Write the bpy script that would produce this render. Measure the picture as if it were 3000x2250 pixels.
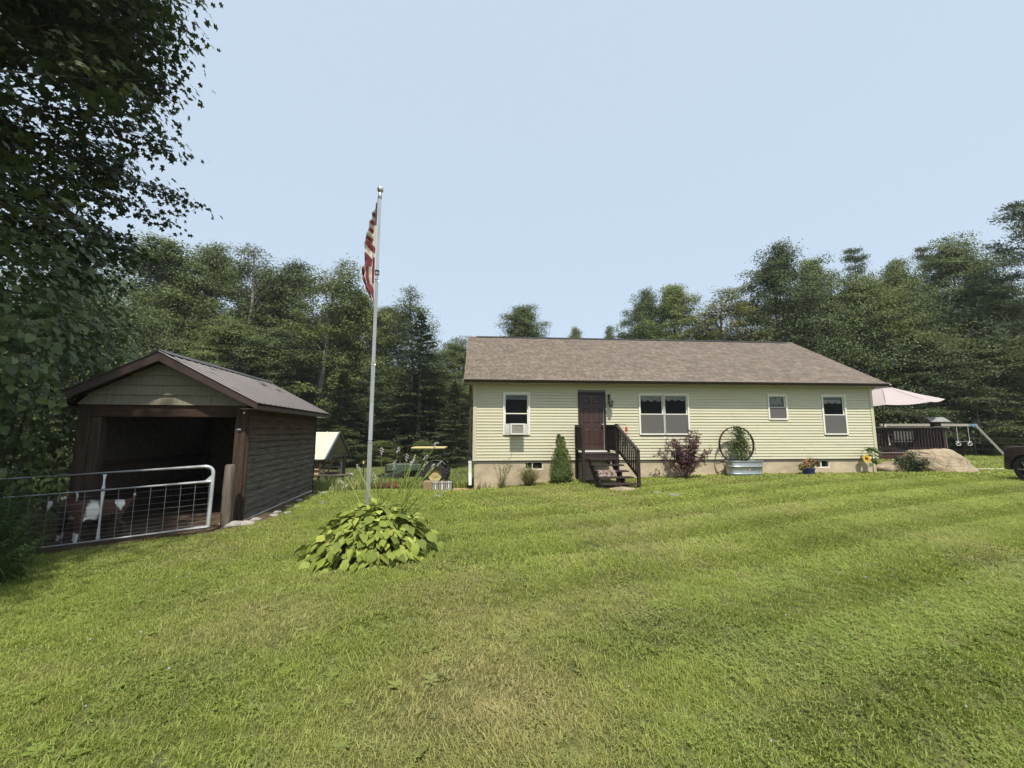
import bpy, bmesh, math, random
import numpy as np
from mathutils import Vector, Matrix, Euler
R = math.radians
for o in list(bpy.data.objects): bpy.data.objects.remove(o)
scene = bpy.context.scene
C = scene.collection

# ---------------------------------------------------------------- camera, sky, sun, exposure
cam_d = bpy.data.cameras.new('camera'); cam = bpy.data.objects.new('camera', cam_d); C.objects.link(cam)
cam_d.sensor_width = 36.0; cam_d.lens = 1190.08 / 3000 * 36; cam_d.clip_start = 0.05; cam_d.clip_end = 2000
cam.location = (0, 0, 1.7); cam.rotation_euler = (R(90) + 0.117103, 0, 0)
scene.camera = cam
SUN_EL = R(61); SUN_AZ = math.atan2(0.075, -0.997)          # behind the camera, square on to the house front
world = bpy.data.worlds.new('World'); scene.world = world; world.use_nodes = True
wn = world.node_tree.nodes; wl = world.node_tree.links
bg = wn['Background']; bg.inputs['Strength'].default_value = 0.10
sky = wn.new('ShaderNodeTexSky'); sky.sky_type = 'NISHITA'; sky.sun_disc = False
sky.sun_elevation = SUN_EL; sky.sun_rotation = SUN_AZ; sky.altitude = 300
sky.air_density = 1.0; sky.dust_density = 3.0; sky.ozone_density = 1.0
hz = wn.new('ShaderNodeMixRGB'); hz.inputs['Fac'].default_value = 0.62; hz.inputs['Color2'].default_value = (7.0, 8.3, 9.55, 1)
wl.new(sky.outputs[0], hz.inputs['Color1']); wl.new(hz.outputs[0], bg.inputs['Color'])
sun_d = bpy.data.lights.new('sun', 'SUN'); sun_d.energy = 4.2; sun_d.angle = R(0.7); sun_d.color = (1.0, 0.94, 0.84)
sun = bpy.data.objects.new('sun', sun_d); C.objects.link(sun)
sv = Vector((math.sin(SUN_AZ) * math.cos(SUN_EL), math.cos(SUN_AZ) * math.cos(SUN_EL), math.sin(SUN_EL)))
sun.rotation_euler = sv.to_track_quat('Z', 'Y').to_euler(); sun.location = sv * 60
vs = scene.view_settings; vs.view_transform = 'Standard'; vs.look = 'None'; vs.gamma = 1; vs.exposure = 0.3; vs.use_curve_mapping = False
scene.cycles.max_bounces = 5; scene.cycles.diffuse_bounces = 3; scene.cycles.glossy_bounces = 2
scene.cycles.transmission_bounces = 4; scene.cycles.transparent_max_bounces = 8
scene.cycles.use_denoising = True

# ---------------------------------------------------------------- helpers
def tag(o, label=None, cat=None, group=None, kind=None):
    if label: o['label'] = label
    if cat: o['category'] = cat
    if group: o['group'] = group
    if kind: o['kind'] = kind
    return o
def link(o, parent=None):
    C.objects.link(o)
    if parent is not None: o.parent = parent
    return o
def thing(name, label, cat, loc=(0, 0, 0), rz=0.0, group=None):
    o = bpy.data.objects.new(name, None); o.empty_display_size = 0.2; link(o)
    o.location = loc; o.rotation_euler = (0, 0, rz)
    return tag(o, label, cat, group)
def obj(name, me, parent=None, loc=None, rot=None, scale=None):
    o = bpy.data.objects.new(name, me); link(o, parent)
    if loc is not None: o.location = loc
    if rot is not None: o.rotation_euler = rot
    if scale is not None: o.scale = scale
    return o
def copy_tree(o, parent=None):
    c = o.copy(); link(c); c.parent = parent
    for ch in list(o.children): copy_tree(ch, c)
    return c
def frame_of(d):
    d = Vector(d).normalized()
    up = Vector((0, 0, 1)) if abs(d.z) < 0.95 else Vector((0, 1, 0))
    x = d.cross(up).normalized(); y = x.cross(d).normalized()
    return x, y, d
class MB:
    def __init__(s): s.v = []; s.f = []; s.m = []
    def add(s, vs_, fs_, m=0):
        k = len(s.v); s.v += [tuple(p) for p in vs_]; s.f += [tuple(k + i for i in f) for f in fs_]; s.m += [m] * len(fs_); return s
    def box(s, a, b, m=0):
        x0, y0, z0 = a; x1, y1, z1 = b
        return s.add([(x0, y0, z0), (x1, y0, z0), (x1, y1, z0), (x0, y1, z0), (x0, y0, z1), (x1, y0, z1), (x1, y1, z1), (x0, y1, z1)],
                     [(0, 3, 2, 1), (4, 5, 6, 7), (0, 1, 5, 4), (1, 2, 6, 5), (2, 3, 7, 6), (3, 0, 4, 7)], m)
    def bar(s, p, q, w, h, m=0, up=None):
        p = Vector(p); q = Vector(q); x, y, d = frame_of(q - p)
        if up is not None:
            y = Vector(up); y = (y - d * y.dot(d)).normalized(); x = d.cross(y)
        c = [(-w / 2, -h / 2), (w / 2, -h / 2), (w / 2, h / 2), (-w / 2, h / 2)]
        vs_ = [e + x * a + y * b for e in (p, q) for a, b in c]
        return s.add(vs_, [(0, 1, 2, 3)[::-1], (4, 5, 6, 7), (0, 1, 5, 4), (1, 2, 6, 5), (2, 3, 7, 6), (3, 0, 4, 7)], m)
    def tube(s, pts, rad, n=8, m=0, caps=True):
        pts = [Vector(p) for p in pts]; k0 = len(s.v); N = len(pts)
        if not hasattr(rad, '__len__'): rad = [rad] * N
        px = None
        for i, p in enumerate(pts):
            d = (pts[min(i + 1, N - 1)] - pts[max(i - 1, 0)])
            x, y, d = frame_of(d)
            if px is not None:
                x2 = px - d * px.dot(d)
                if x2.length > 1e-4: x = x2.normalized(); y = d.cross(x)
            px = x
            for j in range(n):
                a = 2 * math.pi * j / n
                s.v.append(tuple(p + (x * math.cos(a) + y * math.sin(a)) * rad[i]))
        for i in range(N - 1):
            for j in range(n):
                a = k0 + i * n + j; b = k0 + i * n + (j + 1) % n
                s.f.append((a, b, b + n, a + n)); s.m.append(m)
        if caps:
            s.f.append(tuple(k0 + j for j in range(n))[::-1]); s.f.append(tuple(k0 + (N - 1) * n + j for j in range(n))); s.m += [m, m]
        return s
    def lathe(s, prof, n=20, center=(0, 0, 0), m=0, sx=1.0, sy=1.0, axis='z'):
        k0 = len(s.v); cx, cy, cz = center
        for r, z in prof:
            for j in range(n):
                a = 2 * math.pi * j / n
                u, v = r * math.cos(a) * sx, r * math.sin(a) * sy
                s.v.append((cx + u, cy + v, cz + z) if axis == 'z' else ((cx + u, cy + z, cz + v) if axis == 'y' else (cx + z, cy + u, cz + v)))
        for i in range(len(prof) - 1):
            for j in range(n):
                a = k0 + i * n + j; b = k0 + i * n + (j + 1) % n
                s.f.append((a, b, b + n, a + n)); s.m.append(m)
        return s
    def prism(s, poly, vec, m=0):
        n = len(poly); v = Vector(vec)
        vs_ = [Vector(p) for p in poly] + [Vector(p) + v for p in poly]
        return s.add(vs_, [tuple(range(n))[::-1], tuple(range(n, 2 * n))] + [(i, (i + 1) % n, (i + 1) % n + n, i + n) for i in range(n)], m)
    def mesh(s, name, mats, smooth=False):
        me = bpy.data.meshes.new(name); me.from_pydata(s.v, [], s.f)
        for mt in (mats if isinstance(mats, (list, tuple)) else [mats]): me.materials.append(mt)
        if any(s.m): me.polygons.foreach_set('material_index', s.m)
        bm = bmesh.new(); bm.from_mesh(me); bmesh.ops.recalc_face_normals(bm, faces=bm.faces); bm.to_mesh(me); bm.free()
        if smooth:
            me.polygons.foreach_set('use_smooth', [True] * len(me.polygons))
            try: me.set_sharp_from_angle(angle=R(40))
            except Exception: pass
        me.update(); return me
    def build(s, name, mats, parent=None, smooth=False, loc=None, rot=None):
        return obj(name, s.mesh(name, mats, smooth), parent, loc, rot)
def bevel(o, w=0.006, seg=1):
    md = o.modifiers.new('bevel', 'BEVEL'); md.width = w; md.segments = seg; md.limit_method = 'ANGLE'; md.angle_limit = R(40); return o
def np_mesh(name, V, Fc, mats, rnd=None, extra=None, smooth=False):
    """V (n,3), Fc (m,k) all faces of one size; rnd per vertex"""
    V = np.asarray(V, np.float32); Fc = np.asarray(Fc, np.int32); m, k = Fc.shape
    me = bpy.data.meshes.new(name); me.vertices.add(len(V)); me.vertices.foreach_set('co', V.ravel())
    me.loops.add(m * k); me.loops.foreach_set('vertex_index', Fc.ravel())
    me.polygons.add(m); me.polygons.foreach_set('loop_start', np.arange(0, m * k, k, dtype=np.int32)); me.polygons.foreach_set('loop_total', np.full(m, k, np.int32))
    for mt in (mats if isinstance(mats, (list, tuple)) else [mats]): me.materials.append(mt)
    me.update(calc_edges=True)
    if rnd is not None:
        a = me.attributes.new('rnd', 'FLOAT', 'POINT'); a.data.foreach_set('value', np.asarray(rnd, np.float32))
    if smooth: me.polygons.foreach_set('use_smooth', np.ones(m, bool))
    return me
def unit(a): return a / np.maximum(np.linalg.norm(a, axis=1, keepdims=True), 1e-9)
def leaf_arrays(pos, nrm, fwd, size, tv, tf):
    pos = np.asarray(pos, float); z = unit(np.asarray(nrm, float)); fwd = np.asarray(fwd, float)
    x = unit(fwd - z * (fwd * z).sum(1, keepdims=True)); y = np.cross(z, x)
    tv = np.asarray(tv, float); tf = np.asarray(tf, int); n = len(pos); k = len(tv)
    s = np.asarray(size, float).reshape(n, 1, 1)
    V = pos[:, None, :] + s * (tv[None, :, 0:1] * x[:, None, :] + tv[None, :, 1:2] * y[:, None, :] + tv[None, :, 2:3] * z[:, None, :])
    Fc = (tf[None] + (np.arange(n) * k)[:, None, None]).reshape(-1, tf.shape[1])
    return V.reshape(-1, 3), Fc, k
DIAMOND = ([(0, 0, 0), (.5, .30, .06), (1, 0, -.06), (.5, -.30, .06)], [(0, 1, 2, 3)])
NEEDLE = ([(0, 0, 0), (.5, .13, .0), (1, 0, -.05), (.5, -.13, .0)], [(0, 1, 2, 3)])
STAR = ([(0, 0, 0), (.12, .34, .02), (.42, .20, .05), (.60, .50, -.02), (.66, .16, .04), (1, 0, -.08), (.66, -.16, .04), (.60, -.50, -.02), (.42, -.20, .05), (.12, -.34, .02)],
        [(0, 1, 2), (2, 3, 4), (4, 5, 6), (6, 7, 8), (8, 9, 0), (0, 2, 8), (2, 4, 6), (2, 6, 8)])
HEART = ([(0, 0, 0), (-.10, .22, .03), (.08, .42, .05), (.42, .40, .04), (.78, .20, -.03), (1, 0, -.12), (.78, -.20, -.03), (.42, -.40, .04), (.08, -.42, .05), (-.10, -.22, .03), (.35, 0, -.02), (.7, 0, -.06)],
         [(0, 1, 2), (0, 2, 10), (2, 3, 10), (3, 4, 11), (3, 11, 10), (4, 5, 11), (0, 9, 8)[::-1], (0, 10, 8), (8, 10, 7), (7, 11, 6), (7, 10, 11), (6, 11, 5)])
def smooth01(a, b, x):
    t = np.clip((np.asarray(x, float) - a) / (b - a), 0, 1); return t * t * (3 - 2 * t)
def ground_z(x, y):
    x = np.asarray(x, float); y = np.asarray(y, float)
    drop = 1.3 * np.clip((y - 11.6) / 10.5, 0, 1); drop = drop - .05 * np.sin(np.pi * np.clip((y - 11.6) / 10.5, 0, 1))
    z = -drop * (1 - smooth01(-1.6, 2.5, x)) + 0.15 * smooth01(3, 9, x) * smooth01(8, 13.5, y)
    z = z - 0.10 * (1 - smooth01(-8.5, -5.5, x)) * (1 - smooth01(7, 10, y))
    z = z + 0.035 * np.sin(x * .55 + 1.3) * np.sin(y * .43 + .5) * smooth01(1, 4, y) * (1 - smooth01(12, 14, y))
    return z
def gz(x, y): return float(ground_z(x, y))

# ---------------------------------------------------------------- procedural materials
MATS = {}
def nt_new(name):
    m = bpy.data.materials.new(name); m.use_nodes = True; MATS[name] = m
    return m, m.node_tree.nodes, m.node_tree.links, m.node_tree.nodes['Principled BSDF']
def col4(c): return (c[0], c[1], c[2], 1.0)
def surf(name, c1, c2=None, scale=8.0, rough=.7, bump=0.0, bscale=None, metal=0.0, stretch=(1, 1, 1), spec=.4, detail=5, lo=.35, hi=.65, coat=0.0, space='Object', rand=0.0, coord_w=False):
    m, n, l, b = nt_new(name)
    b.inputs['Roughness'].default_value = rough; b.inputs['Metallic'].default_value = metal; b.inputs['Specular IOR Level'].default_value = spec
    b.inputs['Coat Weight'].default_value = coat
    tc = n.new('ShaderNodeTexCoord'); mp = n.new('ShaderNodeMapping'); mp.inputs['Scale'].default_value = stretch
    if coord_w:
        ge = n.new('ShaderNodeNewGeometry'); l.new(ge.outputs['Position'], mp.inputs['Vector'])
    else: l.new(tc.outputs[space], mp.inputs['Vector'])
    if c2 is None: c2 = tuple(x * .82 for x in c1)
    nz = n.new('ShaderNodeTexNoise'); nz.inputs['Scale'].default_value = scale; nz.inputs['Detail'].default_value = detail; nz.inputs['Roughness'].default_value = .6
    l.new(mp.outputs[0], nz.inputs['Vector'])
    rp = n.new('ShaderNodeValToRGB'); rp.color_ramp.elements[0].position = lo; rp.color_ramp.elements[1].position = hi
    rp.color_ramp.elements[0].color = col4(c1); rp.color_ramp.elements[1].color = col4(c2)
    l.new(nz.outputs['Fac'], rp.inputs['Fac']); out = rp.outputs[0]
    if rand:
        oi = n.new('ShaderNodeObjectInfo'); mr = n.new('ShaderNodeMapRange'); mr.inputs['To Min'].default_value = 1 - rand; mr.inputs['To Max'].default_value = 1 + rand
        l.new(oi.outputs['Random'], mr.inputs['Value']); mx = n.new('ShaderNodeMixRGB'); mx.blend_type = 'MULTIPLY'; mx.inputs['Fac'].default_value = 1
        l.new(out, mx.inputs['Color1']); l.new(mr.outputs[0], mx.inputs['Color2']); out = mx.outputs[0]
    l.new(out, b.inputs['Base Color'])
    if bump:
        n2 = n.new('ShaderNodeTexNoise'); n2.inputs['Scale'].default_value = bscale or scale * 3; n2.inputs['Detail'].default_value = 4
        l.new(mp.outputs[0], n2.inputs['Vector'])
        bp = n.new('ShaderNodeBump'); bp.inputs['Strength'].default_value = min(1, bump); bp.inputs['Distance'].default_value = .02
        l.new(n2.outputs['Fac'], bp.inputs['Height']); l.new(bp.outputs[0], b.inputs['Normal'])
    return m
def leafmat(name, c1, c2, trans=.28, rough=.55, rand=.18, pos_noise=0.0, spec=.3, instancer=None, c3=None, nscale=.6):
    """c1..c2 mixed by the per-leaf attribute rnd, varied per object; translucent"""
    m, n, l, b = nt_new(name)
    at = n.new('ShaderNodeAttribute'); at.attribute_name = 'rnd'
    mx = n.new('ShaderNodeMixRGB'); mx.inputs['Color1'].default_value = col4(c1); mx.inputs['Color2'].default_value = col4(c2)
    l.new(at.outputs['Fac'], mx.inputs['Fac']); out = mx.outputs[0]
    if instancer:
        ai = n.new('ShaderNodeAttribute'); ai.attribute_type = 'INSTANCER'; ai.attribute_name = instancer
        m3 = n.new('ShaderNodeMixRGB'); m3.inputs['Color2'].default_value = col4(c3); l.new(ai.outputs['Fac'], m3.inputs['Fac']); l.new(out, m3.inputs['Color1']); out = m3.outputs[0]
    oi = n.new('ShaderNodeObjectInfo'); mr = n.new('ShaderNodeMapRange'); mr.inputs['To Min'].default_value = 1 - rand; mr.inputs['To Max'].default_value = 1 + rand
    l.new(oi.outputs['Random'], mr.inputs['Value']); mm = n.new('ShaderNodeMixRGB'); mm.blend_type = 'MULTIPLY'; mm.inputs['Fac'].default_value = 1
    l.new(out, mm.inputs['Color1']); l.new(mr.outputs[0], mm.inputs['Color2']); out = mm.outputs[0]
    if pos_noise:
        ge = n.new('ShaderNodeNewGeometry'); nz = n.new('ShaderNodeTexNoise'); nz.inputs['Scale'].default_value = nscale; nz.inputs['Detail'].default_value = 4
        l.new(ge.outputs['Position'], nz.inputs['Vector']); m4 = n.new('ShaderNodeMapRange'); m4.inputs['From Min'].default_value = .3; m4.inputs['From Max'].default_value = .7
        m4.inputs['To Min'].default_value = 1 - pos_noise; m4.inputs['To Max'].default_value = 1 + pos_noise
        l.new(nz.outputs['Fac'], m4.inputs['Value']); m5 = n.new('ShaderNodeMixRGB'); m5.blend_type = 'MULTIPLY'; m5.inputs['Fac'].default_value = 1
        l.new(out, m5.inputs['Color1']); l.new(m4.outputs[0], m5.inputs['Color2']); out = m5.outputs[0]
    l.new(out, b.inputs['Base Color']); b.inputs['Roughness'].default_value = rough; b.inputs['Specular IOR Level'].default_value = spec
    tr = n.new('ShaderNodeBsdfTranslucent'); l.new(out, tr.inputs['Color'])
    ms = n.new('ShaderNodeMixShader'); ms.inputs['Fac'].default_value = trans
    l.new(b.outputs[0], ms.inputs[1]); l.new(tr.outputs[0], ms.inputs[2]); l.new(ms.outputs[0], n['Material Output'].inputs['Surface'])
    return m
def glass(name, tint=(.75, .8, .8), clear=.85):
    m, n, l, b = nt_new(name)
    b.inputs['Base Color'].default_value = (.02, .025, .025, 1); b.inputs['Roughness'].default_value = .03; b.inputs['Specular IOR Level'].default_value = .6
    tr = n.new('ShaderNodeBsdfTransparent'); tr.inputs['Color'].default_value = col4(tint)
    ms = n.new('ShaderNodeMixShader'); ms.inputs['Fac'].default_value = clear
    l.new(b.outputs[0], ms.inputs[1]); l.new(tr.outputs[0], ms.inputs[2]); l.new(ms.outputs[0], n['Material Output'].inputs['Surface'])
    return m
# ---------------------------------------------------------------- ground
def ground_mat():
    m, n, l, b = nt_new('soil_and_thatch'); b.inputs['Roughness'].default_value = .95; b.inputs['Specular IOR Level'].default_value = .1
    ge = n.new('ShaderNodeNewGeometry')
    def noise(s, d=5):
        t = n.new('ShaderNodeTexNoise'); t.inputs['Scale'].default_value = s; t.inputs['Detail'].default_value = d; l.new(ge.outputs['Position'], t.inputs['Vector']); return t.outputs['Fac']
    def ramp(f, c1, c2, lo=.35, hi=.65):
        r_ = n.new('ShaderNodeValToRGB'); r_.color_ramp.elements[0].position = lo; r_.color_ramp.elements[1].position = hi
        r_.color_ramp.elements[0].color = col4(c1); r_.color_ramp.elements[1].color = col4(c2); l.new(f, r_.inputs['Fac']); return r_.outputs[0]
    a = ramp(noise(30), (.085, .095, .034), (.170, .170, .075)); c = ramp(noise(1.2), (.75, .75, .75), (1.2, 1.2, 1.05))
    mx = n.new('ShaderNodeMixRGB'); mx.blend_type = 'MULTIPLY'; mx.inputs['Fac'].default_value = 1; l.new(a, mx.inputs['Color1']); l.new(c, mx.inputs['Color2'])
    l.new(mx.outputs[0], b.inputs['Base Color'])
    bp = n.new('ShaderNodeBump'); bp.inputs['Strength'].default_value = .8; bp.inputs['Distance'].default_value = .03; l.new(noise(60), bp.inputs['Height']); l.new(bp.outputs[0], b.inputs['Normal'])
    return m
M_soil = ground_mat()
def graded(lo, hi, step, far):
    a = list(np.arange(lo, hi + 1e-6, step)); g = step; x = hi
    right = []
    while x < far: g *= 1.5; x += g; right.append(x)
    g = step; x = lo; left = []
    while x > -far: g *= 1.5; x -= g; left.append(x)
    return np.array(left[::-1] + a + right)
gx = graded(-32, 36, .5, 600); gy = graded(-4, 44, .5, 600)
GX, GY = np.meshgrid(gx, gy); GZ = ground_z(GX, GY)
nx = len(gx); ny = len(gy); idx = np.arange(nx * ny).reshape(ny, nx)
quads = np.stack([idx[:-1, :-1], idx[:-1, 1:], idx[1:, 1:], idx[1:, :-1]], -1).reshape(-1, 4)
gnd = obj('ground', np_mesh('ground', np.stack([GX, GY, GZ], -1).reshape(-1, 3), quads, M_soil, smooth=True)); tag(gnd, kind='structure')
def sheet(name, poly, mat, dz=.006, step=.18, ragged=.0, seed=0):
    """a patch of ground surface that follows the terrain, clipped to a polygon"""
    rng = np.random.default_rng(seed); P = np.array(poly); x0, y0 = P.min(0); x1, y1 = P.max(0)
    xs = np.arange(x0, x1 + step, step); ys = np.arange(y0, y1 + step, step); V = []; Fc = []; ids = {}
    def inside(x, y):
        x += rng.normal() * ragged; y += rng.normal() * ragged
        c = False; j = len(P) - 1
        for i in range(len(P)):
            if (P[i, 1] > y) != (P[j, 1] > y) and x < (P[j, 0] - P[i, 0]) * (y - P[i, 1]) / (P[j, 1] - P[i, 1]) + P[i, 0]: c = not c
            j = i
        return c
    for i in range(len(xs) - 1):
        for j in range(len(ys) - 1):
            if not inside(xs[i] + step / 2, ys[j] + step / 2): continue
            q = []
            for (a, c) in ((i, j), (i + 1, j), (i + 1, j + 1), (i, j + 1)):
                if (a, c) not in ids:
                    ids[(a, c)] = len(V); V.append((xs[a], ys[c], gz(xs[a], ys[c]) + dz))
                q.append(ids[(a, c)])
            Fc.append(q)
    o = obj(name, np_mesh(name, V, Fc, mat, smooth=True)); return tag(o, kind='structure')
M_dirt = surf('bare_dirt', (.075, .052, .034), (.14, .10, .068), 6, .95, .8, 30, coord_w=True, spec=.1)
M_sand = surf('sandy_fill', (.40, .25, .14), (.52, .36, .22), 9, .95, .8, 40, coord_w=True, spec=.1)
M_straw = surf('pale_gravel', (.42, .38, .28), (.55, .50, .38), 12, .95, .6, 40, coord_w=True, spec=.1)
sheet('pen_dirt', [(-12, 4.6), (-6.9, 5.95), (-5.0, 7.0), (-4.95, 7.75), (-4.7, 7.9), (-5.45, 12.0), (-8.6, 12.4), (-12, 10)], M_dirt, .008, .16, .05, 1)
sheet('sandy_slope', [(-3.3, 14.0), (-1.45, 13.75), (-1.2, 14.4), (-1.6, 19), (-3.6, 17)], M_sand, .02, .16, .06, 2)
sheet('gravel_path', [(17.5, 16.6), (24, 16.9), (24, 17.25), (17.5, 16.95)], M_straw, .05, .12, .02, 3)

# ---------------------------------------------------------------- house
def siding_mat():
    m = surf('vinyl_siding', (.590, .560, .395), (.552, .525, .370), 1.3, .42, .08, 60, stretch=(1, 1, 3), spec=.4, coord_w=True); return m
M_side = siding_mat()
M_trim = surf('white_vinyl', (.83, .81, .72), (.78, .76, .67), 3, .4)
M_conc = surf('concrete', (.60, .49, .34), (.40, .33, .235), 1.5, .9, .5, 30, coord_w=True, stretch=(1, 1, 1.6), spec=.2)
M_brown = surf('brown_metal', (.060, .036, .030), (.045, .028, .024), 5, .38)
M_edge = surf('drip_edge', (.42, .36, .31), (.30, .25, .22), 4, .5)
M_soffit = surf('soffit', (.46, .44, .30), (.40, .38, .27), 6, .6)
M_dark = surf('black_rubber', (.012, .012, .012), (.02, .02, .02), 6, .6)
M_door = surf('door_paint', (.066, .036, .031), (.055, .030, .026), 3, .38)
M_jamb = surf('door_jamb', (.026, .017, .017), (.034, .022, .020), 4, .45)
M_brass = surf('pale_brass', (.85, .78, .62), (.75, .68, .52), 8, .25, metal=.8)
M_white = surf('white_paint', (.80, .80, .77), (.72, .72, .68), 4, .5)
M_glass = glass('window_glass', (.86, .88, .88), .90)
M_screen = surf('insect_screen', (.125, .12, .112), (.105, .10, .095), 60, .7)
M_curtain = surf('curtain_cloth', (.82, .81, .77), (.72, .71, .67), 12, .9)
M_blind = surf('blind_cloth', (.50, .55, .56), (.44, .49, .50), 4, .8)
M_inside = surf('room_plaster', (.22, .21, .19), (.2, .19, .17), 2, .9)
M_pvc = surf('white_pipe', (.82, .82, .80), (.74, .74, .72), 3, .4)
def roof_mat():
    m, n, l, b = nt_new('roof_shingle'); b.inputs['Roughness'].default_value = .92; b.inputs['Specular IOR Level'].default_value = .2
    at = n.new('ShaderNodeAttribute'); at.attribute_name = 'rnd'
    rp = n.new('ShaderNodeValToRGB'); e = rp.color_ramp.elements; e[0].color = (.170, .140, .116, 1); e[1].color = (.265, .222, .186, 1)
    m1 = e.new(.5); m1.color = (.218, .180, .150, 1); l.new(at.outputs['Fac'], rp.inputs['Fac'])
    ge = n.new('ShaderNodeNewGeometry'); nz = n.new('ShaderNodeTexNoise'); nz.inputs['Scale'].default_value = 1.1; nz.inputs['Detail'].default_value = 6; l.new(ge.outputs['Position'], nz.inputs['Vector'])
    mr = n.new('ShaderNodeMapRange'); mr.inputs['To Min'].default_value = .88; mr.inputs['To Max'].default_value = 1.1; l.new(nz.outputs['Fac'], mr.inputs['Value'])
    mx = n.new('ShaderNodeMixRGB'); mx.blend_type = 'MULTIPLY'; mx.inputs['Fac'].default_value = 1; l.new(rp.outputs[0], mx.inputs['Color1']); l.new(mr.outputs[0], mx.inputs['Color2'])
    l.new(mx.outputs[0], b.inputs['Base Color'])
    n3 = n.new('ShaderNodeTexNoise'); n3.inputs['Scale'].default_value = 180; l.new(ge.outputs['Position'], n3.inputs['Vector'])
    bp = n.new('ShaderNodeBump'); bp.inputs['Strength'].default_value = .5; bp.inputs['Distance'].default_value = .004; l.new(n3.outputs['Fac'], bp.inputs['Height']); l.new(bp.outputs[0], b.inputs['Normal'])
    return m
M_shingle = roof_mat()

TH = 0.0812747; HX, HY = -1.34693, 14.40484
HW, HD = 15.257, 7.97
house = thing('house', 'long single-storey house with pale yellow clapboard siding and brown shingle roof', 'house', (HX, HY, 0), TH)
def hw(u, d, z=0.0):      # house frame to world
    return Vector((HX + u * math.cos(TH) - d * math.sin(TH), HY + u * math.sin(TH) + d * math.cos(TH), z))
Z0, Z1 = .70, 3.42        # siding bottom / top
RZ, EZ, OV, RD = 6.05, 3.545, .408, 3.985
EL, ER = -.33, 15.50
SL = (RZ - EZ) / (RD + OV)
# openings (u0,u1,z0,z1): windows and door
WIN = {'ac': (1.026, 1.991, 1.585, 3.106), 'pair': (5.999, 7.918, 1.585, 3.106), 'small': (11.003, 11.783, 2.146, 3.106), 'right': (13.177, 14.160, 1.585, 3.106)}
DOOR = (3.747, 4.767, 1.03, 3.134)
OPEN = list(WIN.values()) + [DOOR]
def rects_minus(u0, u1, z0, z1, holes):
    us = sorted({u0, u1} | {h for a in holes for h in a[:2] if u0 < h < u1}); out = []
    for a, b_ in zip(us[:-1], us[1:]):
        segs = [(z0, z1)]; mid = (a + b_) / 2
        for h in holes:
            if h[0] < mid < h[1]:
                ns = []
                for s0, s1 in segs:
                    if h[3] <= s0 or h[2] >= s1: ns.append((s0, s1)); continue
                    if h[2] > s0: ns.append((s0, h[2]))
                    if h[3] < s1: ns.append((h[3], s1))
                segs = ns
        out += [(a, b_, s0, s1) for s0, s1 in segs]
    return out
# sheathing with real openings
mb = MB()
for a, b_, s0, s1 in rects_minus(.02, HW - .02, .62, 3.44, [(o_[0] + .02, o_[1] - .02, o_[2] + .02, o_[3] - .02) for o_ in OPEN]): mb.box((a, .012, s0), (b_, .13, s1))
mb.box((.02, HD - .12, .62), (HW - .02, HD, 3.44)); mb.box((.02, .13, .62), (.14, HD - .12, 3.44)); mb.box((HW - .14, .13, .62), (HW - .02, HD - .12, 3.44))
mb.box((.14, .13, .9), (HW - .14, HD - .12, 1.0)); mb.box((.14, .13, 3.34), (HW - .14, HD - .12, 3.44))
mb.box((.14, 2.6, 1.0), (HW - .14, 2.66, 3.34))
mb.build('wall', M_inside, house)
# clapboard courses, one board per run between openings
def course(u0, u1, z0, z1, d0=-.003, d1=-.026):
    m = MB(); m.add([(u0, d1, z0), (u1, d1, z0), (u1, d0, z1), (u0, d0, z1), (u0, .010, z0), (u1, .010, z0), (u1, .010, z1), (u0, .010, z1)],
                    [(0, 1, 2, 3), (0, 4, 5, 1), (2, 6, 7, 3), (0, 3, 7, 4), (1, 5, 6, 2), (4, 7, 6, 5)]); return m
NC = 26; ch = (Z1 - Z0) / NC
for k in range(NC):
    z0 = Z0 + k * ch; z1 = z0 + ch
    holes = [o_ for o_ in OPEN if o_[2] < z1 - .25 * ch and o_[3] > z0 + .25 * ch]
    us = [.09]
    for h in sorted(holes): us += [h[0], h[1]]
    us.append(HW - .09)
    for a, b_ in zip(us[::2], us[1::2]):
        cuts = [a] + [j for j in [((k // 2 * 1.37) % 3.66) + 3.66 * q for q in range(6)] if a + .35 < j < b_ - .35] + [b_]
        for i_, (p_, q_) in enumerate(zip(cuts[:-1], cuts[1:])):
            wv_ = .0015 * math.sin(k * 2.3 + i_ * 1.7); course(p_ + .002, q_ - .002, z0 + .0015, z1 - .0015, -.003 + wv_, -.026 + wv_).build('clapboard', M_side, house)
# side gables (hardly in view): one sheet of laps each
for sx, nm in ((0, 'gable_siding'), (1, 'gable_siding')):
    m = MB(); u = .0 if sx == 0 else HW; dn = -1 if sx == 0 else 1; kk = 0; z = Z0
    while z < RZ - .25:
        z1 = z + ch; a = .07; b_ = HD - .07
        if z1 > 3.5:
            w = (RZ - .1 - z1) / SL; a = HD / 2 - w; b_ = HD / 2 + w
            if w < .1: break
        m.add([(u + dn * .022, a, z), (u + dn * .022, b_, z), (u + dn * .004, b_, z1), (u + dn * .004, a, z1), (u - dn * .01, a, z), (u - dn * .01, b_, z), (u - dn * .01, b_, z1), (u - dn * .01, a, z1)],
              [(0, 1, 2, 3), (0, 4, 5, 1), (2, 6, 7, 3), (0, 3, 7, 4), (1, 5, 6, 2), (4, 7, 6, 5)]); z = z1
    g = m.build(nm, M_side, house); g['kind'] = 'stuff'
    MB().prism([(u - dn * .03, .1, 3.3), (u - dn * .03, HD - .1, 3.3), (u - dn * .03, HD / 2, RZ - .2)], (-dn * .05, 0, 0)).build('gable_wall', M_inside, house)
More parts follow.
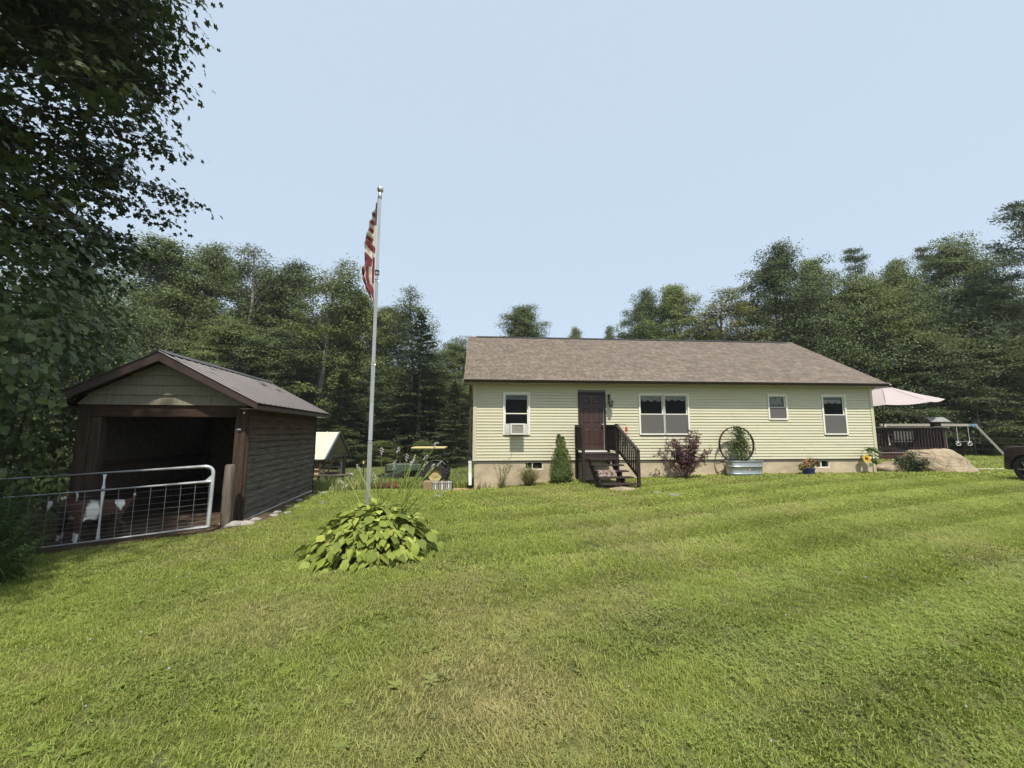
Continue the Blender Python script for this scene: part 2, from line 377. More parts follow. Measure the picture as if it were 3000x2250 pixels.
for u in (0, HW):
    s_ = -1 if u == 0 else 1; m = MB()
    m.box((min(u, u - s_ * .09), -.036, Z0 - .01), (max(u, u - s_ * .09), .0, Z1)); m.box((min(u, u + s_ * .032), -.032, Z0 - .01), (max(u, u + s_ * .032), .07, Z1))
    m.build('corner_trim', M_side, house)
# foundation with two basement window openings
BW = [(1.80, 2.46, .37, .68), (12.76, 13.345, .36, .665)]
m = MB()
for a, b_, s0, s1 in rects_minus(.03, HW - .03, -1.6, .70, BW): m.box((a, .035, s0), (b_, .25, s1))
m.box((.03, HD - .25, -1.6), (HW - .03, HD - .03, .70)); m.box((.03, .25, -1.6), (.25, HD - .25, .70)); m.box((HW - .25, .25, -1.6), (HW - .03, HD - .25, .70))
m.build('foundation', M_conc, house)
for i, (a, b_, s0, s1) in enumerate(BW):
    f = MB(); t = .035
    f.box((a, .045, s0), (b_, .12, s0 + t)); f.box((a, .045, s1 - t), (b_, .12, s1)); f.box((a, .046, s0 + t), (a + t, .119, s1 - t)); f.box((b_ - t, .046, s0 + t), (b_, .119, s1 - t))
    c_ = a + (b_ - a) * .42; f.box((c_ - .018, .05, s0 + t), (c_ + .018, .118, s1 - t))
    fr = f.build('basement_window', M_trim, house)
    MB().box((a + t, .082, s0 + t), (c_ - .018, .086, s1 - t)).build('pane', M_glass, fr); MB().box((c_ + .018, .092, s0 + t), (b_ - t, .096, s1 - t)).build('pane', M_glass, fr)
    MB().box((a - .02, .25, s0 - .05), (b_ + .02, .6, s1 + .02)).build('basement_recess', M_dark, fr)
# windows
def window(name, o_, screen=True, blind=None, valance=None, sash=None, ac=False):
    u0, u1, z0, z1 = o_; cs = .062
    f = MB(); f.box((u0, -.045, z0), (u0 + cs, .03, z1)); f.box((u1 - cs, -.045, z0), (u1, .03, z1))
    f.box((u0 + cs, -.046, z1 - cs), (u1 - cs, .03, z1)); f.box((u0 + cs, -.060, z0), (u1 - cs, .03, z0 + cs * .8))
    w = bevel(f.build('window', M_trim, house), .005)
    a, b_ = u0 + cs, u1 - cs; c0, c1 = z0 + cs * .8, z1 - cs; zm = (c0 + c1) / 2 if sash is None else sash
    s = MB(); t = .035
    for (y0, y1, q0, q1) in ((.012, .040, zm - t / 2, c1), (-.012, .010, c0, zm + t / 2)):
        s.box((a, y0, q0), (a + t, y1, q1)); s.box((b_ - t, y0, q0), (b_, y1, q1)); s.box((a + t, y0 + .001, q1 - t), (b_ - t, y1, q1)); s.box((a + t, y0 + .001, q0), (b_ - t, y1, q0 + t))
    bevel(s.build('sash', M_trim, w), .003)
    MB().box((a + t, .024, zm + t / 2), (b_ - t, .028, c1 - t)).build('pane', M_glass, w)
    MB().box((a + t, -.003, c0 + t), (b_ - t, .001, zm - t / 2)).build('pane', M_glass, w)
    if screen: MB().box((a + .002, -.020, c0 + .002), (b_ - .002, -.017, zm - .012)).build('screen', M_screen, w)
    if blind:
        m_ = MB(); zz = c1
        while zz > blind: m_.add([(a + .02, .075, zz), (b_ - .02, .075, zz), (b_ - .02, .055, zz - .012), (a + .02, .055, zz - .012), (b_ - .02, .075, zz - .024), (a + .02, .075, zz - .024)], [(0, 1, 2, 3), (3, 2, 4, 5)]); zz -= .024
        m_.build('blind', M_blind, w)
    if valance:
        m_ = MB(); n_ = 60; zb = valance
        top = []; bot = []
        for i in range(n_ + 1):
            u = a + .01 + (b_ - a - .02) * i / n_; ph = i * .95
            top.append((u, .10 + .018 * math.sin(ph), c1 - .02)); bot.append((u, .10 + .035 * math.sin(ph + .3), zb + .028 * math.sin(i * .33) + .015 * math.cos(ph)))
        m_.add(top + bot, [(i, i + 1, n_ + 2 + i, n_ + 1 + i) for i in range(n_)]); m_.build('curtain', M_curtain, w, smooth=True)
    return w
window('ac', WIN['ac'], screen=False, blind=2.86, sash=2.345)
u0, u1, z0, z1 = WIN['pair']; um = (u0 + u1) / 2
window('pair', (u0, um + .03, z0, z1), valance=2.84); window('pair', (um - .029, u1, z0, z1), valance=2.87, blind=3.0)
window('small', WIN['small'], valance=2.70); window('right', WIN['right'], valance=2.80, blind=2.93)
# door: slab with six raised panels, dark jamb, threshold, knob
u0, u1, z0, z1 = DOOR
f = MB(); f.box((u0, -.05, z0), (u0 + .055, .13, z1)); f.box((u1 - .055, -.05, z0), (u1, .13, z1)); f.box((u0 + .055, -.05, z1 - .055), (u1 - .055, .13, z1))
door = bevel(f.build('door', M_jamb, house), .004)
a, b_, c0, c1 = u0 + .058, u1 - .058, z0 + .03, z1 - .058; dw = b_ - a; dh = c1 - c0
slab = MB(); slab.box((a, .092, c0), (b_, .128, c1))
cols = [(a + dw * .145, a + dw * .43), (a + dw * .57, a + dw * .855)]; rows = [(c0 + dh * .09, c0 + dh * .375), (c0 + dh * .475, c0 + dh * .74), (c0 + dh * .82, c0 + dh * .925)]
for x0, x1, q0, q1 in rects_minus(a, b_, c0, c1, [(x0, x1, q0, q1) for x0, x1 in cols for q0, q1 in rows]): slab.box((x0, .075, q0), (x1, .094, q1))
slab.build('door_slab', M_door, door)
for x0, x1 in cols:
    for q0, q1 in rows:
        p = MB(); e = .03
        p.add([(x0 + .006, .091, q0 + .006), (x1 - .006, .091, q0 + .006), (x1 - .006, .091, q1 - .006), (x0 + .006, .091, q1 - .006), (x0 + e, .079, q0 + e), (x1 - e, .079, q0 + e), (x1 - e, .079, q1 - e), (x0 + e, .079, q1 - e)],
              [(0, 1, 5, 4), (1, 2, 6, 5), (2, 3, 7, 6), (3, 0, 4, 7), (4, 5, 6, 7)]); p.build('door_panel', M_door, door)
MB().lathe([(.0, 0), (.028, .002), (.030, .02), (.012, .024), (.012, .05), (.030, .056), (.033, .075), (.024, .092), (0, .098)], 14, (b_ - .055, .075, z0 + .93), axis='y').build('door_knob', M_brass, door, True, rot=None)
for o_ in [o for o in door.children if o.name.startswith('door_knob')]:
    for v in o_.data.vertices: v.co.y = .075 - (v.co.y - .075)
MB().box((u0 - .03, -.10, z0 - .045), (u1 + .03, .13, z0)).build('threshold', M_white, door)
MB().box((b_ - .004, .060, c0), (b_ + .003, .074, c1)).build('weather_strip', M_white, door)
# roof
def rp_(u, t, h=0.0, back=False):     # t: distance up the slope in plan
    n_ = Vector((0, -SL, 1)).normalized(); p = Vector((u, -OV + t, EZ + SL * t)) + n_ * h
    if back: p.y = 2 * RD - p.y
    return p
roof = MB(); T = RD + OV
for back in (False, True):
    P = [rp_(EL, 0, -.03, back), rp_(ER, 0, -.03, back), rp_(ER, T - .001, -.03, back), rp_(EL, T - .001, -.03, back), rp_(EL, 0, -.16, back), rp_(ER, 0, -.16, back), rp_(ER, T - .001, -.16, back), rp_(EL, T - .001, -.16, back)]
    roof.add(P, [(0, 1, 2, 3), (4, 7, 6, 5), (0, 4, 5, 1), (1, 5, 6, 2), (2, 6, 7, 3), (3, 7, 4, 0)])
roof_o = roof.build('roof', M_soffit, house)
rng = np.random.default_rng(5); V = []; Fq = []; RN = []
NR = 34; Ls = T * math.sqrt(1 + SL * SL)
for back in (False, True):
    for r_ in range(NR):
        t0 = T * r_ / NR - .012; t1 = min(T * (r_ + 1.25) / NR, T - .0)
        u = EL - .012 + (rng.random() * -.25); 
        while u < ER + .012:
            w = rng.choice([.13, .17, .21, .26, .31]) ; a = max(u, EL - .012); b_ = min(u + w, ER + .012)
            if b_ - a > .01:
                thick = .010 + .010 * rng.random(); g = .0015
                P = [rp_(a + g, t0, -.028, back), rp_(b_ - g, t0, -.028, back), rp_(b_ - g, t1, -.030, back), rp_(a + g, t1, -.030, back),
                     rp_(a + g, t0, thick, back), rp_(b_ - g, t0, thick, back), rp_(b_ - g, t1, -.010, back), rp_(a + g, t1, -.010, back)]
                k = len(V); V += [tuple(p) for p in P]; rr = rng.random() * .75 + (.25 if rng.random() < .3 else 0); RN += [rr] * 8
                Fq += [(k + 4, k + 5, k + 6, k + 7), (k, k + 4, k + 7, k + 3), (k + 1, k + 2, k + 6, k + 5), (k, k + 1, k + 5, k + 4)]
            u += w
sh = obj('shingles', np_mesh('shingles', V, Fq, M_shingle, rnd=RN), roof_o); sh['kind'] = 'stuff'
m = MB(); m.prism([(EL + .35, RD - .14, RZ - .045), (EL + .35, RD, RZ + .045), (EL + .35, RD + .14, RZ - .045), (EL + .35, RD, RZ - .03)], (ER - EL - .7, 0, 0)); m.build('ridge_vent', M_dark, roof_o)
m = MB(); m.prism([(EL, RD - .14, RZ - .06), (EL, RD, RZ + .024), (EL, RD + .14, RZ - .06), (EL, RD, RZ - .04)], (.33, 0, 0)); m.build('ridge_cap', M_shingle, roof_o); m = MB(); m.prism([(ER - .33, RD - .14, RZ - .06), (ER - .33, RD, RZ + .024), (ER - .33, RD + .14, RZ - .06), (ER - .33, RD, RZ - .04)], (.33, 0, 0)); m.build('ridge_cap', M_shingle, roof_o)
MB().box((EL + .02, -OV + .02, 3.405), (ER - .02, .0, 3.425)).build('soffit', M_soffit, roof_o)
MB().box((EL, -OV - .004, 3.39), (ER, -OV + .018, 3.525)).build('fascia', M_edge, roof_o)
g = MB(); prof = [(-OV - .006, 3.52), (-OV - .006, 3.41), (-OV - .085, 3.41), (-OV - .12, 3.47), (-OV - .12, 3.52), (-OV - .11, 3.52), (-OV - .108, 3.475), (-OV - .08, 3.42), (-OV - .016, 3.42), (-OV - .016, 3.52)]
g.prism([(EL - .02, y, z) for y, z in prof], (ER - EL + .04, 0, 0)); gut = g.build('gutter', M_brown, roof_o)
MB().bar((EL - .02, -OV - .128, 3.512), (ER + .02, -OV - .128, 3.512), .016, .022).build('gutter_lip', M_edge, roof_o)
for k in range(26):
    u = EL + .2 + k * .6; MB().box((u, -OV - .12, 3.522), (u + .03, -OV - .0, 3.528)).build('gutter_hanger', M_edge, gut)
for u, s_ in ((EL, -1), (ER, 1)):
    m = MB()
    for back in (False, True):
        P = [rp_(u, 0, -.02, back), rp_(u, T, -.02, back), rp_(u, T, -.19, back), rp_(u, 0, -.19, back)]; m.prism(P, (s_ * .02, 0, 0))
    m.build('rake_board', M_edge, roof_o)
# downspout at the left corner, ending in a white pipe
ds = MB(); ds.box((-.16, -OV - .09, 3.30), (-.08, -OV - .02, 3.42)); ds.bar((-.12, -OV - .055, 3.32), (-.12, -.055, 3.10), .075, .055); ds.box((-.158, -.09, 1.0), (-.082, -.03, 3.12))
dso = ds.build('downspout', M_brown, house)
MB().tube([(-.12, -.06, 1.06), (-.12, -.06, .60)], .046, 12).build('coupling', M_dark, dso, True); MB().tube([(-.12, -.06, .70), (-.105, -.09, -.12)], .052, 14).build('drain_pipe', M_pvc, dso, True)
# ---------------------------------------------------------------- goat shed
def wood(name, c1, c2, scale=3, rough=.8, axis='x', rand=.12, bump=.5, spec=.25):
    st = {'x': (1.2, 14, 14), 'y': (14, 1.2, 14), 'z': (14, 14, 1.2)}[axis]
    return surf(name, c1, c2, scale, rough, bump, scale * 2.5, stretch=st, rand=rand, spec=spec, lo=.3, hi=.72)
def weather_mat(name):
    """brown stain that has worn to grey towards the ground"""
    m, n, l, b = nt_new(name); b.inputs['Roughness'].default_value = .85; b.inputs['Specular IOR Level'].default_value = .2
    tc = n.new('ShaderNodeTexCoord'); mp = n.new('ShaderNodeMapping'); mp.inputs['Scale'].default_value = (10, 1.1, 14); l.new(tc.outputs['Object'], mp.inputs['Vector'])
    nz = n.new('ShaderNodeTexNoise'); nz.inputs['Scale'].default_value = 2.2; nz.inputs['Detail'].default_value = 7; nz.inputs['Roughness'].default_value = .68; l.new(mp.outputs[0], nz.inputs['Vector'])
    ra = n.new('ShaderNodeValToRGB'); ra.color_ramp.elements[0].color = (.026, .016, .011, 1); ra.color_ramp.elements[1].color = (.115, .068, .044, 1); ra.color_ramp.elements[0].position = .3; ra.color_ramp.elements[1].position = .75
    rb = n.new('ShaderNodeValToRGB'); rb.color_ramp.elements[0].color = (.026, .024, .022, 1); rb.color_ramp.elements[1].color = (.185, .162, .134, 1); rb.color_ramp.elements[0].position = .3; rb.color_ramp.elements[1].position = .72
    l.new(nz.outputs['Fac'], ra.inputs['Fac']); l.new(nz.outputs['Fac'], rb.inputs['Fac'])
    sp = n.new('ShaderNodeSeparateXYZ'); l.new(tc.outputs['Object'], sp.inputs[0])
    n2 = n.new('ShaderNodeTexNoise'); n2.inputs['Scale'].default_value = 1.6; n2.inputs['Detail'].default_value = 5; l.new(tc.outputs['Object'], n2.inputs['Vector'])
    ad = n.new('ShaderNodeMath'); ad.operation = 'MULTIPLY_ADD'; l.new(n2.outputs['Fac'], ad.inputs[0]); ad.inputs[1].default_value = 1.1; l.new(sp.outputs['Z'], ad.inputs[2])
    mr = n.new('ShaderNodeMapRange'); mr.inputs['From Min'].default_value = 1.55; mr.inputs['From Max'].default_value = 2.35; l.new(ad.outputs[0], mr.inputs['Value'])
    mx = n.new('ShaderNodeMixRGB'); l.new(mr.outputs[0], mx.inputs['Fac']); l.new(rb.outputs[0], mx.inputs['Color1']); l.new(ra.outputs[0], mx.inputs['Color2'])
    l.new(mx.outputs[0], b.inputs['Base Color'])
    bp = n.new('ShaderNodeBump'); bp.inputs['Strength'].default_value = .6; bp.inputs['Distance'].default_value = .01; l.new(nz.outputs['Fac'], bp.inputs['Height']); l.new(bp.outputs[0], b.inputs['Normal'])
    return m
M_board = weather_mat('weathered_stain')
M_post = wood('dark_stained_post', (.030, .020, .015), (.085, .057, .040), 2.0, .8, 'z')
M_postg = wood('grey_post', (.085, .072, .060), (.20, .165, .135), 2.0, .85, 'z')
M_beam = wood('dark_beam', (.030, .018, .013), (.080, .048, .032), 2.0, .8, 'x')
M_shake = surf('olive_shake', (.27, .245, .175), (.20, .18, .13), 2, .7, .6, 8, stretch=(22, 3, 1.0), rand=.05)
M_fasc = surf('brown_fascia', (.064, .043, .037), (.054, .036, .031), 3, .4)
M_metal = surf('brown_roof_metal', (.105, .090, .088), (.088, .076, .074), 1.6, .38, .05, 6, metal=.25, rand=.03, spec=.5)
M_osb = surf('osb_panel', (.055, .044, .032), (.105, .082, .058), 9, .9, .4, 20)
M_stone = surf('pale_stone', (.42, .39, .34), (.27, .245, .21), 3, .9, .7, 12, rand=.15)
M_galv = surf('galvanised_steel', (.70, .72, .74), (.58, .60, .62), 14, .40, .05, 40, metal=.45, spec=.5)
M_wire = surf('galvanised_wire', (.36, .37, .38), (.28, .29, .30), 14, .45, metal=.5)
M_rust = surf('rust', (.16, .075, .04), (.30, .15, .08), 12, .9, .5, 40)
SW, SDp = 2.8, 4.07; STH = R(9.3)
shed = thing('goat_shed', 'dark weathered open-front wooden shed with brown metal gable roof', 'shed', (-5.07, 7.81, 0), STH)
def sw(x, y, z=0): return Vector((-5.07 + x * math.cos(STH) - y * math.sin(STH), 7.81 + x * math.sin(STH) + y * math.cos(STH), z))
EZs, RZs = 2.27, 3.18; ovx, ovy = .30, .35; SLs = (RZs - EZs) / (SW / 2 + ovx)
bevel(MB().box((-.20, -.02, -.25), (-.004, .14, 2.19)).build('post', M_post, shed), .008)
bevel(MB().box((-SW, -.02, -.35), (-SW + .20, .14, 2.19)).build('post', M_post, shed), .008)
bevel(MB().box((-SW + .205, .0, -.35), (-SW + .36, .16, 1.97)).build('post', M_post, shed), .008)
bevel(MB().box((-SW + .20, -.01, 1.975), (-.20, .13, 2.188)).build('lintel', M_beam, shed), .008)
for x in (-.15, -SW): bevel(MB().box((x, SDp - .15, -.4), (x + .15, SDp, 2.1)).build('post', M_post, shed), .006)
nb = 16; bh = 2.12 / nb; rr = random.Random(4)
for k in range(nb):
    z0 = .06 + k * bh; z1 = z0 + bh + .012; jog = rr.uniform(-.004, .004); yj = rr.uniform(.0, .02)
    m = MB(); x0 = .004 + jog; P = [(x0 + .042, .03 - yj, z0), (x0 + .042, SDp + .01 + yj, z0 + rr.uniform(-.006, .006)), (x0 + .010, SDp + .01 + yj, z1), (x0 + .010, .03 - yj, z1)]
    m.prism(P, (-.022, 0, 0)); m.build('board', M_board, shed)
MB().box((.0, .0, -.05), (.05, .03, 2.12)).build('corner_board', M_post, shed)
MB().box((.004, SDp + .03, -.2), (.05, SDp + .055, 2.1)).build('corner_board', M_post, shed)
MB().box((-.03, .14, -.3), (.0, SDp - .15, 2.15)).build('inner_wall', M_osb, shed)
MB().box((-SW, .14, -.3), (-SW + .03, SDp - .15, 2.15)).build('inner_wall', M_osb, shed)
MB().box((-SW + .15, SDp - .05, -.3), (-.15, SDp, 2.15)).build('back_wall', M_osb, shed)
MB().box((-SW + .032, .2, 1.03), (-SW + .075, SDp - .2, 1.14)).build('girt', M_beam, shed); MB().box((-SW + .032, .2, .42), (-SW + .075, SDp - .2, .53)).build('girt', M_beam, shed)
# gable: courses of wide shakes
g0 = 2.195
for k in range(5):
    z0 = g0 + k * .185; z1 = min(z0 + .195, RZs - .2)
    if z1 - z0 < .03: break
    hw0 = (RZs - .11 - z0) / SLs; hw1 = (RZs - .11 - z1) / SLs; hw0 = min(hw0, SW / 2 + .02); hw1 = min(hw1, SW / 2 + .02); cx = -SW / 2
    m = MB(); m.add([(cx - hw0, -.048, z0), (cx + hw0, -.048, z0), (cx + hw1, -.010, z1), (cx - hw1, -.010, z1), (cx - hw0, .03, z0), (cx + hw0, .03, z0), (cx + hw1, .03, z1), (cx - hw1, .03, z1)],
          [(0, 1, 2, 3), (0, 4, 5, 1), (2, 6, 7, 3), (0, 3, 7, 4), (1, 5, 6, 2), (4, 7, 6, 5)])
    m.build('shake_course', M_shake, shed)
# roof deck, rake and eave fascia
cx = -SW / 2
def srf(x, y, h=0):        # point on the shed roof, x measured from the ridge (signed)
    return Vector((cx + x, y, RZs - SLs * abs(x) + h))
Y0, Y1 = -ovy, SDp + .35; XE = SW / 2 + ovx
rf = MB()
for s_ in (-1, 1):
    P = [srf(0, Y0 + .02, -.035), srf(s_ * XE, Y0 + .02, -.035), srf(s_ * XE, Y1 - .02, -.035), srf(0, Y1 - .02, -.035)]
    rf.prism(P, (0, 0, -.05))
rfo = rf.build('roof', M_beam, shed)
pw = (Y1 - Y0) / 5
for s_ in (-1, 1):
    for k in range(5):
        ys = []; y0 = Y0 - .02 + k * (pw + .008)
        prof = []; nr = 4
        for j in range(nr):
            a = y0 + j * pw / nr; prof += [(a, .0), (a + .012, .016), (a + .030, .016), (a + .042, .0), (a + .5 * pw / nr + .014, .0), (a + .5 * pw / nr + .02, .004), (a + .5 * pw / nr + .026, 0)]
        prof.append((y0 + pw + .004, 0.0)); n_ = len(prof); m = MB()
        vs_ = [srf(s_ * .0, y, h - .026) for y, h in prof] + [srf(s_ * (XE + .03), y, h - .026) for y, h in prof]
        m.add(vs_, [(i, i + 1, n_ + i + 1, n_ + i) for i in range(n_ - 1)])
        o_ = m.build('roof_panel', M_metal, rfo); sd = o_.modifiers.new('thick', 'SOLIDIFY'); sd.thickness = .003; sd.offset = -1
m = MB()
for s_ in (-1, 1): m.prism([srf(0, Y0 - .02, .0), srf(s_ * .13, Y0 - .02, .0), srf(s_ * .13, Y0 - .02, .006), srf(0, Y0 - .02, .012)], (0, Y1 - Y0 + .04, 0))
m.build('ridge_cap', M_metal, rfo)
for s_ in (-1, 1):
    for yy in (Y0, Y1 - .022):
        P = [srf(0, yy, -.03), srf(s_ * XE, yy, -.03), srf(s_ * XE, yy, -.155), srf(s_ * (XE - .30), yy, -.155 - .02), srf(0, yy, -.205)]
        bevel(MB().prism(P, (0, .022, 0)).build('rake_board', M_fasc, shed), .003)
    x = s_ * XE; MB().box((cx + min(x, x - s_ * .02), Y0 + .024, RZs - SLs * XE - .16), (cx + max(x, x - s_ * .02), Y1 - .024, RZs - SLs * XE - .032)).build('eave_board', M_fasc, shed)
    MB().box((cx + min(s_ * (XE - .022), s_ * (SW / 2)), Y0 + .03, RZs - SLs * XE - .155), (cx + max(s_ * (XE - .022), s_ * SW / 2), Y1 - .03, RZs - SLs * XE - .135)).build('soffit', M_fasc, shed)
# thermometer plate, knob and chain on the corner post
M_black = surf('black_plastic', (.02, .02, .02), (.03, .03, .03), 8, .5)
th_ = bevel(MB().box((-.155, -.034, 1.70), (-.075, -.021, 1.79)).build('thermometer', M_black, shed), .004)
tw = MB()
for i in range(5): tw.box((-.145 + i * .013, -.0365, 1.735), (-.145 + i * .013 + .006, -.0345, 1.735 + .018 + .006 * (i % 2)))
tw.build('scale_marks', M_white, th_)
MB().lathe([(0, 0), (.018, .001), (.020, .012), (.012, .022), (0, .025)], 12, (-.05, -.045, 2.06), axis='y').build('light_knob', M_white, shed, True)
mch = MB()
for i in range(7):
    z = .98 - i * .030; xx = -.19 + .02 * math.sin(i)
    pts = [(xx + .014 * math.cos(a) * (1 if i % 2 else .35), -.035 - .012 * (0 if i % 2 else 1) * math.cos(a), z + .022 * math.sin(a)) for a in np.linspace(0, 2 * math.pi, 9)]
    mch.tube(pts, .0045, 5, caps=False)
mch.build('chain', M_galv, shed, True)
# stones along the sill
def rock_mesh(name, seed, mat, sub=2, flat=.6, rough=.25, sharp=False):
    bm = bmesh.new(); bmesh.ops.create_icosphere(bm, subdivisions=sub, radius=1); rg = np.random.default_rng(seed)
    dirs = rg.normal(size=(9, 3)); dirs /= np.linalg.norm(dirs, axis=1)[:, None]; offs = rg.uniform(.62, .95, 9)
    for v in bm.verts:
        p = np.array(v.co)
        for d_, o_ in zip(dirs, offs):
            e = p @ d_
            if e > o_: p = p - d_ * (e - o_) * (.95 if sharp else .8)
        p *= 1 + rough * .25 * rg.normal() * .35; v.co = Vector((p[0], p[1], p[2] * flat))
    me = bpy.data.meshes.new(name); bm.to_mesh(me); bm.free(); me.materials.append(mat)
    me.polygons.foreach_set('use_smooth', [not sharp] * len(me.polygons)); return me
rk = [rock_mesh('stone', s_, M_stone) for s_ in range(4)]
M_sill = surf('whitewashed_sill', (.62, .60, .55), (.40, .38, .33), 5, .9, .6, 20)
m = MB(); m.prism([(.01, .05, -.2), (.055, .05, -.2), (.05, .05, .062), (.01, .05, .062)], (0, SDp - .1, 0)); m.build('sill', M_sill, shed)
stones = [(-5.20, 7.60, .10), (-5.0, 7.52, .16), (-4.83, 7.62, .13), (-4.86, 7.95, .10), (-4.75, 8.35, .08), (-4.88, 8.7, .09), (-4.62, 8.62, .07), (-4.98, 9.3, .08), (-4.75, 9.25, .06), (-5.15, 10.1, .08), (-5.25, 10.9, .07), (-5.42, 7.28, .11)]
slab_ = ['flat pale stone lying at the foot of the short gate post', 'broad pale stone against the base of the dark corner post', 'tan stone just right of the dark corner post', 'low stone by the shed sill next to the corner', 'small stone in the dirt strip a pace behind the corner post', 'middle stone of the dirt strip close to the shed wall', 'small stone at the lawn edge halfway along the shed wall',
         'grey stone close to the shed wall past its middle', 'tiny stone at the lawn edge past the middle of the shed', 'stone by the far third of the shed sill', 'last stone by the far end of the shed sill', 'stone under the latch end of the metal gate']
for i, (x, y, s_) in enumerate(stones):
    tag(obj('stone', rk[i % 4], None, (x, y, gz(x, y) + s_ * .15), (0, 0, i * 1.7), (s_ * 1.25, s_, s_ * .8)), slab_[i], 'stone', 'stones along the goat shed')

# ---------------------------------------------------------------- tube gate, short post
GA = Vector((-5.10, 7.10, 0)); GD = Vector((-.861, -.509, 0)); GL = 3.6
gate = thing('gate', 'galvanised tube gate with wire mesh in front of the shed', 'gate', (-5.10, 7.10, 0), math.atan2(-.509, -.861))
# local x runs left from the latch end; rails drop slightly to the left with the ground
def gp(x, z): return Vector((x, 0, z - .035 * x))
top_, mid_, bot_ = 1.12, .86, .11
pts = [gp(GL, top_), gp(.14, top_)] + [gp(.14 - .12 * math.sin(a), top_ - .12 + .12 * math.cos(a)) for a in np.linspace(.2, math.pi / 2, 6)] + [gp(.02, mid_), gp(.03, bot_)]
MB().tube(pts, .027, 12).build('frame', M_galv, gate, True)
MB().tube([gp(.03, mid_), gp(GL, mid_)], .026, 12).build('rail', M_galv, gate, True); MB().tube([gp(.03, bot_), gp(GL, bot_)], .026, 12).build('rail', M_galv, gate, True)
for xb in (1.38, 2.9):
    m = MB()
    for za, zb in ((mid_ + .02, top_ - .025), (bot_ + .02, mid_ - .02)):
        zs = np.linspace(za, zb, 7); ws = [.044, .030, .022, .020, .022, .030, .044]
        for i in range(6):
            a = gp(xb, zs[i]); b_ = gp(xb, zs[i + 1]); m.add([(a.x - ws[i] / 2, -.012, a.z), (a.x + ws[i] / 2, -.012, a.z), (b_.x + ws[i + 1] / 2, -.012, b_.z), (b_.x - ws[i + 1] / 2, -.012, b_.z), (a.x - ws[i] / 2, .012, a.z), (a.x + ws[i] / 2, .012, a.z), (b_.x + ws[i + 1] / 2, .012, b_.z), (b_.x - ws[i + 1] / 2, .012, b_.z)],
                                                             [(0, 1, 2, 3), (5, 4, 7, 6), (1, 5, 6, 2), (4, 0, 3, 7)])
    m.build('upright', M_galv, gate)
MB().prism([gp(.03, mid_ + .02), gp(.13, mid_ + .02), gp(.03, mid_ + .12)], (0, .01, 0)).build('corner_gusset', M_galv, gate)
for z in [.16, .215, .275, .34, .41, .49, .58, .68, .78]: MB().tube([gp(.03, z), gp(GL, z)], .0032, 5).build('wire', M_wire, gate, True)
x = .06
while x < GL: MB().tube([gp(x, bot_), gp(x, mid_)], .0032, 5).build('wire', M_wire, gate, True); x += .19
gpst = MB(); gpst.tube([(0, 0, -.3), (.005, .0, .3), (.012, 0, .8), (.02, 0, 1.09), (.02, 0, 1.115)], [.085, .083, .08, .078, .06], 10)
o_ = gpst.build('gate_post', M_postg, None, True, (-5.08, 7.42, 0)); tag(o_, 'short round grey wooden post between the gate and shed corner', 'post')

# ---------------------------------------------------------------- goats
def blob_mat(name, base, base2, blobs):
    m, n, l, b = nt_new(name); b.inputs['Roughness'].default_value = .75; b.inputs['Specular IOR Level'].default_value = .25; b.inputs['Sheen Weight'].default_value = .15
    tc = n.new('ShaderNodeTexCoord'); nz = n.new('ShaderNodeTexNoise'); nz.inputs['Scale'].default_value = 9; nz.inputs['Detail'].default_value = 4; l.new(tc.outputs['Object'], nz.inputs['Vector'])
    rp = n.new('ShaderNodeMixRGB'); rp.inputs['Color1'].default_value = col4(base); rp.inputs['Color2'].default_value = col4(base2); l.new(nz.outputs['Fac'], rp.inputs['Fac']); out = rp.outputs[0]
    nv = n.new('ShaderNodeVectorMath'); nv.operation = 'MULTIPLY_ADD'; nv.inputs[1].default_value = (.10, .10, .10); l.new(nz.outputs['Color'], nv.inputs[0]); l.new(tc.outputs['Object'], nv.inputs[2])
    for c_, r_, colr in blobs:
        sb = n.new('ShaderNodeVectorMath'); sb.operation = 'SUBTRACT'; l.new(nv.outputs[0], sb.inputs[0]); sb.inputs[1].default_value = tuple(c_[i] + .05 for i in range(3))
        dv = n.new('ShaderNodeVectorMath'); dv.operation = 'DIVIDE'; l.new(sb.outputs[0], dv.inputs[0]); dv.inputs[1].default_value = r_
        ln = n.new('ShaderNodeVectorMath'); ln.operation = 'LENGTH'; l.new(dv.outputs[0], ln.inputs[0])
        mr = n.new('ShaderNodeMapRange'); mr.inputs['From Min'].default_value = 1.13; mr.inputs['From Max'].default_value = .87; l.new(ln.outputs['Value'], mr.inputs['Value'])
        mx = n.new('ShaderNodeMixRGB'); l.new(mr.outputs[0], mx.inputs['Fac']); l.new(out, mx.inputs['Color1']); mx.inputs['Color2'].default_value = col4(colr); out = mx.outputs[0]
    l.new(out, b.inputs['Base Color'])
    n2 = n.new('ShaderNodeTexNoise'); n2.inputs['Scale'].default_value = 90; l.new(tc.outputs['Object'], n2.inputs['Vector']); bp = n.new('ShaderNodeBump'); bp.inputs['Strength'].default_value = .35; bp.inputs['Distance'].default_value = .006
    l.new(n2.outputs['Fac'], bp.inputs['Height']); l.new(bp.outputs[0], b.inputs['Normal'])
    return m
M_hoof = surf('hoof', (.05, .045, .04), (.08, .07, .06), 10, .5); M_eye = surf('eye', (.01, .01, .01), (.02, .015, .01), 5, .1)
M_ear = surf('pale_ear', (.62, .60, .57), (.48, .46, .43), 8, .8); M_horn = surf('horn', (.16, .13, .10), (.10, .08, .06), 12, .6)
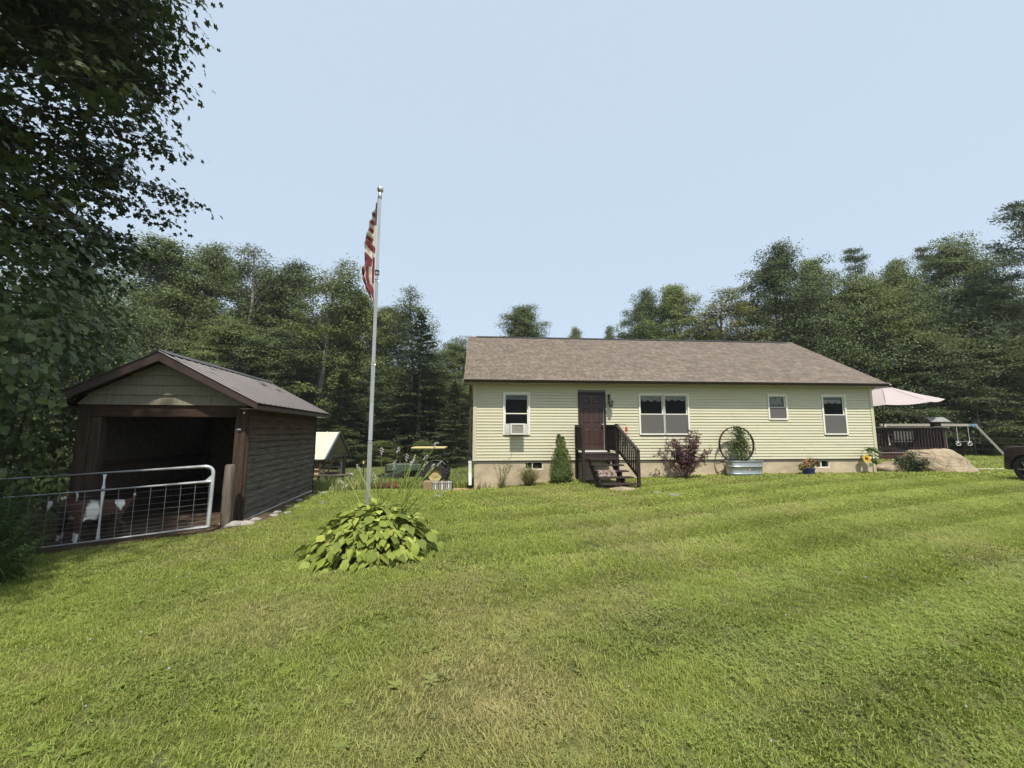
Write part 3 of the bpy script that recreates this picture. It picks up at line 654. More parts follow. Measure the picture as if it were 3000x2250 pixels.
def make_goat(label, loc, rz, head_yaw, mat, head_pitch=-.35, neck=(.40, 0, .74), scale=1.0, tail_up=True, earmat=None):
    t = thing('goat', label, 'goat', loc, rz); t.scale = (scale,) * 3
    V = []; E_ = []; Rd = []
    def n_(p, r_, par=None):
        V.append(p); Rd.append(r_ if isinstance(r_, tuple) else (r_, r_))
        if par is not None: E_.append((par, len(V) - 1))
        return len(V) - 1
    pel = n_((-.30, 0, .53), (.125, .14)); mid = n_((-.06, 0, .505), (.155, .175), pel); che = n_((.17, 0, .51), (.13, .17), mid); nb_ = n_((.28, 0, .60), (.085, .11), che)
    hx_, hy_, hz_ = neck; nk = n_(((.28 + hx_) / 2 + .01, hy_ * .5, (.60 + hz_) / 2), (.062, .075), nb_); hd = n_(neck, (.062, .066), nk)
    fx, fy, fz = math.cos(head_yaw) * math.cos(head_pitch), math.sin(head_yaw) * math.cos(head_pitch), math.sin(head_pitch)
    h1 = n_((hx_ + fx * .075, hy_ + fy * .075, hz_ + fz * .075 + .012), (.056, .060), hd); h2 = n_((hx_ + fx * .15, hy_ + fy * .15, hz_ + fz * .15), (.038, .042), h1); n_((hx_ + fx * .20, hy_ + fy * .20, hz_ + fz * .20), (.030, .032), h2)
    for s_ in (-1, 1):
        k1 = n_((.185, s_ * .085, .40), (.056, .066), che); k2 = n_((.20, s_ * .088, .235), .030, k1); k2b = n_((.205, s_ * .088, .215), .031, k2); k3 = n_((.205, s_ * .088, .075), .021, k2b); n_((.22, s_ * .088, .028), .026, k3)
        q1 = n_((-.27, s_ * .088, .42), (.075, .10), pel); q2 = n_((-.23, s_ * .10, .325), (.05, .06), q1); q3 = n_((-.345, s_ * .098, .215), (.028, .032), q2); q4 = n_((-.335, s_ * .098, .08), .021, q3); n_((-.32, s_ * .098, .028), .026, q4)
    tb = n_((-.41, 0, .595), .03, pel)
    tz = .72 if tail_up else .50; n_((-.46, 0, (tz + .58) / 2 + .02), .024, tb); n_((-.455 if tail_up else -.47, 0, tz), .012, len(V) - 1)
    me = bpy.data.meshes.new('goat_body'); me.from_pydata(V, E_, []); me.materials.append(mat)
    o = obj('body', me, t); md = o.modifiers.new('skin', 'SKIN'); md.use_smooth_shade = True
    for i, sv_ in enumerate(me.skin_vertices[0].data): sv_.radius = Rd[i]; sv_.use_root = (i == 0)
    sb = o.modifiers.new('sub', 'SUBSURF'); sb.levels = 2; sb.render_levels = 2
    # ears, eyes, horns and hooves
    hv = Vector((fx, fy, fz)); side = Vector((-math.sin(head_yaw), math.cos(head_yaw), 0)); hp = Vector(neck)
    for s_ in (-1, 1):
        b0 = hp + side * s_ * .052 + Vector((0, 0, .03)); m = MB(); pts = [b0, b0 + side * s_ * .045 + Vector((0, 0, -.015)) + hv * .01, b0 + side * s_ * .060 + Vector((0, 0, -.075)) + hv * .025, b0 + side * s_ * .050 + Vector((0, 0, -.135)) + hv * .035]
        wd = [.014, .030, .034, .012]; vs_ = []
        for p, w in zip(pts, wd): vs_ += [p - hv * w, p + side * s_ * .008, p + hv * w, p - side * s_ * .002]
        fs_ = []
        for i in range(3):
            for j in range(4): fs_.append((i * 4 + j, i * 4 + (j + 1) % 4, i * 4 + 4 + (j + 1) % 4, i * 4 + 4 + j))
        fs_.append((12, 13, 14, 15)); m.add(vs_, fs_); m.build('ear', earmat or M_ear, t, True)
        e = hp + hv * .085 + side * s_ * .050 + Vector((0, 0, .030)); MB().lathe([(0, -.012), (.008, -.009), (.012, 0), (.008, .009), (0, .012)], 8, tuple(e)).build('eye', M_eye, t, True)
        for (x, y) in ((.225, s_ * .088), (-.315, s_ * .098)): MB().tube([(x - .006, y, .036), (x, y, .015), (x + .004, y, -.004)], [.024, .028, .031], 8).build('hoof', M_hoof, t, True)
    return t
W_ = (.78, .75, .69)
M_goat1 = blob_mat('goat_brown_white', (.090, .045, .030), (.060, .031, .022), [((.06, 0, .50), (.085, .4, .16), W_), ((.08, 0, .40), (.07, .4, .10), W_), ((-.27, 0, .60), (.055, .3, .12), W_), ((.20, 0, .10), (.10, .2, .085), W_), ((.37, .11, .875), (.035, .06, .05), W_), ((.42, .215, .755), (.05, .045, .035), W_), ((-.46, 0, .72), (.05, .05, .04), W_), ((-.33, 0, .07), (.08, .2, .05), (.05, .03, .02))])
M_goat2 = blob_mat('goat_dark', (.045, .026, .018), (.030, .019, .014), [((-.05, 0, .42), (.17, .3, .10), (.33, .31, .28)), ((.20, 0, .08), (.10, .2, .06), (.5, .47, .42))])
gh = R(-128)
make_goat('brown and white goat looking through the gate mesh, tail up', (-6.66, 6.70, gz(-6.66, 6.70)), gh, 1.10, M_goat1, -.25, (.335, .05, .80), .97)
make_goat('dark goat with a white ear half hidden behind the brown and white goat', (-7.08, 6.85, gz(-7.08, 6.85)), math.atan2(-.55, -.83), .7, M_goat2, -.25, (.40, .03, .68), .92, False)
# ---------------------------------------------------------------- flagpole and flag
M_alu = surf('brushed_aluminium', (.62, .63, .64), (.54, .55, .56), 6, .34, .05, 30, metal=.7, stretch=(8, 8, 1))
FPX, FPY = -2.16, 6.25
fp = thing('flagpole', 'slender silver aluminium flagpole rising out of the hosta clump', 'flagpole', (FPX, FPY, gz(FPX, FPY)))
segs = [(0, 1.55, .034), (1.55, 2.75, .031), (2.75, 4.10, .028), (4.10, 5.52, .024)]
for a, b_, r_ in segs: MB().tube([(0, 0, a - (.3 if a == 0 else .02)), (0, 0, b_)], r_, 16).build('pole_section', M_alu, fp, True)
M_band = surf('dark_band', (.06, .06, .065), (.09, .09, .09), 8, .5)
for a, b_, r_ in segs[:3]: MB().tube([(0, 0, b_ - .02), (0, 0, b_ + .02)], r_ + .004, 16).build('collar', M_band if a == 0 else M_alu, fp, True)
MB().lathe([(0, 0), (.03, .004), (.047, .022), (.052, .05), (.047, .078), (.03, .096), (0, .102)], 18, (0, 0, 5.60)).build('finial', M_alu, fp, True)
MB().tube([(0, 0, 5.50), (0, 0, 5.53), (0, 0, 5.58), (0, 0, 5.61)], [.032, .032, .03, .012], 12).build('truck', M_alu, fp, True)
MB().tube([(-.028, -.01, 5.52), (-.034, -.012, 5.40)], .006, 6).build('snap', M_band, fp, True)
for z in (4.23, 2.76): MB().tube([(0, 0, z - .035), (0, 0, z + .035)], .036, 14).build('ring', M_postg if z > 4 else M_brass, fp, True)
# flag: hangs in folds on the left of the pole
M_fred = surf('flag_red', (.215, .050, .055), (.17, .038, .045), 7, .85, .3, 30); M_fcr = surf('flag_cream', (.64, .59, .49), (.54, .50, .42), 7, .85, .3, 30); M_fnavy = surf('flag_navy', (.055, .06, .085), (.08, .085, .11), 7, .85, .3, 30)
PXS = 6.2 / (1190.08 * 3.687)      # zoom pixel to metres at the pole
left = [(345, 542), (430, 521), (480, 505), (600, 470), (790, 430), (980, 405), (1130, 380), (1200, 385), (1290, 413), (1330, 420), (1370, 455), (1480, 512)]
def lx(y): return float(np.interp(y, [p[0] for p in left], [p[1] for p in left]))
NYf, NXf = 150, 26; fl = MB(); ys = np.linspace(345, 1485, NYf + 1); z_of = lambda y: 5.63 - (y - 185) / 3.687 / 1190.08 * 6.33
for y in ys:
    pole_x = np.interp(y, [345, 900, 1600], [552, 545, 534]); l_ = lx(y); wdt = (pole_x - l_) * PXS
    for i in range(NXf + 1):
        s_ = i / NXf; am = min(.07, .5 * wdt)
        dy = am * math.sin(s_ * 9.5 + y * .0045 + .6 * math.sin(y * .013)) + .02 * math.sin(y * .05) * s_
        if 770 < y < 800 and s_ > .15: dy -= .02
        fl.v.append((FPX - .030 - s_ * wdt, FPY - .02 + dy * (.3 + s_), z_of(y)))
def fcol(s_, y):                    # stripes as they lie in the folds
    x = s_
    if y < 620 and x < .42 - (y - 345) * .0004: return 2
    if y < 475: return 2 if x < .75 else 1
    if y < 800:
        if x < .18: return 1
        return 1 if int((y - 505) // 48) % 2 == 0 else 0
    if y < 1095 + (x - .5) * 40 and not (y > 990 and x < .30):
        q = (y + x * 130 - 800); return [1, 0, 1, 0, 0][max(0, min(4, int(q // 78)))]
    if y < 1290: return [0, 0, 1, 0, 1, 2 if y < 1180 else 0, 0][min(6, int(x * 6.99))]
    return [1, 0, 0, 1, 0][int((x * 130 + (y - 1290) * .5) // 42) % 5]
for r_ in range(NYf):
    for i in range(NXf):
        a = r_ * (NXf + 1) + i; fl.f.append((a, a + 1, a + NXf + 2, a + NXf + 1)); fl.m.append(fcol((i + .5) / NXf, (ys[r_] + ys[r_ + 1]) / 2))
flag = fl.build('flag', [M_fred, M_fcr, M_fnavy], None, True); tag(flag, 'faded red and cream striped flag hanging limp from the pole', 'flag')

# ---------------------------------------------------------------- hosta
M_hosta = leafmat('hosta_leaf', (.150, .205, .034), (.370, .405, .085), .20, .58, .30, spec=.25, pos_noise=.10, nscale=4)
M_hstem = leafmat('hosta_stalk', (.24, .30, .07), (.30, .34, .09), .1, .6, .2)
M_petal = leafmat('hosta_flower', (.60, .56, .60), (.50, .43, .52), .35, .6, .1)
def hosta_leaf(seed):
    rg = random.Random(seed); m = MB(); L = 1.0; st = [(-.12, .0), (.0, .20), (.10, .33), (.28, .40), (.5, .35), (.72, .21), (.88, .085), (1.0, .0)]
    arch = rg.uniform(.12, .3); cup = rg.uniform(.10, .22); wv = rg.uniform(0, 6); rows = []
    for t, w in st:
        z = .18 * t - arch * t * t * 1.2; row = []
        for s_ in (-1, -.55, 0, .55, 1):
            ww = w * s_ * (1 + .06 * math.sin(t * 9 + wv * s_)); zz = z + cup * abs(s_) * w * .9 - (.18 * w * s_ * s_) + .018 * math.sin(t * 13 + wv + s_ * 2) * abs(s_)
            xx = t - (.14 * abs(s_) if t <= .01 else 0) * (1 if t > -.1 else 0)
            row.append((xx, ww, zz))
        rows.append(row)
    vs_ = [p for r_ in rows for p in r_]; fs_ = []
    for i in range(len(rows) - 1):
        for j in range(4): fs_.append((i * 5 + j, i * 5 + j + 1, i * 5 + 6 + j, i * 5 + 5 + j))
    m.add(vs_, fs_)
    m.add([(-.75, -.02, -.30), (-.75, .02, -.30), (.0, .025, .0), (.0, -.025, .0)], [(0, 1, 2, 3)])
    me = m.mesh('hosta_leaf', M_hosta, True); a = me.attributes.new('rnd', 'FLOAT', 'POINT'); r0 = rg.random(); a.data.foreach_set('value', [r0] * len(me.vertices)); return me
hl = [hosta_leaf(s_) for s_ in range(9)]
HSX, HSY = -1.98, 6.02
hosta = thing('hosta', 'big mounded hosta with broad yellow-green leaves around the flagpole foot', 'plant', (HSX, HSY, gz(HSX, HSY)))
rg = random.Random(11); nl = 0
for ring, (rr0, zz, cnt, tilt, sz) in enumerate([(1.02, .06, 54, 52, .135), (.96, .16, 52, 44, .14), (.87, .27, 48, 36, .145), (.74, .38, 44, 28, .145), (.59, .47, 38, 18, .145), (.43, .54, 30, 8, .14), (.28, .585, 20, -4, .14), (.15, .61, 12, -16, .13)]):
    for k in range(cnt):
        a = 2 * math.pi * (k + rg.uniform(-.4, .4)) / cnt + ring; r_ = rr0 * rg.uniform(.84, 1.12) - .13
        x, y = r_ * math.cos(a), r_ * math.sin(a) * .92
        o_ = obj('leaf', hl[rg.randrange(9)], hosta, (x, y, max(.03, zz + rg.uniform(-.07, .08))), (R(rg.uniform(-34, 34)), R(tilt + rg.uniform(-20, 22)), a + rg.uniform(-.65, .65)))
        s_ = sz * rg.uniform(.72, 1.28); o_.scale = (s_, s_ * rg.uniform(.9, 1.08), s_); nl += 1
xb = MB()
for k in range(700):                    # the smaller leaves underneath
    a = rg.uniform(0, 6.283); q_ = rg.random() ** .6; r_ = .90 * q_; me_ = hl[rg.randrange(9)]; s_ = rg.uniform(.09, .145); M4 = Matrix.Translation((r_ * math.cos(a), r_ * math.sin(a) * .92, max(.03, .60 * (1 - q_ ** 2.2) - rg.uniform(-.03, .10) + .03))) @ Euler((R(rg.uniform(-38, 38)), R(55 * q_ - 12 + rg.uniform(-22, 25)), a + rg.uniform(-.7, .7))).to_matrix().to_4x4() @ Matrix.Scale(s_, 4)
    xb.add([M4 @ v.co for v in me_.vertices], [tuple(p.vertices) for p in me_.polygons])
xo = xb.build('inner_leaves', M_hosta, hosta, True); at = xo.data.attributes.new('rnd', 'FLOAT', 'POINT'); at.data.foreach_set('value', np.repeat(np.random.default_rng(3).random(700), len(hl[0].vertices)).astype(np.float32)); xo['kind'] = 'stuff'
tips = [(-1.75, 1.28), (-1.6, 1.49), (-1.53, 1.26), (-1.44, 1.37), (-1.34, 1.32), (-1.1, 1.56), (-1.17, 1.39), (-1.18, 1.21), (-1.81, 1.49), (-2.36, 1.21), (-2.38, 1.04), (-2.02, 1.13), (-1.92, 1.08), (-1.06, 1.27), (-1.02, .79), (-.92, .86), (-2.73, .86), (-2.69, .73), (-1.48, 1.40), (-1.28, 1.24),
        (-1.4, 1.02), (-1.25, .98), (-1.12, 1.05), (-1.35, 1.12), (-2.5, 1.0), (-2.2, .98), (-1.5, 1.1), (-1.2, 1.1), (-1.0, 1.0)]
def blossom(seed):
    rgb = random.Random(seed); m = MB()
    for k in range(rgb.randint(5, 9)):
        a = rgb.uniform(0, 6.28); z = -.005 - k * .020; d_ = Vector((math.cos(a), math.sin(a), -.9)).normalized(); p = Vector((0, 0, z)); q = p + d_ * rgb.uniform(.03, .048)
        m.tube([p, p.lerp(q, .5), q], [.002, .0075, .011], 5, caps=False)
    return m.mesh('blossom', M_petal, True)
bl = [blossom(s_) for s_ in range(5)]
for i, (tx, tz) in enumerate(tips):
    dy = rg.uniform(-.35, .35); tip = Vector((tx - HSX, dy, tz - gz(HSX, HSY))); bs = Vector((rg.uniform(-.15, .18) + .25 * (tip.x > .2), rg.uniform(-.1, .2), .35))
    c_ = bs.lerp(tip, .55) + Vector((0, 0, .10 + .08 * rg.random())); pts = [bs * ((1 - t) ** 2) + c_ * (2 * t * (1 - t)) + tip * (t * t) for t in np.linspace(0, 1, 9)]
    st_ = MB().tube(pts, [.0085 - .005 * k / 8 for k in range(9)], 5).build('flower_stalk', M_hstem, hosta, True)
    if i < 20:
        d_ = (pts[-1] - pts[-2]).normalized(); o_ = obj('blossom', bl[i % 5], st_, tuple(tip), d_.to_track_quat('Z', 'Y').to_euler(), (.75, .75, .8))

# ---------------------------------------------------------------- front steps
M_deck = wood('dark_brown_deck_paint', (.050, .034, .031), (.030, .021, .020), 2.5, .6, 'x', .08, .35)
M_deckv = wood('dark_brown_post_paint', (.046, .031, .029), (.028, .020, .019), 2.5, .6, 'z', .08, .35)
stp = thing('front_steps', 'dark brown wooden steps with railings up to the front door', 'steps', tuple(hw(0, 0, 0)), TH)
LU0, LU1, LZ, LD = 3.70, 4.74, .985, 1.08
for k in range(7):
    y1 = -.03 - k * .150; bevel(MB().box((LU0 - .05, y1 - .142, LZ - .035), (LU1 + .06, y1, LZ)).build('landing_board', M_deck, stp), .004)
MB().box((LU0 + .0, -LD + .02, LZ - .20), (LU1, -LD + .06, LZ - .037)).build('rim_joist', M_deck, stp)
for u in (LU0, LU1 - .05): MB().box((u, -LD + .06, LZ - .20), (u + .04, -.02, LZ - .037)).build('side_joist', M_deck, stp)
TN = 5; run = .27; rise = LZ / (TN + 1)
ft = [(LU0 + .06 + .02 * k, LU1 + .02 + .05 * k, -LD - k * run, LZ - (k + 1) * rise) for k in range(TN)]
for k, (ua, ub, yy, zz) in enumerate(ft): bevel(MB().box((ua, yy - run - .02, zz - .04), (ub, yy + .015, zz)).build('tread', M_deck, stp), .004)
for ua in (LU0 + .12, LU1 - .14):
    P = []
    for k in range(TN): P += [(-LD - k * run, LZ - (k + 1) * rise - .042), (-LD - (k + 1) * run, LZ - (k + 1) * rise - .042)]
    P = [(-LD + .018, LZ - rise - .042)] + P + [(-LD - TN * run, -.1), (-LD - TN * run + .25, -.1), (-LD + .018, LZ - 2.6 * rise)]
    MB().prism([(ua, y, z) for y, z in P], (.045, 0, 0)).build('stringer', M_deckv, stp)
def spost(u, y, z0, z1, w=.092): return bevel(MB().box((u - w / 2, y - w / 2, z0), (u + w / 2, y + w / 2, z1)).build('post', M_deckv, stp), .006)
PT = 1.95
spost(LU0 - .05, -.10, -.2, PT); spost(LU0 - .05, -LD + .06, -.2, PT); spost(LU1 + .06, -.10, .5, PT); spost(LU1 + .06, -LD + .06, -.2, PT + .02)
bpu, bpy_ = LU1 + .24, -LD - TN * run + .06; spost(bpu, bpy_, -.25, 1.10)
for u in (LU0 - .05, LU1 + .06):
    bevel(MB().box((u - .05, -LD + .107, PT - .10), (u + .05, -.147, PT - .012)).build('rail', M_deck, stp), .004); MB().box((u - .03, -LD + .107, LZ + .08), (u + .03, -.147, LZ + .17)).build('rail', M_deck, stp)
    for k in range(6): y = -LD + .18 + k * .135; MB().box((u - .018, y - .018, LZ + .171), (u + .018, y + .018, PT - .101)).build('baluster', M_deckv, stp)
a = Vector((LU1 + .07, -LD + .0, PT - .06)); b_ = Vector((bpu, bpy_ - .06, 1.12)); bevel(MB().bar(a, b_, .10, .045).build('stair_rail', M_deck, stp), .004)
a2 = a + Vector((0, .0, -.80)); b2 = b_ + Vector((0, .05, -.78)); MB().bar(a2, b2, .035, .09).build('stair_rail', M_deck, stp)
for k in range(11):
    t = (k + .7) / 11.6; p = a.lerp(b_, t); q = a2.lerp(b2, t); MB().box((p.x - .018, p.y - .018, q.z), (p.x + .018, p.y + .018, p.z - .02)).build('baluster', M_deckv, stp)
M_mat = surf('patterned_mat', (.34, .26, .22), (.085, .065, .058), 14, .95, .4, 60, detail=3, lo=.42, hi=.56)
m = MB(); ua, ub = ft[3][0] + .05, ft[3][0] + .62; zt, zb = ft[2][3] + .012, ft[3][3] + .004; yf = ft[2][2] - run - .022
P = [(yf + .24, zt), (yf + .02, zt), (yf - .012, zt - .006), (yf - .03, zt - .03), (yf - .05, zb + .05), (yf - .075, zb + .015), (yf - .12, zb + .012), (yf - .12, zb), (yf - .07, zb + .002), (yf - .036, zb + .04), (yf - .018, zt - .03), (yf - .005, zt - .013), (yf + .24, zt - .01)]
m.prism([(ua, y, z) for y, z in P], (ub - ua, 0, 0)); mat_o = m.build('stair_mat', M_mat, None, False, tuple(hw(0, 0, 0)), (0, 0, TH)); tag(mat_o, 'brown patterned mat draped over a lower step', 'mat')

# ---------------------------------------------------------------- things on the house front
def hthing(name, label, cat, group=None): return thing(name, label, cat, tuple(hw(0, 0, 0)), TH, group)
M_acw = surf('ac_casing', (.74, .74, .70), (.66, .66, .62), 5, .5); M_fin = surf('condenser_fins', (.20, .155, .10), (.34, .28, .20), 30, .6, .4, 60, stretch=(1, 1, 4))
ac = hthing('air_conditioner', 'white window air conditioner with brown fins in the left window', 'air conditioner')
m = MB(); A0, A1, C0, C1, DP = 1.265, 1.765, 1.60, 1.985, .36
m.box((A0, -DP, C0), (A0 + .05, .06, C1)); m.box((A1 - .05, -DP, C0), (A1, .06, C1)); m.box((A0 + .05, -DP, C0), (A1 - .05, .06, C0 + .045)); m.box((A0 + .05, -DP, C1 - .05), (A1 - .05, .06, C1)); m.box((A0 + .05, -.1, C0 + .045), (A1 - .05, .05, C1 - .05))
bevel(m.build('casing', M_acw, ac), .008)
MB().box((A0 + .05, -DP + .03, C0 + .045), (A1 - .05, -DP + .07, C1 - .05)).build('condenser', M_fin, ac)
for k in range(11): z = C0 + .06 + k * .026; MB().box((A0 + .05, -DP + .012, z), (A1 - .05, -DP + .020, z + .006)).build('grille_bar', M_acw, ac)
for x0, x1 in ((1.09, A0 - .004), (A1 + .004, 1.928)):
    m = MB(); n_ = 8
    for k in range(n_): xa = x0 + (x1 - x0) * k / n_; xb = x0 + (x1 - x0) * (k + 1) / n_; m.add([(xa, -.075, C0 + .02), (xb, -.075, C0 + .02), (xb, -.075, C1), (xa, -.075, C1), ((xa + xb) / 2, -.06, C0 + .02), ((xa + xb) / 2, -.06, C1)], [(0, 4, 5, 3), (4, 1, 2, 5)])
    m.build('side_panel', M_acw, ac)
M_lamp = surf('black_iron', (.025, .024, .023), (.04, .036, .033), 9, .5); M_jar = glass('lantern_glass', (.88, .9, .9), .7)
ln_ = hthing('wall_lantern', 'black iron lantern with glass globe hanging beside the front door', 'lantern')
LUc = 4.89; MB().box((LUc - .04, -.035, 2.74), (LUc + .04, -.005, 3.06)).build('back_plate', M_lamp, ln_)
pts = [(LUc, -.03, 2.86)] + [(LUc, -.13 + .10 * math.cos(a), 2.95 + .10 * math.sin(a)) for a in np.linspace(0, math.pi, 8)] + [(LUc, -.23, 2.86)]; MB().tube(pts, .009, 7).build('hook', M_lamp, ln_, True)
MB().lathe([(.0, .13), (.05, .12), (.11, .07), (.12, .055), (.0, .06)], 16, (LUc, -.23, 2.72)).build('lamp_cap', M_lamp, ln_, True)
MB().lathe([(.075, .05), (.085, 0), (.08, -.08), (.06, -.12)], 16, (LUc, -.23, 2.73)).build('globe', M_jar, ln_, True)
MB().lathe([(0, -.16), (.06, -.15), (.07, -.12), (.0, -.115)], 16, (LUc, -.23, 2.735)).build('lamp_base', M_lamp, ln_, True)
for k in range(4): a = k * math.pi / 2 + .78; MB().tube([(LUc + .09 * math.cos(a), -.23 + .09 * math.sin(a), 2.79), (LUc + .075 * math.cos(a), -.23 + .075 * math.sin(a), 2.60)], .005, 5).build('cage_bar', M_lamp, ln_)
M_star = surf('grey_metal_star', (.26, .25, .23), (.18, .17, .16), 12, .5, metal=.4); pts = []
for k in range(10): r_ = .085 if k % 2 == 0 else .035; a = math.pi / 2 + k * math.pi / 5; pts.append((4.245 + r_ * math.cos(a), .0, 2.955 + r_ * math.sin(a)))
m = MB(); m.add([(x, .073, z) for x, _, z in pts] + [(4.245, .045, 2.955)], [(k, (k + 1) % 10, 10) for k in range(10)] + [tuple(range(10))]); so = m.build('star_ornament', M_star, None, False, tuple(hw(0, 0, 0)), (0, 0, TH)); tag(so, 'small grey metal star hung high on the front door', 'ornament')
M_redp = surf('red_plastic', (.60, .09, .04), (.5, .06, .03), 8, .3); fd = hthing('hummingbird_feeder', 'small red hummingbird feeder hanging right of the steps', 'bird feeder')
FU = 5.44; FY = -.22; MB().lathe([(0, .12), (.035, .11), (.042, .06), (.040, -.04), (.028, -.06), (0, -.062)], 14, (FU, FY, 1.76)).build('bottle', M_redp, fd, True); MB().lathe([(0, 0), (.03, .002), (.075, -.012), (.08, -.025), (.03, -.035), (0, -.035)], 14, (FU, FY, 1.67)).build('tray', M_redp, fd, True)
MB().tube([(FU, FY, 1.88), (FU - .03, FY + .03, 1.96), (FU - .16, FY + .16, 1.98), (FU - .22, -.02, 1.98)], .006, 6).build('hook', M_lamp, fd, True)
bh_ = hthing('birdhouse', 'small black and white birdhouse fixed behind the stair rail', 'birdhouse'); BU = 5.19
MB().prism([(BU - .07, -.16, 1.63), (BU + .07, -.16, 1.63), (BU + .07, -.16, 1.78), (BU, -.16, 1.85), (BU - .07, -.16, 1.78)], (0, .13, 0)).build('box', surf('grey_painted_wood', (.30, .29, .27), (.22, .21, .2), 8, .8), bh_)
for s_ in (-1, 1): MB().bar((BU - s_ * .006, -.10, 1.872), (BU + s_ * .115, -.10, 1.770), .17, .014, up=(s_ * .6, 0, 1)).build('roof_board', M_redp if s_ < 0 else M_black, bh_)
MB().tube([(BU, -.163, 1.74), (BU, -.158, 1.74)], .022, 12).build('entrance', M_black, bh_)

# ---------------------------------------------------------------- stock tank, wheel
M_tank = surf('tank_zinc', (.42, .46, .45), (.33, .36, .355), 5, .36, .08, 18, metal=.65, stretch=(1, 1, 3))
TU, TD = 9.64, -.42; tw_ = hw(TU, TD); tgz = gz(tw_.x, tw_.y)
tank = thing('stock_tank', 'round-ended galvanised stock tank planter against the siding', 'planter', (tw_.x, tw_.y, tgz - .02), TH)
TA, TB, THt = .64, .33, .56
def ell(a): return math.copysign(abs(math.cos(a)) ** .8, math.cos(a)), math.copysign(abs(math.sin(a)) ** .8, math.sin(a))
prof = [(1.0, 0), (1.0, .08), (1.02, .095), (1.03, .11), (1.02, .125), (1.0, .14), (1.0, .33), (1.02, .345), (1.03, .36), (1.02, .375), (1.0, .39), (1.0, .52), (1.03, .53), (1.04, .545), (1.03, .56), (.99, .56), (.975, .53), (.97, .40)]
m = MB(); n_ = 64; k0 = 0
for s_, z in prof:
    for j in range(n_): cx_, sy_ = ell(2 * math.pi * j / n_); m.v.append(((TA + (s_ - 1) * .6) * cx_ * (.955 + .045 * z / .56), (TB + (s_ - 1) * .6) * sy_ * (.955 + .045 * z / .56), z))
for i in range(len(prof) - 1):
    for j in range(n_): m.f.append((i * n_ + j, i * n_ + (j + 1) % n_, (i + 1) * n_ + (j + 1) % n_, (i + 1) * n_ + j)); m.m.append(0)
m.build('tub', M_tank, tank, True)
m = MB(); P = [((TA - .03) * ell(2 * math.pi * j / n_)[0], (TB - .03) * ell(2 * math.pi * j / n_)[1], .50) for j in range(n_)]; m.add(P, [tuple(range(n_))]); m.build('potting_soil', M_dirt, tank)
# label on the tub: red badge and dark lettering, bent to the wall of the tub
M_ink = surf('dark_ink', (.06, .07, .06), (.08, .09, .08), 8, .6); M_badge = surf('red_badge', (.55, .08, .07), (.48, .06, .06), 8, .5)
def tub_y(x, z):
    xx = min(.999, abs(x) / (TA * (.955 + .045 * z / .56))); c_ = xx ** (1 / .8); s_ = math.sqrt(max(0, 1 - c_ * c_)) ** .8
    return -(TB * s_ * (.955 + .045 * z / .56)) - .003
def text_mesh(body, size, name, mat, bold=0.0):
    cu = bpy.data.curves.new(name, 'FONT'); cu.body = body; cu.size = size; cu.align_x = 'LEFT'; cu.offset = bold; cu.resolution_u = 2
    to = bpy.data.objects.new(name, cu); C.objects.link(to); bpy.context.view_layer.update()
    me = bpy.data.meshes.new_from_object(to.evaluated_get(bpy.context.evaluated_depsgraph_get())); bpy.data.objects.remove(to)
    me.materials.clear(); me.materials.append(mat); return me
for body, size, x0, z0, bd in (('COUNTYLINE', .062, .045, .255, .0012), ('LIVESTOCK', .026, .045, .222, .0003)):
    me = text_mesh(body, size, 'lettering', M_ink, bd)
    for v in me.vertices: x = x0 + v.co.x; z = z0 + v.co.y; v.co = (x, tub_y(x, z), z)
    obj('lettering', me, tank)
bd = [(-.055, .225), (.03, .225), (.03, .262), (-.012, .318), (-.055, .262)]; m = MB(); m.add([(x, tub_y(x, z) - .001, z) for x, z in bd], [(0, 1, 2, 3, 4)]); m.build('badge', M_badge, tank)
bd = [(-.032, .240), (.007, .240), (-.012, .288)]; m = MB(); m.add([(x, tub_y(x, z) - .004, z) for x, z in bd], [(0, 1, 2)]); m.build('badge_mark', M_white, tank)
M_iron = surf('rusty_iron', (.075, .045, .038), (.045, .030, .028), 14, .7, .4, 40, metal=.3)
wh = thing('steel_wagon_wheel', 'old rusty spoked steel wheel standing upright behind the tank rim', 'wheel', tuple(hw(9.45, -.36, 1.235)), TH)
WR = .655; m = MB(); nn = 56
for (r_, y) in ((WR, -.05), (WR, .05), (WR - .016, .05), (WR - .016, -.05)):
    for j in range(nn): a = 2 * math.pi * j / nn; m.v.append((r_ * math.cos(a), y, r_ * math.sin(a)))
for q in range(4):
    for j in range(nn): m.f.append((q * nn + j, q * nn + (j + 1) % nn, ((q + 1) % 4) * nn + (j + 1) % nn, ((q + 1) % 4) * nn + j)); m.m.append(0)
m.build('rim', M_iron, wh)
MB().lathe([(.035, -.10), (.065, -.10), (.07, -.03), (.07, .03), (.065, .10), (.035, .10)], 18, axis='y').build('hub', M_iron, wh)
for k in range(12): a = 2 * math.pi * (k + .0) / 12 + math.pi / 2; sy_ = .055 if k % 2 else -.055; MB().tube([(.06 * math.cos(a), sy_, .06 * math.sin(a)), ((WR - .01) * math.cos(a), 0, (WR - .01) * math.sin(a))], .009, 6).build('spoke', M_iron, wh)

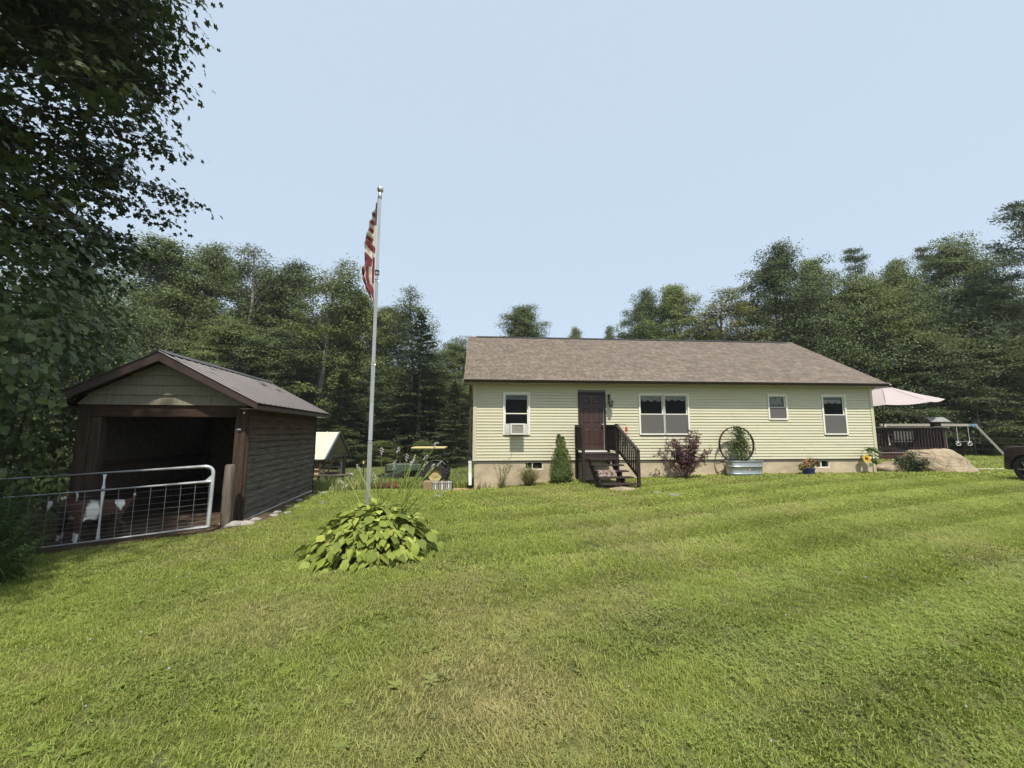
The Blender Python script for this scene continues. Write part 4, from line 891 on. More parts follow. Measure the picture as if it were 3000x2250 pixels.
# ---------------------------------------------------------------- small plants by the house
def cloud(name, pts, nrm, fwd, size, tmpl, mat, parent, rs=0, kind=None):
    rg_ = np.random.default_rng(rs); V, Fc, k = leaf_arrays(pts, nrm, fwd, size, *tmpl); rn = np.repeat(rg_.random(len(pts)), k)
    o = obj(name, np_mesh(name, V, Fc, mat, rnd=rn), parent)
    if kind: o['kind'] = kind
    return o
M_vine = leafmat('vine_leaf', (.060, .095, .022), (.12, .17, .045), .25, .5, .1); M_twig = surf('twig_bark', (.085, .06, .045), (.13, .095, .07), 12, .9)
M_purple = leafmat('purple_leaf', (.080, .032, .036), (.150, .072, .070), .2, .5, .1); M_spruce = leafmat('spruce_needle', (.075, .120, .026), (.140, .200, .045), .12, .6, .1)
# climbing vine in the wheel
vn = thing('climbing_vine', 'leafy green vine climbing up through the steel wheel', 'plant', tuple(hw(9.62, -.37, tgz + .5)), TH)
rgn = np.random.default_rng(8); N = 1500; h = rgn.random(N) ** .8 * 1.25; wdt = .10 + .16 * np.exp(-((h - .35) / .35) ** 2) + .10 * np.exp(-((h - .95) / .25) ** 2); px_ = rgn.normal(size=N) * wdt * .62 + .10 * np.sin(h * 3.5) - .04
side = rgn.random(N) < .12; px_ = np.where(side, -.12 - .35 * rgn.random(N), px_); h = np.where(side, .35 + .45 * rgn.random(N) - .25 * np.abs(px_ + .12), h)
P = np.stack([px_, rgn.normal(size=N) * .07 - .05, h], 1); cloud('foliage', P, rgn.normal(size=(N, 3)) * .8 + [0, -.7, .6], rgn.normal(size=(N, 3)) + [0, 0, -.4], rgn.uniform(.045, .085, N), DIAMOND, M_vine, vn, 1)
for k in range(6): pts = [(-.05 + .03 * k - .05, 0, -.03)] + [(.12 * math.sin(t * 2.2 + k) * t + .02 * k - .06, -.03 * t, t * (.55 + .12 * k)) for t in np.linspace(.2, 1, 5)]; MB().tube(pts, [.009, .008, .007, .006, .005, .003], 5).build('stem', M_twig, vn)
# purple-leaved shrub
pw_ = hw(7.36, -.65); psh = thing('purple_leaf_shrub', 'multi-stemmed shrub with dark purple leaves under the double window', 'shrub', (pw_.x, pw_.y, gz(pw_.x, pw_.y)), TH)
rgn = np.random.default_rng(21); stems = MB(); LP = []; 
for k in range(17):
    a = rgn.uniform(0, 6.28); sp = rgn.uniform(.2, 1.05); tp = Vector((sp * math.cos(a) * 1.3 + .05, sp * math.sin(a) * .5, rgn.uniform(1.15, 1.78) - .42 * sp)); c_ = Vector((tp.x * .35, tp.y * .35, tp.z * .55))
    pts = [c_ * (2 * t * (1 - t)) + tp * (t * t) for t in np.linspace(0, 1, 9)]; stems.tube(pts, [.016 - .013 * i / 8 for i in range(9)], 5)
    for t in np.linspace(.3, 1, 14):
        p = c_ * (2 * t * (1 - t)) + tp * (t * t)
        for b_ in range(2):
            d_ = Vector((rgn.normal(), rgn.normal() * .6, rgn.normal() * .5 + .25)); L_ = rgn.uniform(.10, .30) * (1.15 - .4 * t); q = p + d_.normalized() * L_; stems.tube([p, (p + q) / 2 + Vector((0, 0, .01)), q], [.004, .003, .0015], 4)
            for j in range(13): LP.append(p.lerp(q, rgn.uniform(.25, 1.1)) + Vector(rgn.normal(size=3) * .018))
for k in range(8):
    a = rgn.uniform(0, 6.28); tp = Vector((.75 * math.cos(a), .35 * math.sin(a), rgn.uniform(.25, .5))); stems.tube([(0, 0, .05), tuple(tp * .5), tuple(tp)], [.010, .006, .003], 4)
    for j in range(22): LP.append(Vector(tp) * rgn.uniform(.55, 1.05) + Vector(rgn.normal(size=3) * .04))
LP = np.array([tuple(p) for p in LP]); LP = LP[LP[:, 2] > .12]; N = len(LP)
stems.build('stems', M_twig, psh); cloud('foliage', LP, rgn.normal(size=(N, 3)) * .7 + [0, -.35, .7], rgn.normal(size=(N, 3)), rgn.uniform(.04, .068, N), DIAMOND, M_purple, psh, 2)
# two-topped conical spruce
cw = hw(2.98, -.62); csp = thing('dwarf_spruce', 'dense cone-shaped dwarf spruce with two tips beside the steps', 'conifer', (cw.x, cw.y, gz(cw.x, cw.y)), TH)
rgn = np.random.default_rng(31); N = 15000; z = rgn.random(N) ** 1.15 * 1.60; zc = np.clip(z / 1.60, 0, 1)
rad = np.where(z < .26, .30 + .12 * np.clip(z / .26, 0, 1), .44 * (1 - zc) ** .78 + .035); a = rgn.random(N) * 6.283
lump = 1 + .13 * np.sin(a * 5 + z * 9) * np.sin(z * 17 + a * 3) + .07 * rgn.normal(size=N); rr_ = rad * lump * (1 - .22 * rgn.random(N) ** 2)
tipx = np.where(z > 1.12, np.where(rgn.random(N) < .55, -.075, .06), 0) * smooth01(1.1, 1.35, z); rr_ = np.where(z > 1.15, rr_ * .62, rr_)
P = np.stack([rr_ * np.cos(a) + tipx, rr_ * np.sin(a), z + .03 - .07 * (tipx > 0)], 1); od = np.stack([np.cos(a), np.sin(a), np.full(N, .75)], 1)
cloud('foliage', P, rgn.normal(size=(N, 3)) * .8 + od, od + rgn.normal(size=(N, 3)) * .5, rgn.uniform(.03, .055, N), NEEDLE, M_spruce, csp, 3)
MB().tube([(0, 0, -.05), (0, 0, 1.25)], [.045, .01], 7).build('trunk', M_twig, csp)
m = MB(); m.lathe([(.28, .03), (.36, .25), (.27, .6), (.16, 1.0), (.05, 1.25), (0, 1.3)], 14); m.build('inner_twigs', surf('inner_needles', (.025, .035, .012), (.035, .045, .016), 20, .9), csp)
# ornamental grass and thin weed
M_blade = leafmat('long_blade', (.16, .17, .055), (.30, .27, .12), .3, .6, .1); M_weed = leafmat('weed_leaf', (.10, .15, .04), (.18, .22, .07), .3, .6, .1)
def blade_clump(t, n, L0, L1, spread, w, mat, seed, droop=.5, up=1.0, name='blades'):
    rg_ = np.random.default_rng(seed); V = []; Fq = []; RN = []
    for i in range(n):
        a = rg_.random() * 6.283; L_ = rg_.uniform(L0, L1); sp = spread * rg_.random() ** .6; b0 = Vector((math.cos(a), math.sin(a), 0)) * .10 * rg_.random(); tip = b0 + Vector((math.cos(a) * sp, math.sin(a) * sp, L_ * up)); dr = droop * sp
        wv = Vector((-math.sin(a), math.cos(a), 0)) * w * rg_.uniform(.6, 1.2); k = len(V); r0 = rg_.random()
        for t_ in (0, .35, .7, 1.0):
            p = b0.lerp(tip, t_) + Vector((0, 0, .25 * L_ * t_ * (1 - t_) * 2 - dr * t_ ** 3)); ww = wv * (1 - .85 * t_ ** 2) * .5; V += [tuple(p - ww), tuple(p + ww)]
        RN += [r0] * 8; Fq += [(k + 2 * j, k + 2 * j + 1, k + 2 * j + 3, k + 2 * j + 2) for j in range(3)]
    o = obj(name, np_mesh(name, V, Fq, mat, rnd=RN), t); o['kind'] = 'stuff'; return o
gw = hw(1.86, -.75); og = thing('ornamental_grass', 'arching tan-green ornamental grass clump before the basement window', 'plant', (gw.x, gw.y, gz(gw.x, gw.y)), TH); blade_clump(og, 420, .45, .95, .72, .014, M_blade, 5, .55)
vw = hw(.95, -.75); vwd = thing('wiry_weed', 'thin wiry upright weed left of the ornamental grass', 'plant', (vw.x, vw.y, gz(vw.x, vw.y)), TH)
rgn = np.random.default_rng(41); LP = []
for k in range(11):
    a = rgn.uniform(0, 6.28); tp = Vector((.38 * math.cos(a) * rgn.uniform(.3, 1), .3 * math.sin(a), rgn.uniform(.75, 1.25))); MB().tube([(0, 0, -.02), tuple(tp * .5 + Vector((0, 0, .05))), tuple(tp)], [.007, .005, .002], 5).build('stem', M_weed, vwd)
    for j in range(46): t_ = rgn.random() ** .8; LP.append(np.array(tp) * t_ + rgn.normal(size=3) * .02)
LP = np.array(LP); LP[:, 2] = np.abs(LP[:, 2]); N = len(LP); cloud('foliage', LP, rgn.normal(size=(N, 3)) + [0, 0, .6], rgn.normal(size=(N, 3)) + [0, 0, .6], rgn.uniform(.04, .08, N), NEEDLE, M_weed, vwd, 4); blade_clump(vwd, 140, .15, .32, .26, .012, M_blade, 6)
# blue pot with red flowers
M_blue = surf('blue_glaze', (.035, .055, .20), (.025, .04, .15), 5, .35); M_fred2 = leafmat('red_petal', (.45, .03, .05), (.60, .25, .12), .25, .6, .1)
ppw = hw(12.05, -.45); pot = thing('flower_pot', 'small blue pot overflowing with red flowers by the basement window', 'flower pot', (ppw.x, ppw.y, gz(ppw.x, ppw.y)), TH)
MB().lathe([(0, 0), (.15, 0), (.17, .02), (.205, .21), (.225, .215), (.225, .245), (.20, .245), (.19, .20), (0, .20)], 24).build('pot', M_blue, pot, True)
rgn = np.random.default_rng(51); N = 700; v = rgn.normal(size=(N, 3)); v = v / np.linalg.norm(v, axis=1)[:, None]; P = v * np.array([.36, .24, .20]) * (rgn.random(N) ** .35)[:, None] + [0, 0, .36]; P[:, 2] += .10 * np.sin(P[:, 0] * 8) ; P = P[P[:, 2] > .17]; N = len(P)
cloud('foliage', P, rgn.normal(size=(N, 3)) + [0, -.4, .8], rgn.normal(size=(N, 3)), rgn.uniform(.045, .08, N), DIAMOND, M_vine, pot, 5)
for k in range(46):
    a = rgn.normal(size=3); a /= np.linalg.norm(a); a[1] = -abs(a[1]); p = a * np.array([.37, .25, .22]) * rgn.uniform(.85, 1.08) + [0, 0, .38]
    if p[2] < .2: continue
    m = MB(); x, y, d_ = frame_of(Vector((a[0] * .6, a[1] - .4, a[2] + .5))); r_ = rgn.uniform(.022, .036); c_ = Vector(p); ring = []
    for j in range(10): rr0 = r_ * (1.0 if j % 2 else .55); ring.append(c_ + (x * math.cos(j * .628) + y * math.sin(j * .628)) * rr0 + d_ * .008)
    m.add(ring + [c_], [(j, (j + 1) % 10, 10) for j in range(10)]); o_ = m.build('blossom', M_fred2, pot); at = o_.data.attributes.new('rnd', 'FLOAT', 'POINT'); at.data.foreach_set('value', [float(rgn.random())] * len(o_.data.vertices))
# sunflower
M_yel = leafmat('sunflower_petal', (.80, .50, .03), (.75, .55, .06), .25, .6, .1); M_seed = surf('sunflower_disc', (.07, .035, .02), (.14, .08, .03), 50, .9, .6, 90); M_sfl = leafmat('sunflower_leaf', (.11, .17, .055), (.16, .22, .075), .3, .6, .15)
sfw = hw(14.62, -.42); sf = thing('sunflower', 'leaning sunflower plant with one yellow bloom at the right house corner', 'plant', (sfw.x, sfw.y, gz(sfw.x, sfw.y)), TH)
MB().tube([(0, 0, -.03), (.0, 0, .4), (.01, -.01, .75), (-.02, -.02, .92)], [.016, .015, .012, .008], 7).build('stem', M_weed, sf, True)
MB().tube([(0, 0, .62), (-.12, -.04, .78), (-.26, -.08, .76), (-.36, -.12, .62)], [.010, .009, .008, .008], 6).build('stem', M_weed, sf, True)
fc = Vector((-.37, -.15, .58)); fn = Vector((-.15, -1, .15)).normalized(); fx_, fy_, _ = frame_of(fn)
m = MB(); m.lathe([(0, .018), (.04, .016), (.06, .008), (.066, -.004), (0, -.015)], 16); o_ = m.build('disc', M_seed, sf, True, tuple(fc), tuple(fn.to_track_quat('Z', 'Y').to_euler()))
for k in range(20):
    a = k * .314; d_ = fx_ * math.cos(a) + fy_ * math.sin(a); s_ = fx_ * -math.sin(a) + fy_ * math.cos(a); c_ = fc; q = MB(); q.add([c_ + d_ * .055 - s_ * .012, c_ + d_ * .10 - s_ * .022 + fn * .012, c_ + d_ * .155 + fn * .004, c_ + d_ * .10 + s_ * .022 + fn * .012, c_ + d_ * .055 + s_ * .012], [(0, 1, 2, 3, 4)]); q.build('petal', M_yel, sf)
def heart_me(): 
    V, Fc, k = leaf_arrays(np.zeros((1, 3)), [[0, 0, 1]], [[1, 0, 0]], [1.0], *HEART); return np_mesh('broad_leaf', V, Fc, M_sfl, rnd=[.5] * len(V), smooth=True)
hm = heart_me()
for (x, y, z, a, s_, tl) in [(0, 0, .93, 2.6, .30, 25), (0, 0, .95, .5, .30, 22), (-.02, 0, .96, -1.2, .28, 30), (0, 0, .90, 3.6, .26, 35), (.02, 0, .85, -.2, .34, 30), (0, 0, .72, 5.8, .30, 35), (0, 0, .70, 2.9, .26, 40), (0, 0, .48, .2, .22, 40), (0, 0, .40, 3.4, .18, 45), (.02, 0, .62, -.9, .24, 40), (-.01, 0, .98, 1.6, .24, 10)]: obj('leaf', hm, sf, (x + .05 * math.cos(a), y + .05 * math.sin(a), z), (0, R(tl), a), (s_,) * 3)
# ---------------------------------------------------------------- deck at the right end
DX0, DX1, DYf, DYb, DZ = 14.10, 18.05, 16.95, 20.6, .86
deck = thing('deck', 'dark brown raised wooden deck with railing at the right end of the house', 'deck', (0, 0, 0))
M_dtop = wood('worn_deck_board', (.30, .235, .20), (.22, .165, .14), 2.5, .8, 'x', .10)
k = 0; y = DYf - .03
while y < DYb: MB().box((DX0, y, DZ - .035), (DX1 + .03, y + .138, DZ)).build('deck_board', M_dtop, deck); y += .145
MB().box((DX0, DYf, DZ - .27), (DX1, DYf + .04, DZ - .037)).build('rim_joist', wood('deck_rim_paint', (.085, .045, .038), (.06, .032, .028), 2.5, .6, 'x', .05), deck); MB().box((DX1 - .04, DYf + .04, DZ - .27), (DX1, DYb, DZ - .037)).build('rim_joist', M_deck, deck)
for x in (DX0 + .3, DX0 + 2.0, DX1 - .15):
    for y in (DYf + .2, DYb - .2): MB().box((x - .07, y - .07, -.1), (x + .07, y + .07, DZ - .04)).build('support_post', M_deckv, deck)
RTz = 1.90
bevel(MB().box((DX0, DYf - .05, RTz - .04), (DX1 + .05, DYf + .11, RTz)).build('rail_cap', wood('weathered_rail_cap', (.36, .33, .28), (.26, .235, .2), 2.5, .8, 'x', .05), deck), .005)
MB().box((DX0, DYf + .012, RTz - .18), (DX1, DYf + .05, RTz - .041)).build('rail', M_deck, deck); MB().box((DX0, DYf + .012, DZ + .10), (DX1, DYf + .05, DZ + .20)).build('rail', M_deck, deck)
for x in (DX0 + .06, DX0 + 1.42, DX0 + 2.75, DX1 - .07): bevel(MB().box((x - .05, DYf + .051, DZ - .26), (x + .05, DYf + .15, RTz - .041)).build('post', M_deckv, deck), .005)
x = DX0 + .16
while x < DX1 - .12: MB().box((x - .019, DYf - .012, DZ + .06), (x + .019, DYf + .011, RTz - .06)).build('baluster', M_deckv, deck); x += .128
MB().box((DX1 - .06, DYf + .12, RTz - .04), (DX1 + .09, DYb, RTz)).build('rail_cap', M_deck, deck)
MB().box((DX1 - .0, DYf + .15, RTz - .18), (DX1 + .035, DYb, RTz - .041)).build('rail', M_deck, deck); MB().box((DX1 - .0, DYf + .15, DZ + .10), (DX1 + .035, DYb, DZ + .2)).build('rail', M_deck, deck)
y = DYf + .3
while y < DYb: MB().box((DX1 + .036, y - .019, DZ + .06), (DX1 + .058, y + .019, RTz - .06)).build('baluster', M_deckv, deck); y += .13
# patio set glimpsed through the railing
M_gmet = surf('patio_grey', (.30, .30, .29), (.24, .24, .23), 6, .6)
tb = thing('patio_table', 'grey patio table under the pink umbrella on the deck', 'table', (16.1, 18.6, DZ)); bevel(MB().box((-.9, -.5, .68), (.9, .5, .72)).build('table_top', M_gmet, tb), .01)
for sx in (-.8, .8):
    for sy in (-.42, .42): MB().tube([(sx, sy, 0), (sx, sy, .68)], .022, 8).build('leg', M_gmet, tb)
def chair(x, y, rz, label):
    t = thing('patio_chair', label, 'chair', (x, y, DZ), rz, 'chairs on the deck'); bevel(MB().box((-.24, -.24, .40), (.24, .24, .44)).build('seat', M_curtain, t), .01); bevel(MB().box((-.24, .22, .50), (.24, .26, .98)).build('backrest', M_curtain, t), .01)
    for sx in (-.22, .22): MB().tube([(sx, -.22, 0), (sx, -.22, .40)], .014, 7).build('leg', M_gmet, t); MB().tube([(sx, .26, 0), (sx, .24, .99)], .014, 7).build('leg', M_gmet, t)
chair(15.0, 17.75, 3.3, 'pale patio chair nearest the house wall behind the deck railing'); chair(16.6, 17.75, 3.0, 'pale patio chair in the middle of the deck behind the railing'); chair(17.45, 18.3, -1.7, 'pale patio chair near the right end of the deck railing')
o_ = MB().lathe([(0, 0), (.045, 0), (.05, .02), (.05, .17), (.02, .22), (.018, .26), (0, .26)], 12, (15.55, 17.35, DZ)).build('spray_bottle', surf('turquoise_plastic', (.20, .55, .52), (.16, .48, .46), 6, .4), None, True); tag(o_, 'turquoise bottle on the deck floor behind the balusters', 'bottle')
# umbrella
M_umb = leafmat('umbrella_cloth', (.53, .455, .45), (.53, .455, .45), .22, .85, .02); ub = thing('patio_umbrella', 'open pale pink patio umbrella tilted over the deck', 'umbrella', (16.15, 17.75, DZ))
UC = Vector((.02, -.1, 2.86)); m = MB(); nU = 8; rU = 1.85; tilt = Matrix.Rotation(R(-5), 3, 'Y') @ Matrix.Rotation(R(4), 3, 'X'); rows = [(0.0, 0), (.07, -.05), (.3, -.23), (.6, -.47), (1.0, -.74)]
def ub_pt(r_, dz, a): return UC + tilt @ Vector((r_ * rU * math.cos(a), r_ * rU * math.sin(a), dz))
ribs = [R(-86 + 45 * k) for k in range(nU)]
for k in range(nU):
    a0, a1 = ribs[k], ribs[k] + R(45); mp = MB(); gv = []
    for (r_, dz) in rows:
        for j in range(5): t_ = j / 4; p = ub_pt(r_, dz, a0).lerp(ub_pt(r_, dz, a1), t_) + Vector((0, 0, -.06 * r_ * math.sin(math.pi * t_))); gv.append(p)
    mp.add(gv, [(i * 5 + j, i * 5 + j + 1, i * 5 + 6 + j, i * 5 + 5 + j) for i in range(4) for j in range(4)]); mp.build('canopy_panel', M_umb, ub, True)
    MB().tube([ub_pt(.03, -.03, a0), ub_pt(1.0, -.755, a0)], .008, 5).build('rib', M_lamp, ub)
MB().lathe([(0, .13), (.05, .12), (.22, .06), (.34, .0)], 16, tuple(UC)).build('vent_cap', M_umb, ub, True); MB().tube([(0, 0, 0), (0, -.02, 1.4), tuple(UC)], .022, 10).build('pole', M_lamp, ub, True); MB().lathe([(0, 0), (.28, 0), (.26, .06), (.04, .10), (.04, .25), (0, .25)], 18).build('base', M_lamp, ub, True)
# hopper bird feeder on the rail
bf = thing('hopper_bird_feeder', 'wooden hopper bird feeder with ragged roof on the deck rail', 'bird feeder', (17.62, DYf + .03, RTz)); M_feed = wood('grey_feeder_wood', (.20, .17, .14), (.12, .10, .085), 3, .85, 'x')
MB().box((-.22, -.15, .0), (.22, .15, .03)).build('tray', M_feed, bf); MB().box((-.13, -.10, .03), (.13, .10, .22)).build('hopper', M_post, bf)
for s_ in (-1, 1): MB().prism([(-.36, 0, .40), (.36, 0, .40), (.42, s_ * .22, .22), (-.42, s_ * .22, .22)], (0, 0, -.02)).build('roof_board', surf('feeder_shingle', (.30, .30, .29), (.19, .19, .19), 9, .8, rand=.1), bf)
# ---------------------------------------------------------------- boulders and shrubs by the deck
def boulder_mat():
    m, n, l, b = nt_new('sandstone'); b.inputs['Roughness'].default_value = .92; b.inputs['Specular IOR Level'].default_value = .15
    tc = n.new('ShaderNodeTexCoord'); nz = n.new('ShaderNodeTexNoise'); nz.inputs['Scale'].default_value = 2.4; nz.inputs['Detail'].default_value = 8; nz.inputs['Roughness'].default_value = .65; l.new(tc.outputs['Object'], nz.inputs['Vector'])
    r_ = n.new('ShaderNodeValToRGB'); e = r_.color_ramp.elements; e[0].position = .32; e[0].color = (.21, .165, .115, 1); e[1].position = .7; e[1].color = (.44, .365, .265, 1); x = e.new(.5); x.color = (.345, .275, .19, 1); l.new(nz.outputs['Fac'], r_.inputs['Fac'])
    mp = n.new('ShaderNodeMapping'); mp.inputs['Scale'].default_value = (.8, .8, 3.0); mp.inputs['Rotation'].default_value = (0, .25, 0); l.new(tc.outputs['Object'], mp.inputs['Vector']); vo = n.new('ShaderNodeTexVoronoi'); vo.feature = 'DISTANCE_TO_EDGE'; vo.inputs['Scale'].default_value = 1.4; l.new(mp.outputs[0], vo.inputs['Vector'])
    cr = n.new('ShaderNodeMapRange'); cr.inputs['From Max'].default_value = .05; cr.inputs['To Min'].default_value = .45; l.new(vo.outputs['Distance'], cr.inputs['Value']); cm = n.new('ShaderNodeMixRGB'); cm.blend_type = 'MULTIPLY'; cm.inputs['Fac'].default_value = .8; l.new(r_.outputs[0], cm.inputs['Color1']); l.new(cr.outputs[0], cm.inputs['Color2']); l.new(cm.outputs[0], b.inputs['Base Color'])
    n2 = n.new('ShaderNodeTexNoise'); n2.inputs['Scale'].default_value = 14; n2.inputs['Detail'].default_value = 6; l.new(tc.outputs['Object'], n2.inputs['Vector']); bp = n.new('ShaderNodeBump'); bp.inputs['Strength'].default_value = .7; bp.inputs['Distance'].default_value = .03; l.new(n2.outputs['Fac'], bp.inputs['Height']); l.new(bp.outputs[0], b.inputs['Normal']); return m
M_bould = boulder_mat()
def boulder():
    bm = bmesh.new()
    for p in [(-.78, -.10, .97), (-.98, .5, .94), (.42, .05, 1.03), (.62, .35, .98), (.5, .8, .95), (-1.30, .05, .66), (-1.33, .2, .40), (-1.15, .95, .5), (-.30, -.68, -.12), (.35, -.78, -.12), (1.28, -.50, -.12), (1.42, -.1, .10), (1.25, .75, .2), (-1.12, -.18, .34), (-.85, .0, -.12), (-1.0, .9, -.12), (1.0, 1.0, -.12), (-.55, -.42, .55), (.75, -.38, .62)]: bm.verts.new(p)
    bmesh.ops.convex_hull(bm, input=bm.verts); bmesh.ops.triangulate(bm, faces=bm.faces)
    for _ in range(2): bmesh.ops.subdivide_edges(bm, edges=[e for e in bm.edges if e.calc_length() > .12], cuts=2, use_grid_fill=True); bmesh.ops.triangulate(bm, faces=bm.faces)
    bm.normal_update()
    from mathutils import noise as mn
    for v in bm.verts:
        p = v.co; d_ = mn.noise(p * 1.6) * .04 + mn.noise(p * 4.2 + Vector((3, 1, 2))) * .028 + mn.noise(p * 11) * .014; cr = abs(mn.noise(Vector((p.x * .9, p.y * .9, p.z * 3.2)) + Vector((7, 2, 5)))); d_ -= .045 * max(0, 1 - cr / .06); v.co += v.normal * d_
    me = bpy.data.meshes.new('boulder'); bm.to_mesh(me); bm.free(); me.materials.append(M_bould); me.polygons.foreach_set('use_smooth', [True] * len(me.polygons))
    try: me.set_sharp_from_angle(angle=R(17))
    except Exception: pass
    return me
bx_, by_ = 16.75, 16.1; o_ = obj('boulder', boulder(), None, (bx_, by_, gz(bx_, by_)), (0, 0, R(-4)), (.84, .84, .88)); tag(o_, 'huge tan slab-like boulder on the lawn in front of the deck', 'boulder')
for i, (x, y, s_, lab) in enumerate([(14.45, 16.1, .36, 'low tan rock at the house corner under the deck'), (15.0, 16.3, .42, 'rounded tan rock behind the dark shrub beside the boulder')]):
    o_ = obj('rock', rock_mesh('rock', 40 + i, M_bould, 3, .75, .2), None, (x, y, gz(x, y) + .08), (0, 0, i * 2), (s_ * 1.3, s_, s_)); tag(o_, lab, 'rock')
M_dshrub = leafmat('dark_shrub_leaf', (.045, .062, .028), (.085, .11, .05), .2, .6, .1)
def small_shrub(name, label, x, y, w, h, n, mat, seed, leaf=(.05, .09), stem=True, cat='shrub'):
    t = thing(name, label, cat, (x, y, gz(x, y))); rg_ = np.random.default_rng(seed); st_ = MB(); LP = []
    for k in range(max(8, n // 90)):
        a = rg_.uniform(0, 6.28); sp = rg_.random() ** .6; tp = Vector((w * sp * math.cos(a), w * .8 * sp * math.sin(a), h * rg_.uniform(.55, 1.05) * (1 - .45 * sp))); st_.tube([(0, 0, -.03), tuple(tp * .5 + Vector((0, 0, .06 * h))), tuple(tp)], [.010, .006, .002], 4)
        for j in range(90): t_ = rg_.random() ** .6; LP.append(np.array(tp) * t_ + np.array([0, 0, .06 * h * math.sin(t_ * 3.1)]) + rg_.normal(size=3) * w * .10)
    LP = np.array(LP); LP[:, 2] = np.maximum(LP[:, 2], .02); N = len(LP); st_.build('stems', M_twig, t); cloud('foliage', LP, rg_.normal(size=(N, 3)) * .7 + [0, -.2, .8], rg_.normal(size=(N, 3)), rg_.uniform(leaf[0], leaf[1], N), DIAMOND, mat, t, seed); return t
small_shrub('low_shrub', 'dark feathery shrub growing at the left end of the boulder', 15.25, 15.75, .62, .85, 1700, M_dshrub, 61)
# stepping stones
for i, (x, y, s_, lab) in enumerate([(3.21, 12.1, .36, 'flat pale stepping stone just below the steps'), (4.0, 11.5, .20, 'stepping stone sunk in the lawn right of the first one'), (4.25, 11.0, .22, 'stepping stone sunk in the lawn farthest out from the steps')]):
    o_ = obj('stepping_stone', rock_mesh('stepping_stone', 70 + i, surf('mossy_stone', (.24, .225, .17), (.15, .15, .10), 5, .95, .5, 20) if i else M_bould, 3, .2, .2), None, (x, y, gz(x, y) + .035 - .015 * (i > 0)), (0, 0, i), (s_ * 1.1, s_ * .8, s_)); tag(o_, lab, 'stone', 'stepping stones')

# ---------------------------------------------------------------- swing set and far fence on the right
M_sw = wood('weathered_swing_timber', (.42, .38, .33), (.28, .25, .215), 2.5, .85, 'x', .05); M_bluep = surf('blue_bracket', (.12, .28, .45), (.10, .24, .40), 6, .5)
sws = thing('swing_set', 'weathered wooden swing set with blue bracket behind the deck', 'swing set', (0, 0, gz(25, 23.3)))
bevel(MB().box((21.0, 23.25, 1.86), (26.45, 23.35, 2.0)).build('beam', M_sw, sws), .006)
for x in (26.35, 21.2):
    for s_ in (-1, 1):
        MB().bar((x, 23.3 + s_ * .08, 1.95), (x + (.62 if x > 24 else -.6) * (1 if s_ < 0 else .25), 23.3 + s_ * 1.0, -.05), .09, .09).build('leg', M_sw if s_ < 0 else M_post, sws)
MB().prism([(26.0, 23.23, 2.0), (26.48, 23.23, 2.0), (26.55, 23.23, 1.70), (26.40, 23.23, 1.72)], (0, .02, 0)).build('bracket', M_bluep, sws)
for x in (25.35, 26.0):
    MB().tube([(x, 23.3, 1.86), (x, 23.3, .95)], .012, 6).build('rope', M_white, sws); MB().tube([(x + .13 * math.sin(a), 23.3, .85 - .10 * math.cos(a) * (1 if abs(math.sin(a)) < .95 else 1)) for a in (math.pi, 2.1 * math.pi / 1.5 + math.pi * .0, 1.7 * math.pi, .3 * math.pi, .6 * math.pi, math.pi)], .018, 6).build('grab_ring', M_white, sws)
MB().tube([(25.2, 23.3, 1.0), (26.1, 23.3, 1.0)], .015, 6).build('trapeze_bar', M_white, sws)
for x in (24.7,): MB().tube([(x, 23.3, 1.86), (x, 23.3, .6)], .010, 6).build('rope', M_white, sws)
M_tpost = surf('green_steel_post', (.035, .05, .030), (.05, .06, .04), 8, .6); M_fwire = surf('dark_fence_pipe', (.06, .065, .06), (.09, .095, .09), 6, .5, metal=.3); M_cap = surf('yellow_cap', (.80, .70, .25), (.75, .65, .2), 6, .5)
rf_ = thing('pipe_fence', 'dark four-rail fence with steel posts in front of the right-hand trees', 'fence', (0, 0, 0)); pA = Vector((17.5, 27.2, 0)); pB = Vector((42, 25.6, 0))
for z in (.45, .85, 1.12, 1.42): MB().tube([tuple(pA + Vector((0, 0, z + gz(pA.x, pA.y)))), tuple(pA.lerp(pB, .5) + Vector((0, 0, z + .13))), tuple(pB + Vector((0, 0, z + .15)))], .016, 6).build('rail', M_fwire, rf_)
for k in range(9):
    p = pA.lerp(pB, k / 8); g_ = gz(p.x, p.y); q = MB().box((p.x - .022, p.y - .022, g_ - .3), (p.x + .022, p.y + .022, g_ + 1.48)).build('fence_post', M_tpost, rf_); MB().box((p.x - .045, p.y - .045, g_ + 1.48), (p.x + .045, p.y + .045, g_ + 1.60)).build('post_cap', M_cap, q)
o_ = bevel(MB().box((25.75, 25.0, -.1), (25.95, 25.2, 1.35)).build('wooden_post', M_post, None), .01); tag(o_, 'dark square timber post behind the swing set rings', 'post')

# ---------------------------------------------------------------- car nosing in at the right edge
M_car = surf('dark_maroon_paint', (.040, .018, .018), (.032, .014, .015), 2, .22, coat=.8, spec=.5); M_tyre = surf('tyre_rubber', (.018, .018, .018), (.03, .03, .03), 20, .85, .4, 40); M_alloy = surf('alloy', (.42, .42, .43), (.34, .34, .35), 6, .3, metal=.8); M_trimb = surf('black_trim', (.016, .016, .016), (.022, .022, .022), 6, .55); M_cglass = glass('car_glass', (.25, .28, .28), .35); M_lens = glass('lamp_lens', (.9, .9, .9), .4)
cax, cay = 16.88, 12.04; car = thing('car', 'dark maroon car parked at the right edge of view', 'car', (cax, cay, gz(cax, cay)), R(82))
